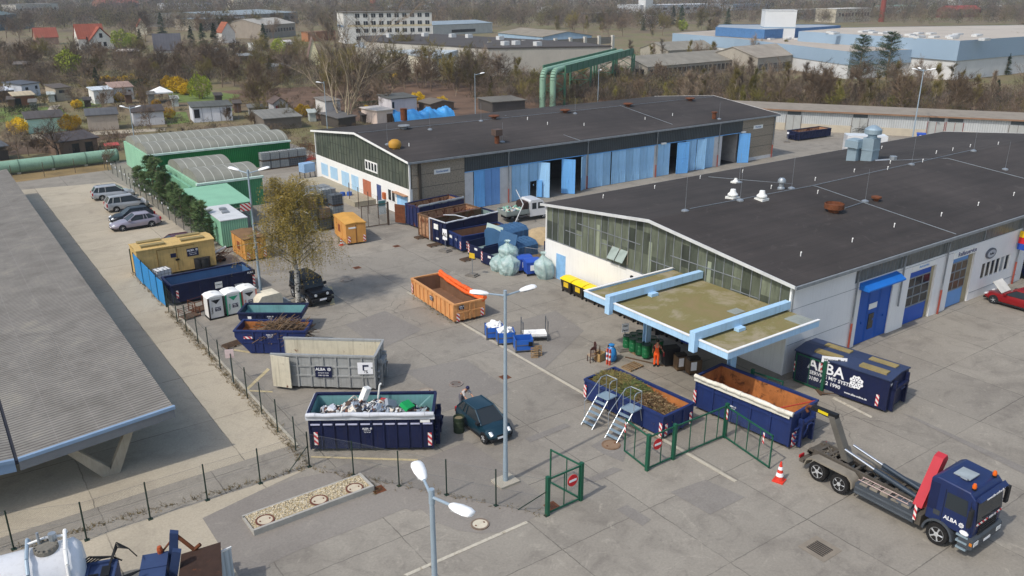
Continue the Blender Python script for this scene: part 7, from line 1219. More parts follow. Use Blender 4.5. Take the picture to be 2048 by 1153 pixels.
g = MB(); g.box(-.55, -.45, 0, .55, .45, .12); tag(g.build('lamp_foundation', mat('foundation', '#a9a294', .9, 0, .15, 2), loc=P(1011, 965), rz=0), 'square concrete foundation under the tall middle street lamp', 'foundation'); 
bpy.data.objects['street_lamp'].location.z = .12
t = thing('sign_board', 'small red white striped board on the birch side street lamp', 'sign', P(524, 607)); g = MB(); g.box(-.85, -.12, 7.35, -.1, -.08, 7.9); g.build('board', M_str, t); g = MB(); g.box(-.1, -.12, 7.5, .0, .12, 7.75); g.build('bracket', M_zincd, t)
def fence(name, label, pts, h, m, panel=True, top=True, r_=.035, cap=None):
    o = pts[0].copy(); t = thing(name, label, 'fence', o)
    for p in pts: g = MB(); g.tube(p-o-Vector((0, 0, .02)), p-o+Vector((0, 0, h)), r_, n=8); (g.box((p-o).x-.1, (p-o).y-.1, 0, (p-o).x+.1, (p-o).y+.1, .03) if cap else None); g.build('post', m, t)
    for a, b in zip(pts[:-1], pts[1:]):
        d = b-a; L = d.length
        if panel: g = MB(); g.quad((0, 0, .05), (L, 0, .05), (L, 0, h-.05), (0, 0, h-.05)); g.build('wire_panel', M_mesh, t, loc=a-o, rz=atan2(d.y, d.x))
        if top:
            g = MB(); [g.tube(a-o+Vector((0, 0, z)), b-o+Vector((0, 0, z)), .005, n=3) for z in (.08, h*.5, h-.06)]; g.build('wire', M_wire, t)
    return t
M_pst = mat('post_dark_green', '#22352c', .6, .1, .15, 2)
fence('chain_link_fence', 'chain link fence with dark posts along the lane beside the containers', [P(*q) for q in ((338, 624), (355, 644), (374, 664), (397, 688), (419, 711.5), (441, 738), (468, 768), (495, 797), (524, 829), (556, 865), (592, 902), (619, 934))], 2.0, M_pst)
t = fence('chain_link_fence', 'chain link fence with dark green posts across the front of the yard', [P(*q) for q in ((-60, 1120), (28, 1099), (174, 1081), (301, 1039), (415, 1001), (521, 967.5), (619, 934), (707.5, 951.5), (798.5, 972.5), (893.5, 990.5), (992, 1011.5), (1093, 1032))], 1.95, M_pst, cap=1)
o_ = t.location; g = MB(); g.tube(P(1036, 1020)-o_, P(1093, 1032)-o_+Vector((0, 0, 1.3)), .025, n=6); g.build('brace', M_pst, t); g = MB(); g.tube(P(577, 945)-o_, P(619, 934)-o_+Vector((0, 0, 1.2)), .025, n=6); g.build('brace', M_pst, t)
t = fence('car_park_fence', 'dark wire fence with white reflectors before the row of pines', [Vector((19.85+.1*sin(i), 76+i*2.5, 0)) for i in range(19)], 1.9, mat('post_grey', '#4b4f4a', .7, .2))
for i in range(14): g = MB(); g.box(-.16, i*2.5+12.2-.09, 1.25, -.1, i*2.5+12.2+.09, 1.42); g.build('reflector', M_wlet, t)
fence('chain_link_fence', 'low wire fence with thin posts before the heating pipe', [Vector((-2+i*3.6, 118.3+i*.25, 0)) for i in range(7)], 1.9, mat('post_rust', '#5f5146', .8), top=False)
fence('chain_link_fence', 'wire fence with thin posts running to the gate before the back hall', [P(*q) for q in ((700, 408), (718, 418), (738, 428), (757, 437), (777, 450))], 2.4, mat('post_rust', '#5f5146'), r_=.045)
t = thing('sheet_fence', 'fence of bright blue corrugated sheets at the end of the ochre and dark blue containers', 'fence', P(265, 545)); o_ = t.location; pp = [P(*q) for q in ((266, 546), (273, 553.5), (289, 570), (304.5, 587), (319, 602.5), (333, 615))]
M_bs = emboss('blue_sheet', '#2e8fd2', 0, .14, .4, .5, .15)
for i in range(1, 5): d = pp[i+1]-pp[i]; g = MB(); g.box(0, -.02, .05, d.length-.05, .02, 1.95+.06*(i % 2)); g.build('sheet', M_bs, t, loc=pp[i]-o_, rz=atan2(d.y, d.x)+.02*(-1)**i)
for p in pp: g = MB(); g.tube(p-o_, p-o_+Vector((0, 0, 2.1)), .04); g.build('post', M_pst, t)
def gate(label, a, b, h=1.95, sign=False, st=(), hx=1.0, bars=(1/3, 2/3), A=None, B=None, m=None, posts=(1, 0)):
    A = A or P(*a); B = B or P(*b); d = B-A; L = hypot(d.x, d.y); t = thing('gate_leaf', label, 'gate', (A.x, A.y, 0), atan2(d.y, d.x), 'green wire gates'); m = m or M_green; g = MB()
    for z in (.12, h-.05): g.box(.05, -.03, z-.035, L-.02, .03, z+.035)
    for x in (.08, L-.05): g.box(x-.03, -.03, .08, x+.03, .03, h)
    g.build('frame', m, t)
    for f in bars: g = MB(); g.box(L*f-.02, -.02, .12, L*f+.02, .02, h-.05); g.build('bar', m, t)
    g = MB(); g.quad((.1, .0, .14), (L-.06, .0, .14), (L-.06, 0, h-.08), (.1, 0, h-.08)); g.build('wire_panel', M_mesh, t)
    if posts[0]: g = MB(); g.box(-.09, -.09, 0, .07, .09, h+.1); g.build('gate_post', m, t)
    if posts[1]: g = MB(); g.box(L-.02, -.09, 0, L+.14, .09, h+.1); g.build('gate_post', m, t)
    for x in st: g = MB(); g.box(x-.05, -.05, h-.75, x+.05, -.032, h-.15); g.build('warning_strip', M_str, t)
    if sign:
        s_ = -1 if sign > 0 else 1; g = MB(); n = 28; c = (sign if sign > 0 else -sign); g.prism([(c*L+.3*cos(2*pi*i/n), h-.62+.3*sin(2*pi*i/n)) for i in range(n)], 1, s_*.06, s_*.035); o = g.build('no_entry_sign', mat('sign_red_disc', '#c81e28', .4, 0, .05), t); g = MB(); g.box(c*L-.22, s_*.066, h-.68, c*L+.22, s_*.061, h-.56); g.build('white_bar', M_wlet, o)
    return t
gate('front green gate leaf with round no entry sign, at the end of the front fence', (1095, 1031), (1159, 1002), sign=.74, bars=(.5,), posts=(1, 1)); gate('rear green gate leaf swung open behind the one with the no entry sign', (1160, 1001), (1099, 968), bars=(.45,), posts=(0, 0))
gate('short green gate leaf left of the post, before the right ladder', (1247, 904), (1294, 941), bars=(.45,), st=(.1, ), posts=(0, 0)); gate('green gate leaf with round no entry sign before the garden waste container', (1294, 941.5), (1345, 919), sign=.33, bars=(.5,), posts=(1, 0)); gate('wide green gate leaf between the two blue containers', (1346, 919), (1447, 876), bars=(.3, .6, .85), posts=(1, 1)); gate('wide green gate leaf swung out towards the cone', (1447, 876), (1539, 940), bars=(.25, .5, .75), st=(.15, 2.9), posts=(0, 0))
gate('dark green gate leaf behind the deep blue container', None, None, A=P(1506, 742, 1.95), B=P(1568, 763, 1.95), bars=(.5,)); gate('dark green gate leaf before the big dark blue box container', (1643, 785), (1586, 763), bars=(.5,), st=(.25,), posts=(1, 0))
gate('brown wire gate before the back hall', (777, 450), (724, 458), h=2.3, bars=(.35, .75), m=mat('gate_brown', '#57483c', .8, 0, .2), posts=(1, 0))
# ================================================================ VEHICLES
M_cglass = NT('car_glass'); M_cglass.b.inputs['Specular IOR Level'].default_value = .3; M_cglass.b.inputs['Base Color'].default_value = (.03, .038, .045, 1); M_cglass.b.inputs['Roughness'].default_value = .06; M_cglass = M_cglass.m; M_plast = mat('black_plastic', '#232427', .7); M_lampc = mat('headlight_glass', '#dfe4e8', .15, .2, .05); M_red = mat('tail_red', '#a8161c', .3)
def paint(n_, h): 
    m = mat('paint_'+n_, h, .28, .25, .04, .4, spec=.6); return m
def wheel(t, x, y, r_, w, out):
    g = MB(); g.lathe([(r_*.62, -w/2), (r_*.95, -w/2), (r_, -w*.3), (r_, w*.3), (r_*.95, w/2), (r_*.62, w/2)], 20, (0, 0, 0), 1); o = g.build('wheel', M_tyre, t, loc=(x, y, r_), smooth=40); g = MB(); s_ = out*w/2
    g.lathe([(r_*.68, s_*.55), (r_*.64, s_*1.02), (r_*.5, s_*.9), (r_*.22, s_*.85), (r_*.2, s_*1.1), (.02, s_*1.12)] if out > 0 else [(.02, s_*1.12), (r_*.2, s_*1.1), (r_*.22, s_*.85), (r_*.5, s_*.9), (r_*.64, s_*1.02), (r_*.68, s_*.55)], 20, (0, 0, 0), 1)
    for i in range(5): a = 2*pi*i/5; g.tube((r_*.15*cos(a), s_*.86, r_*.15*sin(a)), (r_*.58*cos(a), s_*.92, r_*.58*sin(a)), r_*.07, r_*.09, 5)
    g.build('rim', M_rim, o, smooth=40); return o
def car(label, loc, rz, pm, L=4.4, W_=1.75, hb=.92, H=1.45, xs=(1.0, .2, -1.2, -1.9), hood=.72, tail=.95, group=None, wb=2.6, rr=.31, rails=False, front=(.58, .62), hood_open=False, hatch=None):
    """x forward. xs: screen base, roof front, roof rear, rear screen base"""
    t = thing('parked_car', label, 'car', loc, rz, group); h2 = L/2; st = [(-h2, .62, .42, tail*.72), (-h2+.12, .86, .3, tail*.93), (-h2+.5, .97, .24, tail), (xs[3], 1, .22, tail+.0), (xs[2], 1, .22, hb+.02), (0, 1, .22, hb), (xs[0], 1, .22, hb-.02), (xs[0]+.45, .99, .24, hood+.14), (h2-.45, .95, .26, hood+.02), (h2-.12, .82, .3, front[1]), (h2, .6, .38, front[0])]
    st = sorted(st); V = []; m_ = 12
    for x, f, zb, zt in st:
        w = W_/2*f
        for y, z in ((0, zb), (.82, zb), (.97, zb+.1), (1, zb+(zt-zb)*.45), (.98, zb+(zt-zb)*.72), (.88, zt-.03), (0, zt+.015)): V.append((x, y*w, z))
        for y, z in ((.88, zt-.03), (.98, zb+(zt-zb)*.72), (1, zb+(zt-zb)*.45), (.97, zb+.1), (.82, zb)): V.append((x, -y*w, z))
    n = len(st); g = MB(); g.add(V, [(i*m_+j, (i+1)*m_+j, (i+1)*m_+(j+1) % m_, i*m_+(j+1) % m_) for i in range(n-1) for j in range(m_)]+[tuple(range(m_)), tuple(range(n*m_-1, (n-1)*m_-1, -1))]); g.build('body', pm, t, smooth=42)
    a, b = W_/2*.9, W_/2*.70; z0 = hb-.02; c = [(xs[0], a, z0), (xs[1], b, H), (xs[2], b, H-.02), (xs[3], a*.95, tail-.01)]; mir = lambda p: (p[0], -p[1], p[2]); g = MB()
    for s_, nm in ((1, 'side_glass'), (-1, 'side_glass')): g = MB(); q = [p if s_ > 0 else mir(p) for p in c]; g.quad(*(q if s_ > 0 else q[::-1])) if False else g.add(q, [(3, 2, 1, 0) if s_ < 0 else (0, 1, 2, 3)]); g.build(nm, M_cglass, t)
    g = MB(); g.add([c[0], c[1], mir(c[1]), mir(c[0])], [(0, 3, 2, 1)]); g.build('windscreen', M_cglass, t); g = MB(); g.add([c[3], c[2], mir(c[2]), mir(c[3])], [(0, 1, 2, 3)]); g.build('rear_screen', M_cglass, t)
    g = MB(); nx, ny = 7, 6; g.add([(xs[1]+.04+(xs[2]-xs[1]-.08)*i/nx, -b-.02+(2*b+.04)*j/ny, H-.015+.055*(1-(2*j/ny-1)**2)*(1-.35*(2*i/nx-1)**2)-.02*i/nx) for i in range(nx+1) for j in range(ny+1)], [(i*(ny+1)+j, i*(ny+1)+j+1, (i+1)*(ny+1)+j+1, (i+1)*(ny+1)+j) for i in range(nx) for j in range(ny)])
    for s_ in (1, -1):
        q = [p if s_ > 0 else mir(p) for p in c]
        for i in range(3): g.tube(q[i], q[i+1], .042, n=6)
        xm = (xs[1]+xs[2])/2-.1; g.tube((xm, s_*a, z0), (xm+.02, s_*b, H-.02), .035, n=5)
        if xs[2] < -1.1 and tail < hb+.3: xr = xs[2]+.35; g.tube((xr-.15, s_*a*.98, z0), (xr, s_*b, H-.03), .04, n=5)
    g.build('roof', pm, t, smooth=60); wx = wb/2
    for x in (wx, -wx):
        for s_ in (1, -1): wheel(t, x+.05, s_*(W_/2-.1), rr, .2, s_); 
    for x in (wx, -wx):
        for s_ in (1, -1): g = MB(); g.lathe([(rr*1.15, s_*(W_/2-.06)-.06), (rr*1.15, s_*(W_/2-.06)+.066)], 18, (x+.05, 0, rr+.03), 1); g.build('wheel_arch', M_plast, t, smooth=30)
    g = MB(); g.box(-wx+.4, -W_/2*1.0, .2, wx-.3, W_/2*1.0, .3); g.build('sill', M_plast, t)
    for s_ in (1, -1):
        g = MB(); y = s_*W_/2*.68; g.tube((h2-.3, y, front[1]+.02), (h2-.08, y*.97, front[1]-.07), .13, .1, 8); g.build('headlight', M_lampc, t, smooth=50); g = MB(); y = s_*W_/2*.8; g.box(-h2+.02, y-.12, tail*.62, -h2+.16, y+.12, tail*.92 if tail < 1.1 else tail*.8); g.build('tail_light', M_red, t); g = MB(); g.box(xs[0]-.28, s_*(a+.02), z0+.02, xs[0]-.08, s_*(a+.22), z0+.16); g.build('mirror', pm if s_ > 0 else M_plast, t)
    g = MB(); g.box(h2-.06, -.26, .36, h2+.02, .26, .47); g.build('number_plate', M_wlet, t); g = MB(); g.box(h2-.16, -W_*.38, .24, h2-.0, W_*.38, .36); g.box(-h2, -W_*.4, .3, -h2+.14, W_*.4, .44); g.build('bumper', M_plast, t); g = MB(); g.box(h2-.08, -.3, .5, h2+.005, .3, .58); g.build('grille', M_plast, t)
    if rails:
        for s_ in (1, -1): g = MB(); g.path([(xs[1]-.1, s_*b*.92, H+.01), (xs[1]-.25, s_*b*.92, H+.07), (xs[2]+.2, s_*b*.92, H+.05), (xs[2]+.05, s_*b*.92, H)], .018); g.build('roof_rail', M_alu, t)
    if hood_open: g = MB(); g.box(0, -W_*.4, 0, 1.05, W_*.4, .04); o = g.build('bonnet', mat('bonnet_underside', '#cfccc4', .6), t, loc=(xs[0]+.15, 0, hb)); o.rotation_euler = (0, -rad(42), 0)
    return t
sv = paint('silver', '#b3b6ba'); grp = 'cars parked along the car park fence'
def mid(a, b): return (P(*a)+P(*b))/2
EST = dict(L=4.5, H=1.5, xs=(1.15, .35, -1.75, -2.1), tail=1.0, rails=True)
m1 = mid((204, 403.5), (252.6, 395)); car('silver estate car with roof rails, farthest of the parked cars', (m1.x+.1, m1.y+.75, 0), rad(-4), sv, group=grp, **EST)
m1 = mid((229.5, 428), (283, 416)); car('silver people carrier second from the far end of the parked cars', (m1.x+.1, m1.y+.8, 0), rad(1), paint('silver_grey', '#b0b2b4'), group=grp, L=4.35, H=1.62, hb=1.0, hood=.85, xs=(1.35, .5, -1.7, -2.05), tail=1.05, rails=True)
m1 = mid((246.5, 463.5), (304.8, 454)); car('mauve silver saloon car nearest to the camera among the visible parked cars', (m1.x, m1.y+.8, 0), pi+rad(2), paint('mauve_silver', '#9d97a4'), group=grp, L=4.7, H=1.42, xs=(.85, .05, -1.25, -1.85), tail=.98, wb=2.75)
car('black car squeezed between silver people carrier and mauve saloon', (m1.x+.3, m1.y+3.6, 0), pi, paint('black', '#1c2026'), group=grp, L=4.3, H=1.42, xs=(.95, .15, -1.4, -1.95), tail=.95)
car('dark maroon car mostly hidden behind the ochre container', (17.2, 77.1, 0), pi, paint('maroon', '#55202c'), group=grp, L=4.2, H=1.42, xs=(.9, .1, -1.4, -1.95))
car('dark teal small hatchback parked in the yard with person behind it', (22.1, 33.4, 0), rad(-92), paint('dark_teal', '#1d3b4a'), L=3.65, W_=1.65, H=1.42, hb=.9, hood=.74, xs=(.95, .1, -1.2, -1.65), tail=.92, wb=2.4, rr=.29)
car('red car with open bonnet before the white workshop wall', (65.35, 25.4, 0), pi/2, paint('red', '#8f171b'), L=4.5, H=1.4, xs=(.8, .0, -1.4, -1.95), hood_open=True, wb=2.65)
car('dark blue car at the right edge beside the open bay', (73.2, 27.2, 0), pi/2, paint('dark_blue', '#1f2a55'), L=4.2)
# off-road car
t = thing('off_road_car', 'black open bodied off-road car with upright grille under the birch', 'off-road car', (22.45, 57.9, 0), rad(-88)); bk = paint('deep_black', '#14151b'); g = MB()
g.box(-1.95, -.72, .5, .75, .72, 1.05); g.prism([(.75, .5), (1.75, .55), (1.78, 1.0), (1.7, 1.08), (.75, 1.14)], 1, -.6, .6); g.build('body', bk, t)
for s_ in (1, -1):
    g = MB(); g.prism([(.62, .75), (.85, .98), (1.55, .98), (1.85, .82), (1.85, .76), (1.5, .9), (.9, .9), (.66, .7)], 1, s_*.55, s_*.88); g.build('front_wing', bk, t); g = MB(); g.prism([(-1.75, .7), (-1.55, .95), (-.75, .95), (-.55, .7), (-.62, .68), (-.8, .87), (-1.5, .87), (-1.68, .68)], 1, s_*.7, s_*.88); g.build('rear_wing', bk, t)
    g = MB(); g.box(-.5, s_*.72, .42, .6, s_*.86, .48); g.build('side_step', M_alu, t)
    for x in (1.2, -1.15): wheel(t, x, s_*.72, .39, .26, s_)
    g = MB(); g.tube((1.74, s_*.43, .9), (1.81, s_*.43, .9), .1, n=12); g.build('headlight', M_lampc, t); g = MB(); g.box(.5, s_*.76, 1.15, .62, s_*.95, 1.35); g.build('mirror', M_plast, t)
    g = MB(); g.add([(.62, s_*.70, 1.08), (.4, s_*.66, 1.62), (-1.85, s_*.66, 1.66), (-1.92, s_*.70, 1.06)], [(0, 1, 2, 3) if s_ > 0 else (3, 2, 1, 0)]); g.build('side_glass', M_cglass, t)
g = MB(); g.box(-1.92, -.69, 1.62, .42, .69, 1.74); g.build('hard_top', mat('soft_top', '#2c2e33', .8, 0, .2, 2), t); g = MB(); g.add([(.72, .68, 1.12), (.45, .64, 1.63), (.45, -.64, 1.63), (.72, -.68, 1.12)], [(0, 3, 2, 1)]); g.build('windscreen', M_cglass, t); g = MB(); [g.tube((.7, s_*.68, 1.08), (.43, s_*.65, 1.66), .04) for s_ in (1, -1)]; g.tube((-.5, .69, 1.06), (-.5, .66, 1.66), .04); g.tube((-.5, -.69, 1.06), (-.5, -.66, 1.66), .04); g.build('pillars', bk, t)
g = MB(); g.box(1.85, -.8, .5, 2.0, .8, .68); g.build('bumper', M_plast, t); g = MB(); [g.box(1.775, -.28+i*.09, .7, 1.8, -.24+i*.09, 1.0) for i in range(7)]; g.build('grille', M_blk, t); g = MB(); g.box(2.0, -.25, .55, 2.02, .25, .67); g.build('number_plate', M_wlet, t); g = MB(); g.lathe([(.12, -2.2), (.36, -2.2), (.36, -1.97), (.12, -1.97)], 16, (0, 0, 1.0), 0); g.build('spare_wheel', M_tyre, t); t.scale = (1.1, 1.1, 1.08)
# white crew cab pickup
t = thing('pickup_truck', 'white crew cab drop side truck loaded with junk beside the hall corner', 'truck', (50.3, 67.4, 0), rad(-6)); wp = paint('van_white', '#e8eaec'); g = MB(); g.prism([(-.2, .45), (2.3, .45), (2.35, .95), (1.95, 1.2), (1.3, 2.05), (1.0, 2.15), (-.05, 2.15), (-.2, 2.0)], 1, -.95, .95); g.build('cab', wp, t, smooth=30)
for s_ in (1, -1):
    g = MB(); g.box(.05, s_*.955, 1.2, .55, s_*.965, 1.85); g.build('side_glass', M_cglass, t); g = MB(); g.add([(.75, s_*.96, 1.2), (1.6, s_*.96, 1.2), (1.25, s_*.96, 1.85), (.75, s_*.96, 1.85)], [(0, 1, 2, 3)]); g.build('side_glass', M_cglass, t)
    g = MB(); g.box(-3.0, s_*.98, .9, -.3, s_*1.02, 1.3); g.build('drop_side', mat('side_grey_green', '#8b9490', .7, 0, .2, 1), t); [wheel(t, x, s_*.8, .34, .22, s_) for x in (1.5, -1.7)]
g = MB(); g.add([(1.93, .85, 1.24), (1.33, .85, 2.02), (1.33, -.85, 2.02), (1.93, -.85, 1.24)], [(0, 3, 2, 1)]); g.build('windscreen', M_cglass, t, loc=(.03, 0, .02)); g = MB(); g.box(-3.0, -.98, .78, -.3, .98, .9); g.box(-3.04, -.98, .9, -3.0, .98, 1.3); g.build('load_bed', mat('side_grey_green', '#8b9490'), t); g = MB(); g.box(-2.9, -.4, .5, 1.9, .4, .75); g.build('chassis', M_blk, t)
g = MB(); g.prism([(-1.0, .9), (-.35, .9), (-.35, 2.0), (-.8, 1.9)], 1, -.8, .8); g.build('load_tarp', mat('tarp_brown', '#3b2a25', .7, 0, .3, 3), t); g = MB(X=Matrix.Translation(t.location) @ Matrix.Rotation(rad(-6), 4, 'Z')); 
for _ in range(70): g.cur = R.randrange(4); chunk(g, Vector((R.uniform(-2.8, -1.1), R.uniform(-.85, .85), R.uniform(.95, 1.35))))
tag(g.build('junk_load', [CM('#8f9ba8'), CM('#d8cfc0'), CM('#6f4a3c'), mat('junk_teal', '#7fae9c', .6)]), 'junk of boards and pale bits loaded on the white drop side truck', 'junk', kind='stuff')
tag((lambda g: (g.path([(46.6, 64.9, 0), (48.4, 65.5, 2.2), (51.5, 71.0, 2.2)], .05), g.build('tarp_pole', M_trim))[1])(MB()), 'bent pale pole beside the white drop side truck', 'pole')
t = thing('box_trailer', 'white box trailer behind the front hall roof', 'trailer', P(1690, 312), rad(-45)); g = MB(); g.box(0, 0, .5, 5.5, 2.4, 2.9); g.build('box', wp, t); g = MB(); g.box(.2, .2, .3, 5.3, 2.2, .5); g.build('chassis', M_blk, t); wheel(t, 2.5, .05, .34, .25, -1)
wheelie('dark blue wheelie bin with white diamond by the four headed street lamp', P(1832, 282), -1., M_bl, M_bl, M_wlet, None)
tag((lambda g: ([stick(g, Vector((R.uniform(0, 4), R.uniform(0, 1.2), R.uniform(.3, 1.1)))) for _ in range(60)], g.build('scooter_row', M_blk, loc=P(1705, 268), rz=-.9))[1])(MB()), 'dark jumble of bicycles and scooters at the garage doors', 'bicycles')
# ---------------------------------------------------------------- hook lift lorry (x forward, origin under the front bumper)
t = thing('hook_lift_lorry', 'dark blue hook lift lorry without container, red folded crane behind the cab', 'lorry', (33.68, 12.4, 0), rad(-90)); T = t; nb = mat('lorry_blue', '#1e2e5c', .38, .15, .14, 1.2, spec=.5, streak=.35); dg = mat('lorry_grey', '#4a5057', .55, .2, .15, 1.2); du = mat('lorry_dust', '#837c70', .9, 0, .25, 1.5); st_ = mat('hook_steel', '#5c564e', .75, .2, .3, 1.5, rust=.25)
g = MB(); g.prism([(-2.15, 1.05), (-.02, 1.05), (.02, 1.75), (-.12, 2.85), (-.4, 3.12), (-1.9, 3.2), (-2.15, 3.05)], 1, -1.2, 1.2); o = g.build('cab', nb, T, smooth=25)
bv = o.modifiers.new('round', 'BEVEL'); bv.width = .07; bv.segments = 3
g = MB(); g.add([(.045, 1.06, 1.82), (-.085, 1.0, 2.78), (-.085, -1.0, 2.78), (.045, -1.06, 1.82)], [(0, 3, 2, 1)]); g.build('windscreen', M_cglass, T); g = MB(); g.prism([(-.16, 2.84), (.03, 2.8), (.1, 2.87), (-.1, 3.02)], 1, -1.15, 1.15); g.build('sun_visor', nb, T); text('www.alba-online.de', .18, M_wlet, T, (.115, 0, 2.86), (pi/2, 0, pi/2))
g = MB(); g.prism([(.0, .55), (.14, .6), (.14, 1.0), (.05, 1.1), (-.5, 1.1), (-.5, .55)], 1, -1.24, 1.24); g.build('bumper', dg, T); g = MB(); [g.box(.03, -.75, 1.12+i*.13, .06, .75, 1.2+i*.13) for i in range(4)]; g.build('grille', M_plast, T); stp = stripe(T, (.06, -.62, 1.72), pi/2, .9, .1); stripe(T, (.06, .85, 1.72), pi/2, .4, .1); text('ALBA 12', .16, M_wlet, T, (.07, .25, 1.7), RI)
for s_ in (1, -1):
    g = MB(); g.box(.1, s_*.78, .72, .16, s_*1.15, .92); g.build('headlight', M_lampc, T); g = MB(); g.box(.0, s_*1.1, .76, .12, s_*1.26, .9); g.build('indicator', mat('amber', '#c97a2a', .3), T)
    g = MB(); g.add([(-.35, s_*1.206, 1.95), (-.42, s_*1.206, 2.7), (-1.35, s_*1.206, 2.7), (-1.35, s_*1.206, 1.95)], [(0, 1, 2, 3) if s_ < 0 else (3, 2, 1, 0)]); g.build('side_glass', M_cglass, T); g = MB(); g.box(-1.42, s_*1.2, 1.1, -1.4, s_*1.208, 2.8); g.box(-.28, s_*1.2, 1.1, -.26, s_*1.208, 2.75); g.build('door_seam', M_blk, T)
    g = MB(); g.path([(-.25, s_*1.2, 2.5), (-.05, s_*1.55, 2.45)], .025); g.path([(-.25, s_*1.2, 1.95), (-.05, s_*1.55, 2.0)], .025); g.box(-.12, s_*1.45, 1.8, .02, s_*1.68, 2.6); g.build('mirror', M_plast, T)
    for z, x0 in ((.42, -.55), (.72, -.6), (1.0, -.62)): g = MB(); g.box(x0, s_*1.0, z, -.1, s_*1.27, z+.08); g.build('step', M_galv, T)
    g = MB(); n = 12; pr = [(-1.45+.72*cos(pi*i/n), .52+.72*sin(pi*i/n)) for i in range(n+1)]+[(-1.45+.62*cos(pi*i/n), .52+.62*sin(pi*i/n)) for i in range(n, -1, -1)]; g.prism(pr, 1, s_*.85, s_*1.27); g.build('front_mudguard', dg, T, smooth=40)
    w = wheel(T, -1.45, s_*1.08, .52, .32, s_)
    for x in (-6.5, -7.85): wheel(T, x, s_*.98, .52, .55 if x > -7 else .36, s_)
    g = MB(); pr = [(-5.78, .62), (-5.85, .95), (-6.1, 1.15), (-8.2, 1.15), (-8.5, .98), (-8.6, .65)]; pr = pr+[(x*1.0+(.05 if x < -7 else -.05), z-.07) for x, z in reversed(pr)]; g.prism(pr, 1, s_*.66, s_*1.27); g.build('rear_mudguard', du, T, smooth=40)
    g = MB(); g.box(-5.7, s_*.62, .45, -2.6, s_*1.2, .98); g.build('side_box', dg, T); g = MB(); g.box(-5.65, s_*1.2, .5, -2.6, s_*1.24, .58); g.box(-5.65, s_*1.2, .75, -2.6, s_*1.24, .83); g.build('side_guard', mat('guard_grey', '#5d646b', .5, .3), T)
    g = MB(); [g.tube((-5.6, s_*y, 1.16), (-3.0, s_*y, 1.16), .022) for y in (.75, 1.1)]; [g.tube((-5.5+i*.3, s_*.75, 1.16), (-5.5+i*.3, s_*1.1, 1.16), .016) for i in range(9)]; g.build('ladder', mat('ladder_pink_grey', '#b59f98', .6), T) if s_ < 0 else None
    g = MB(); g.tube((-8.9, s_*.45, 1.0), (-2.3, s_*.45, .95), .14, n=4); g.build('frame_rail', st_, T)
g = MB(); g.tube((-3.6, -.95, .98), (-2.85, -.95, .98), .2, n=12); g.build('air_tank', dg, T); stripe(T, (-2.55, -1.25, 1.05), 0, .14, .75)
g = MB(); g.box(-2.55, -1.15, .45, -2.3, 1.15, .95); g.box(-9.0, -1.1, .55, -8.75, 1.1, .72); g.box(-8.95, -.6, .9, -8.3, .6, 1.05); [g.box(x, -.5, .85, x+.18, .5, 1.02) for x in (-8, -7, -5.9, -4.8, -3.6)]; g.build('cross_member', st_, T); [(lambda g: (g.box(-9.05, s_*.75, .75, -8.97, s_*1.1, .9), g.build('tail_light', M_red, T)))(MB()) for s_ in (1, -1)]
g = MB(); [g.prism([(-8.7, 1.02), (-3.2, 1.02), (-3.2, 1.14), (-8.6, 1.22)], 1, y, y+.1) for y in (-.52, .42)]; [g.box(x, -.42, 1.06, x+.14, .42, 1.18) for x in (-8.5, -7.9, -7.3, -6.3, -5.2, -4.1)]; g.tube((-8.5, -.4, 1.15), (-7.3, .4, 1.15), .04); g.tube((-8.5, .4, 1.15), (-7.3, -.4, 1.15), .04); [g.tube((-8.75, y, 1.05), (-8.75, y+.25, 1.05), .16) for y in (-.6, .35)]; g.build('tipping_frame', st_, T)
g = MB(); g.prism([(-7.2, 1.15), (-6.8, 1.15), (-7.95, 3.12), (-8.3, 3.08)], 1, -.2, .2); g.build('hook_arm', mat('arm_grey', '#66635d', .6, .2, .2, 1), T); g = MB(); g.prism([(-7.9, 2.95), (-7.9, 3.25), (-9.35, 3.18), (-9.4, 2.98)], 1, -.14, .14); g.build('arm_head', M_blk, T); g = MB(); g.box(-8.95, -.145, 3.02, -8.35, .145, 3.17); g.build('arm_marking', mat('marking_yellow', '#d8c21d', .5), T); g = MB(); g.path([(-9.35, 0, 3.08), (-9.65, 0, 3.03), (-9.75, 0, 2.83), (-9.6, 0, 2.68)], .075); g.build('hook', M_rustm, T)
g = MB(); [g.box(-1.05+.9*i, -.75+.1*i, 1.13, -.98+.9*i, .7, 1.16) for i in (0,)]; g.path([(.06, -.6, 1.9), (.05, .1, 1.86), (.055, .12, 1.84)], .015); g.path([(.06, .2, 1.88), (.05, .85, 1.86)], .015); g.build('wiper', M_blk, T); g = MB(); g.box(.145, -.27, .66, .16, .27, .78); g.build('number_plate', M_wlet, T); g = MB(); g.box(-2.12, -1.208, 1.6, -1.7, -1.2, 2.9); g.build('cab_side_vent', mat('vent_navy', '#141f45', .6), T); g = MB(); [g.tube((-1.2-.25*i, -.6, 3.28), (-.9-.25*i, -.6, 3.28), .04, .06) for i in (0,)]; g.build('air_horn', M_zinc, T)
for y in (-.34, .34): g = MB(); g.tube((-3.0, y, 1.2), (-5.3, y, 1.55), .12, n=10); g.build('cylinder', mat('cyl_blue_grey', '#39434e', .45, .3), T, smooth=50); g = MB(); g.tube((-5.3, y, 1.55), (-7.0, y, 1.85), .06, n=10); g.build('piston_rod', mat('chrome', '#d8dde2', .12, .9, .03), T, smooth=50)
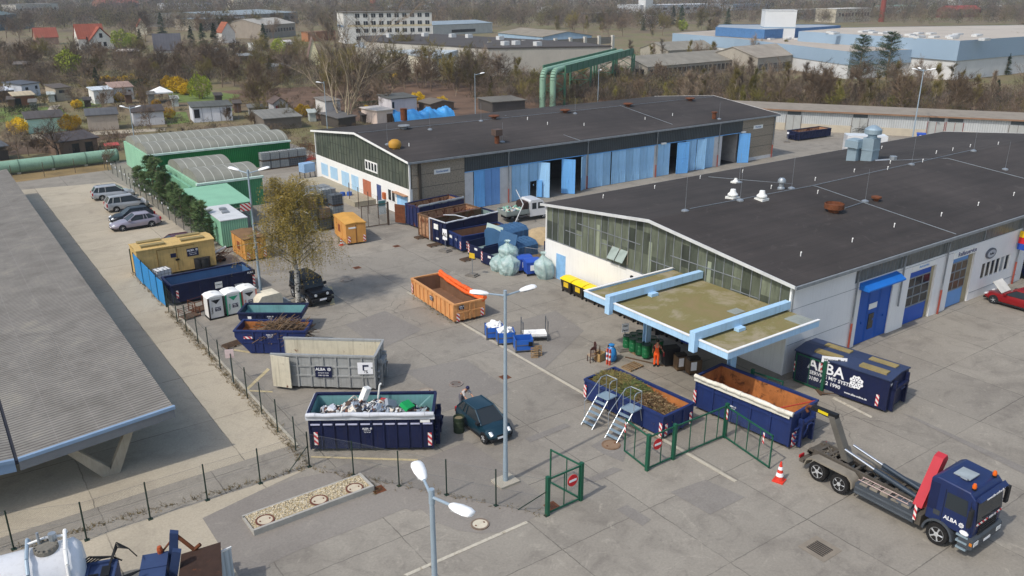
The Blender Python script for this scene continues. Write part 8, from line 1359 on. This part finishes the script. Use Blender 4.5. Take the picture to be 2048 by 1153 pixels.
g = MB(); g.prism([(-.85, 1.1), (-.45, 1.0), (.75, 3.05), (.62, 3.3), (.3, 3.2)], 0, -2.95, -2.5); g.build('crane_boom', mat('crane_red', '#b8343f', .45, 0, .1, 1), T); g = MB(); g.prism([(-.5, 1.0), (-.1, 1.0), (.5, 2.2), (.2, 2.4)], 0, -2.75, -2.45); g.build('crane_arm', mat('crane_dark_red', '#7b2e2c', .6, 0, .2, 2), T)
g = MB(); g.prism([(-2.85, 1.0), (-2.5, 1.0), (-2.55, 2.1), (-2.8, 2.2)], 1, -.05, .3); g.build('crane_column', mat('crane_dark_red', '#7b2e2c', .6, 0, .2, 2), T); g = MB(); g.tube((-2.72, -.2, 1.3), (-2.72, .45, 2.55), .06); g.build('crane_ram', M_blk, T); g = MB(); [g.path([(-2.3, -.5+.2*i, 1.2), (-2.45, -.45+.2*i, 1.5+.1*i), (-2.6, -.3+.2*i, 1.25), (-3.1, -.2+.15*i, 1.1)], .022, 5) for i in range(5)]; [g.path([(-3.2-.5*i, -.15, 1.15), (-3.5-.5*i, -.1, 1.3), (-3.8-.5*i, -.12, 1.12)], .02, 5) for i in range(6)]; g.build('hydraulic_hose', M_blk, T); g = MB(); [g.box(-5.5+i*.55, -1.16, .985, -5.1+i*.55, -.66, 1.04+.05*(i % 3)) for i in range(5)]; [g.tube((-7.2-i*.5, -.5, 1.06), (-7.2-i*.5, .5, 1.06), .05, n=6) for i in range(3)]; g.build('deck_gear', du, T, split=False); T.scale = (.94, 1, 1); g = MB(); g.box(-1.6, -.45, 3.19, -.85, .35, 3.24); g.build('roof_hatch', mat('hatch_grey', '#9aa3a6', .4), T)
for y in (-.85, .85): g = MB(); g.lathe([(.1, 0), (.1, .1), (.03, .1)], 10, (-.45, y, 3.1)); g.build('beacon_base', M_blk, T); g = MB(); g.lathe([(.09, .1), (.1, .2), (.06, .3), (.01, .31)], 12, (-.45, y, 3.1)); g.build('beacon', mat('beacon_orange', '#e0661c', .2, 0, .1), T, smooth=50)
text('ALBA', .26, M_wlet, T, (-1.0, -1.212, 1.5), FR); cog(.12, M_wlet, T, (-.5, -1.212, 1.48), FR); g = MB(); n = 18; g.prism([(-.32+.2*cos(2*pi*i/n), 1.2+.11*sin(2*pi*i/n)) for i in range(n)], 1, -1.225, -1.2); g.build('round_sticker', M_wlet, T); g = MB(); g.box(-1.8, -1.215, 1.42, -1.5, -1.2, 1.65); g.build('badge', mat('badge_dark', '#41454a', .5), T); g = MB(); g.tube((-2.2, 1.05, 1.0), (-2.2, 1.05, 2.9), .09); g.build('exhaust', dg, T)
# ---------------------------------------------------------------- tank and skip lorry cut by the lower left corner
tc = P(60, 1085, 3.0); ax = P(150, 1062, 3.0)-P(0, 1100, 3.0); rz = atan2(ax.y, ax.x); o = P(150, 1078, 3.0)
t = thing('white_tank', 'white cylindrical tank with tubular frames at the lower left corner', 'tank', (o.x, o.y-.35, 0), rz); g = MB(); R_ = 1.25; g.lathe([(.02, -6), (R_, -5.8), (R_, -.12), (R_*.8, .12), (R_*.4, .2), (.02, .22)], 32, (0, 0, 1.85), 0); g.build('shell', mat('tank_white', '#e9e9ea', .35, 0, .06, .6, streak=.15), t, smooth=50)
for x in (-.35, -1.6): g = MB(); g.path([(x, -R_-.1, 1.2), (x, -R_*.85, 2.9), (x, -R_*.5, 3.25), (x, R_*.5, 3.3), (x, R_*.8, 3.0)], .07, 8); g.build('guard_frame', M_pole if x < -1 else M_trimw, t)
g = MB(); g.path([(-.35, .3, 3.3), (-1.0, .3, 3.4), (-1.6, .3, 3.3)], .05, 8); g.build('top_rail', M_trimw, t); g = MB(); g.lathe([(.42, 3.05), (.42, 3.2), (.36, 3.24), (.3, 3.26)], 18, (-1.0, .0, 0)); [g.tube((-1+.38*cos(a), .38*sin(a), 3.18), (-1+.38*cos(a), .38*sin(a), 3.3), .035) for a in [i*.45 for i in range(14)]]; g.build('manhole', mat('manhole_dirty', '#77736a', .8, 0, .4, 4), t); g = MB(); g.tube((-.75, .25, 3.1), (-.75, .25, 3.55), .14); g.tube((-1.2, .2, 3.1), (-1.2, .2, 3.75), .05); g.build('valve', M_zinc, t)
g = MB(); g.box(-5.6, -1.0, 0, -.3, 1.0, .6); g.build('saddle', M_blk, t)
q = lambda x, y, z: P(x, y, z); o = P(272, 1126, 1.9); o.z = 0; rz = rad(-19)
t = thing('skip_lorry', 'dark blue skip loader lorry with rusty bucket cut by the lower edge', 'lorry', o, rz); mb_ = mat('loader_blue', '#34456a', .6, .1, .2, 1.2, rust=.15); g = MB(); g.box(-4.6, -2.2, 1.2, -.6, .1, 2.1); g.box(-4.6, -.02, 2.1, -.6, .1, 2.2); g.box(-4.6, -1.1, 2.1, -.6, -1.0, 2.2); [g.box(-4.5+i*.95, -1.0, 2.1, -4.4+i*.95, -.02, 2.16) for i in range(5)]; g.build('body', mb_, t); g = MB(X=Matrix.Translation((0, 0, .36))); g.box(-4.2, -.5, 1.76, -3.0, -.42, 1.8); g.box(-2.6, -.7, 1.76, -1.2, -.62, 1.8); g.box(-2.6, -1.3, 1.76, -1.2, -1.22, 1.8); g.box(-1.1, -.9, 1.76, -.8, -.3, 1.85); g.build('deck_slot', M_blk, t)
g = MB(); g.box(.2, -2.0, 1.2, 1.15, .35, 1.95); g.box(.2, -.6, 1.95, 1.15, -.56, 1.99); g.build('rear_deck', mb_, t); g = MB(); g.prism([(1.0, .9), (1.35, .9), (1.75, 2.5), (1.45, 2.6)], 1, -.7, -.45); g.prism([(1.0, .9), (1.35, .9), (1.6, 2.7), (1.3, 2.8)], 1, .25, .5); g.build('lifting_arm', mb_, t)
g = MB(); g.path([(1.4, .38, 2.7), (1.75, .3, 2.3), (2.1, .2, 1.9), (2.35, .2, 2.1)], .08); g.path([(.9, .4, 1.9), (1.4, .38, 2.5)], .04); g.build('chain_hook', M_rustm, t); g = MB(); g.add([(1.7, -1.7, .9), (3.0, -1.7, .9), (3.2, -1.8, 1.9), (1.6, -1.8, 1.75), (1.7, .1, .9), (2.9, .1, .9), (3.1, .2, 2.05), (1.6, .2, 1.8)], [(0, 3, 2, 1), (4, 5, 6, 7), (0, 4, 7, 3), (1, 2, 6, 5), (0, 1, 5, 4), (3, 7, 6, 2)]); g.build('bucket', mat('bucket_rust', '#3b2a22', .85, .1, .35, 2, rust=.3), t)
g = MB(X=Matrix.Translation((0, 0, .3))); [g.path([(-.9, -.3+.1*i, 1.8), (-.6, .25, 2.25+.08*i), (-.2, .15, 2.2), (.1, -.1, 1.95)], .022) for i in range(4)]; [g.path([(-1.0, -1.2-.1*i, 1.8), (-.4, -1.3-.1*i, 2.0), (.3, -1.0, 1.95)], .03) for i in range(4)]; [g.path([(-1.6-.12*i, .05, 1.8), (-1.2-.1*i, .15, 1.95+.04*i), (-.8, .12, 1.98), (-.45, -.05, 1.85)], .03) for i in range(5)]; g.build('hydraulic_hose', M_blk, t); g = MB(); g.lathe([(.1, 1.95), (.12, 2.1), (.08, 2.25), (.02, 2.27)], 10, (.85, .3, 0)); g.build('beacon', mat('beacon_dull', '#a5502c', .4), t); g = MB(); g.box(-2.8, -2.0, .5, 2.6, -.2, 1.0); g.build('chassis', M_blk, t); [wheel(t, x, -.05, .5, .3, 1) for x in (-2.0, 1.0)]
o = P(448, 1153, 0.6); t = thing('corrugated_panel', 'upright pale corrugated panel standing at the skip lorry', 'panel', (o.x, o.y, 0), rad(8)); g = MB(); g.box(-.42, -.02, .05, .42, .02, 1.75); g.build('sheet', emboss('panel_corr', '#c3cdd3', 0, .21, .5, .5, .05), t); g = MB(); g.box(-.45, -.03, 1.72, .45, .03, 1.8); g.build('edge_trim', M_trimw, t)
# ================================================================ PEOPLE
M_skin = mat('skin', '#b98a70', .6, 0, .05, 5); M_hair = mat('hair_dark', '#2a211d', .8, 0, .2, 8)
def skin_mesh(name, J, E_, m, parent, sub=2):
    ks = list(J); me = bpy.data.meshes.new(name); me.from_pydata([J[k_][0] for k_ in ks], [(ks.index(a), ks.index(b)) for a, b in E_], []); me.materials.append(m); o = link(me, name, parent); o.modifiers.new('Skin', 'SKIN'); sv_ = me.skin_vertices[0].data
    for i, k_ in enumerate(ks): r_ = J[k_][1]; sv_[i].radius = (r_, r_) if not isinstance(r_, tuple) else r_; sv_[i].use_root = (i == 0)
    sb = o.modifiers.new('Sub', 'SUBSURF'); sb.levels = sub; sb.render_levels = sub; return o
def person(label, loc, rz, lean, armL, armR, top, legs, legmat, hair):
    t = thing('person', label, 'person', loc, rz); sp_ = lambda f, l=0: Vector((sin(lean)*f*.62+l, 0, .9+cos(lean)*f*.62)); hip = Vector((0, 0, .9)); J = {'pel': (hip, (.13, .1)), 'wai': (sp_(.3), (.12, .09)), 'che': (sp_(.72), (.16, .11)), 'nec': (sp_(.98), .055), 'hd0': (sp_(1.12)+Vector((.02, 0, 0)), .075), 'hd1': (sp_(1.26)+Vector((.03, 0, 0)), .098), 'hd2': (sp_(1.38)+Vector((.02, 0, 0)), .07), 'nos': (sp_(1.2)+Vector((.125, 0, 0)), .018)}
    E_ = [('pel', 'wai'), ('wai', 'che'), ('che', 'nec'), ('nec', 'hd0'), ('hd0', 'hd1'), ('hd1', 'hd2'), ('hd1', 'nos')]
    for s_, n_, ar in ((1, 'L', armL), (-1, 'R', armR)):
        sh = sp_(.84)+Vector((0, s_*.19, 0)); J['sh'+n_] = (sh, .062); J['el'+n_] = (sh+Vector(ar[0]), .046); J['wr'+n_] = (sh+Vector(ar[1]), .032); hd = (Vector(ar[1])-Vector(ar[0])).normalized(); J['pa'+n_] = (sh+Vector(ar[1])+hd*.07, .038); E_ += [('che', 'sh'+n_), ('sh'+n_, 'el'+n_), ('el'+n_, 'wr'+n_), ('wr'+n_, 'pa'+n_)]
        sd_ = hd.cross(Vector((0, 1, 0)));  sd_ = sd_.normalized() if sd_.length > .1 else Vector((1, 0, 0))
        for i in range(4): b = J['pa'+n_][0]+hd*.045+sd_*(.03-.02*i); J['f%d'%i+n_] = (b, .011); J['g%d'%i+n_] = (b+hd*(.05-.006*abs(i-1))+Vector((0, -s_*.015, 0)), .009); E_ += [('pa'+n_, 'f%d'%i+n_), ('f%d'%i+n_, 'g%d'%i+n_)]
        J['th'+n_] = (J['pa'+n_][0]+sd_*.06+hd*.02, .012); E_ += [('pa'+n_, 'th'+n_)]
        lg = legs[0 if s_ > 0 else 1]; J['hp'+n_] = (hip+Vector((0, s_*.1, -.05)), .1); J['kn'+n_] = (Vector(lg[0]), .065); J['an'+n_] = (Vector(lg[1]), .045); J['to'+n_] = (Vector(lg[1])+Vector((.17, 0, -.05)), .035); E_ += [('pel', 'hp'+n_), ('hp'+n_, 'kn'+n_), ('kn'+n_, 'an'+n_), ('an'+n_, 'to'+n_)]
    skin_mesh('body', J, E_, M_skin, t); gr = lambda k_, d: (J[k_][0], tuple(x+d for x in J[k_][1]) if isinstance(J[k_][1], tuple) else J[k_][1]+d)
    skin_mesh('trousers', {k_: gr(k_, .022) for k_ in ('pel', 'wai', 'hpL', 'knL', 'anL', 'hpR', 'knR', 'anR')}, [('pel', 'wai'), ('pel', 'hpL'), ('hpL', 'knL'), ('knL', 'anL'), ('pel', 'hpR'), ('hpR', 'knR'), ('knR', 'anR')], legmat, t)
    skin_mesh('shirt', {k_: gr(k_, .026) for k_ in ('wai', 'che', 'shL', 'elL', 'shR', 'elR')}, [('wai', 'che'), ('che', 'shL'), ('shL', 'elL'), ('che', 'shR'), ('shR', 'elR')], top, t)
    h1 = J['hd1'][0]; g = MB(); n = 12; g.lathe([(.1, -.02), (.118, .03), (.105, .09), (.06, .135), (.01, .15)], n, (h1.x-.02, 0, h1.z)); g.build('hair', hair, t, smooth=60); g = MB(); [g.tube(h1+Vector((.09, s_*.035, .01)), h1+Vector((.104, s_*.035, .01)), .012, n=6) for s_ in (1, -1)]; g.build('eyes', M_blk, t); g = MB(); [g.tube(h1+Vector((0, s_*.09, -.04)), h1+Vector((0, s_*.11, .02)), .02, n=6) for s_ in (1, -1)]; g.build('ears', M_skin, t); g = MB(); a = J['hd0'][0]; g.box(a.x+.07, -.025, a.z+.0, a.x+.085, .025, a.z+.012); g.build('mouth', mat('lips', '#8a4a42', .6), t)
    for n_ in 'LR': a = J['an'+n_][0]; g = MB(); g.prism([(-.09, 0), (.22, 0), (.22, .05), (.08, .1), (-.08, .11)], 1, a.y-.05, a.y+.05); g.build('shoe', M_blk, t, loc=(a.x, 0, 0), smooth=40)
    return t, J
M_oran = mat('hi_vis_orange', '#ee5a1c', .7, 0, .12, 4); M_maro = mat('shirt_dark_red', '#5a2028', .8)
t, J = person('person in orange overalls and dark red shirt standing beside the canopy column', P(1312, 733), rad(35), .12, ((.03, .06, -.27), (.14, .1, -.5)), ((.02, -.12, -.26), (.12, -.22, -.48)), M_maro, (((.05, .11, .5), (-.02, .12, .09)), ((-.02, -.1, .5), (.02, -.12, .09))), M_oran, M_hair)
g = MB(); g.prism([(-.13, 1.0), (.13, 1.0), (.1, 1.36), (-.1, 1.36)], 0, .13, .165); g.prism([(-.13, 1.0), (.13, 1.0), (.1, 1.3), (-.1, 1.3)], 0, -.12, -.085); [g.path([(.15, s_*.09, 1.34), (.1, s_*.1, 1.52), (-.03, s_*.1, 1.5), (-.09, s_*.08, 1.28)], .02) for s_ in (1, -1)]; g.build('bib', M_oran, t)
pw = t.matrix_basis @ J['paR'][0]; g = MB(); g.box(-.05, -.05, -.22, .05, .05, .06); g.box(-.03, -.03, .06, .03, .03, .1); o = g.build('hand_tool', mat('tool_red', '#8c2c30', .5)); o.location = pw; tag(o, 'small dark red tool held by the person in orange', 'tool')
person('person in pale jacket and dark cap bending behind the teal hatchback', (22.4, 36.15, 0), rad(-80), .75, ((.2, .05, -.25), (.42, .04, -.38)), ((.2, -.05, -.25), (.42, -.04, -.38)), mat('jacket_pale', '#b9b4b0', .8), (((.06, .11, .5), (-.02, .12, .09)), ((.06, -.11, .5), (-.02, -.12, .09))), mat('trousers_grey', '#6f6f78', .8), mat('cap_navy', '#23284a', .8))
# driver: upper body seen through the cab window
t = thing('person', 'driver in orange sitting in the lorry cab', 'person', (33.2, 13.45, 1.5), rad(-90)); g = {'pel': (Vector((0, 0, .0)), (.15, .12)), 'che': (Vector((.02, 0, .42)), (.18, .12)), 'nec': (Vector((.04, 0, .6)), .06), 'hd': (Vector((.08, 0, .76)), .1), 'shL': (Vector((.03, .2, .48)), .07), 'elL': (Vector((.2, .26, .25)), .05), 'wrL': (Vector((.45, .15, .3)), .035), 'shR': (Vector((.03, -.2, .48)), .07), 'elR': (Vector((.2, -.26, .25)), .05), 'wrR': (Vector((.45, -.15, .3)), .035)}
E_ = [('pel', 'che'), ('che', 'nec'), ('nec', 'hd'), ('che', 'shL'), ('shL', 'elL'), ('elL', 'wrL'), ('che', 'shR'), ('shR', 'elR'), ('elR', 'wrR')]; skin_mesh('body', g, E_, M_skin, t)
skin_mesh('jacket', {k_: (g[k_][0], tuple(x+.02 for x in g[k_][1]) if isinstance(g[k_][1], tuple) else g[k_][1]+.02) for k_ in ('pel', 'che', 'shL', 'elL', 'shR', 'elR')}, [e for e in E_ if not set(e) & {'nec', 'hd', 'wrL', 'wrR'}], M_oran, t)
# ================================================================ AIR
k = NT('haze'); k.t.nodes.remove(k.b); pv = k.n('VolumePrincipled'); pv.inputs['Color'].default_value = (.80, .86, .95, 1); pv.inputs['Density'].default_value = .00023; pv.inputs['Anisotropy'].default_value = .25
k.l(pv.outputs[0], k.t.nodes['Material Output'].inputs['Volume']); g = MB(); g.box(-320, -320, -1.5, 2520, 2520, 42); tag(g.build('haze', k.m), None, None, kind='stuff')
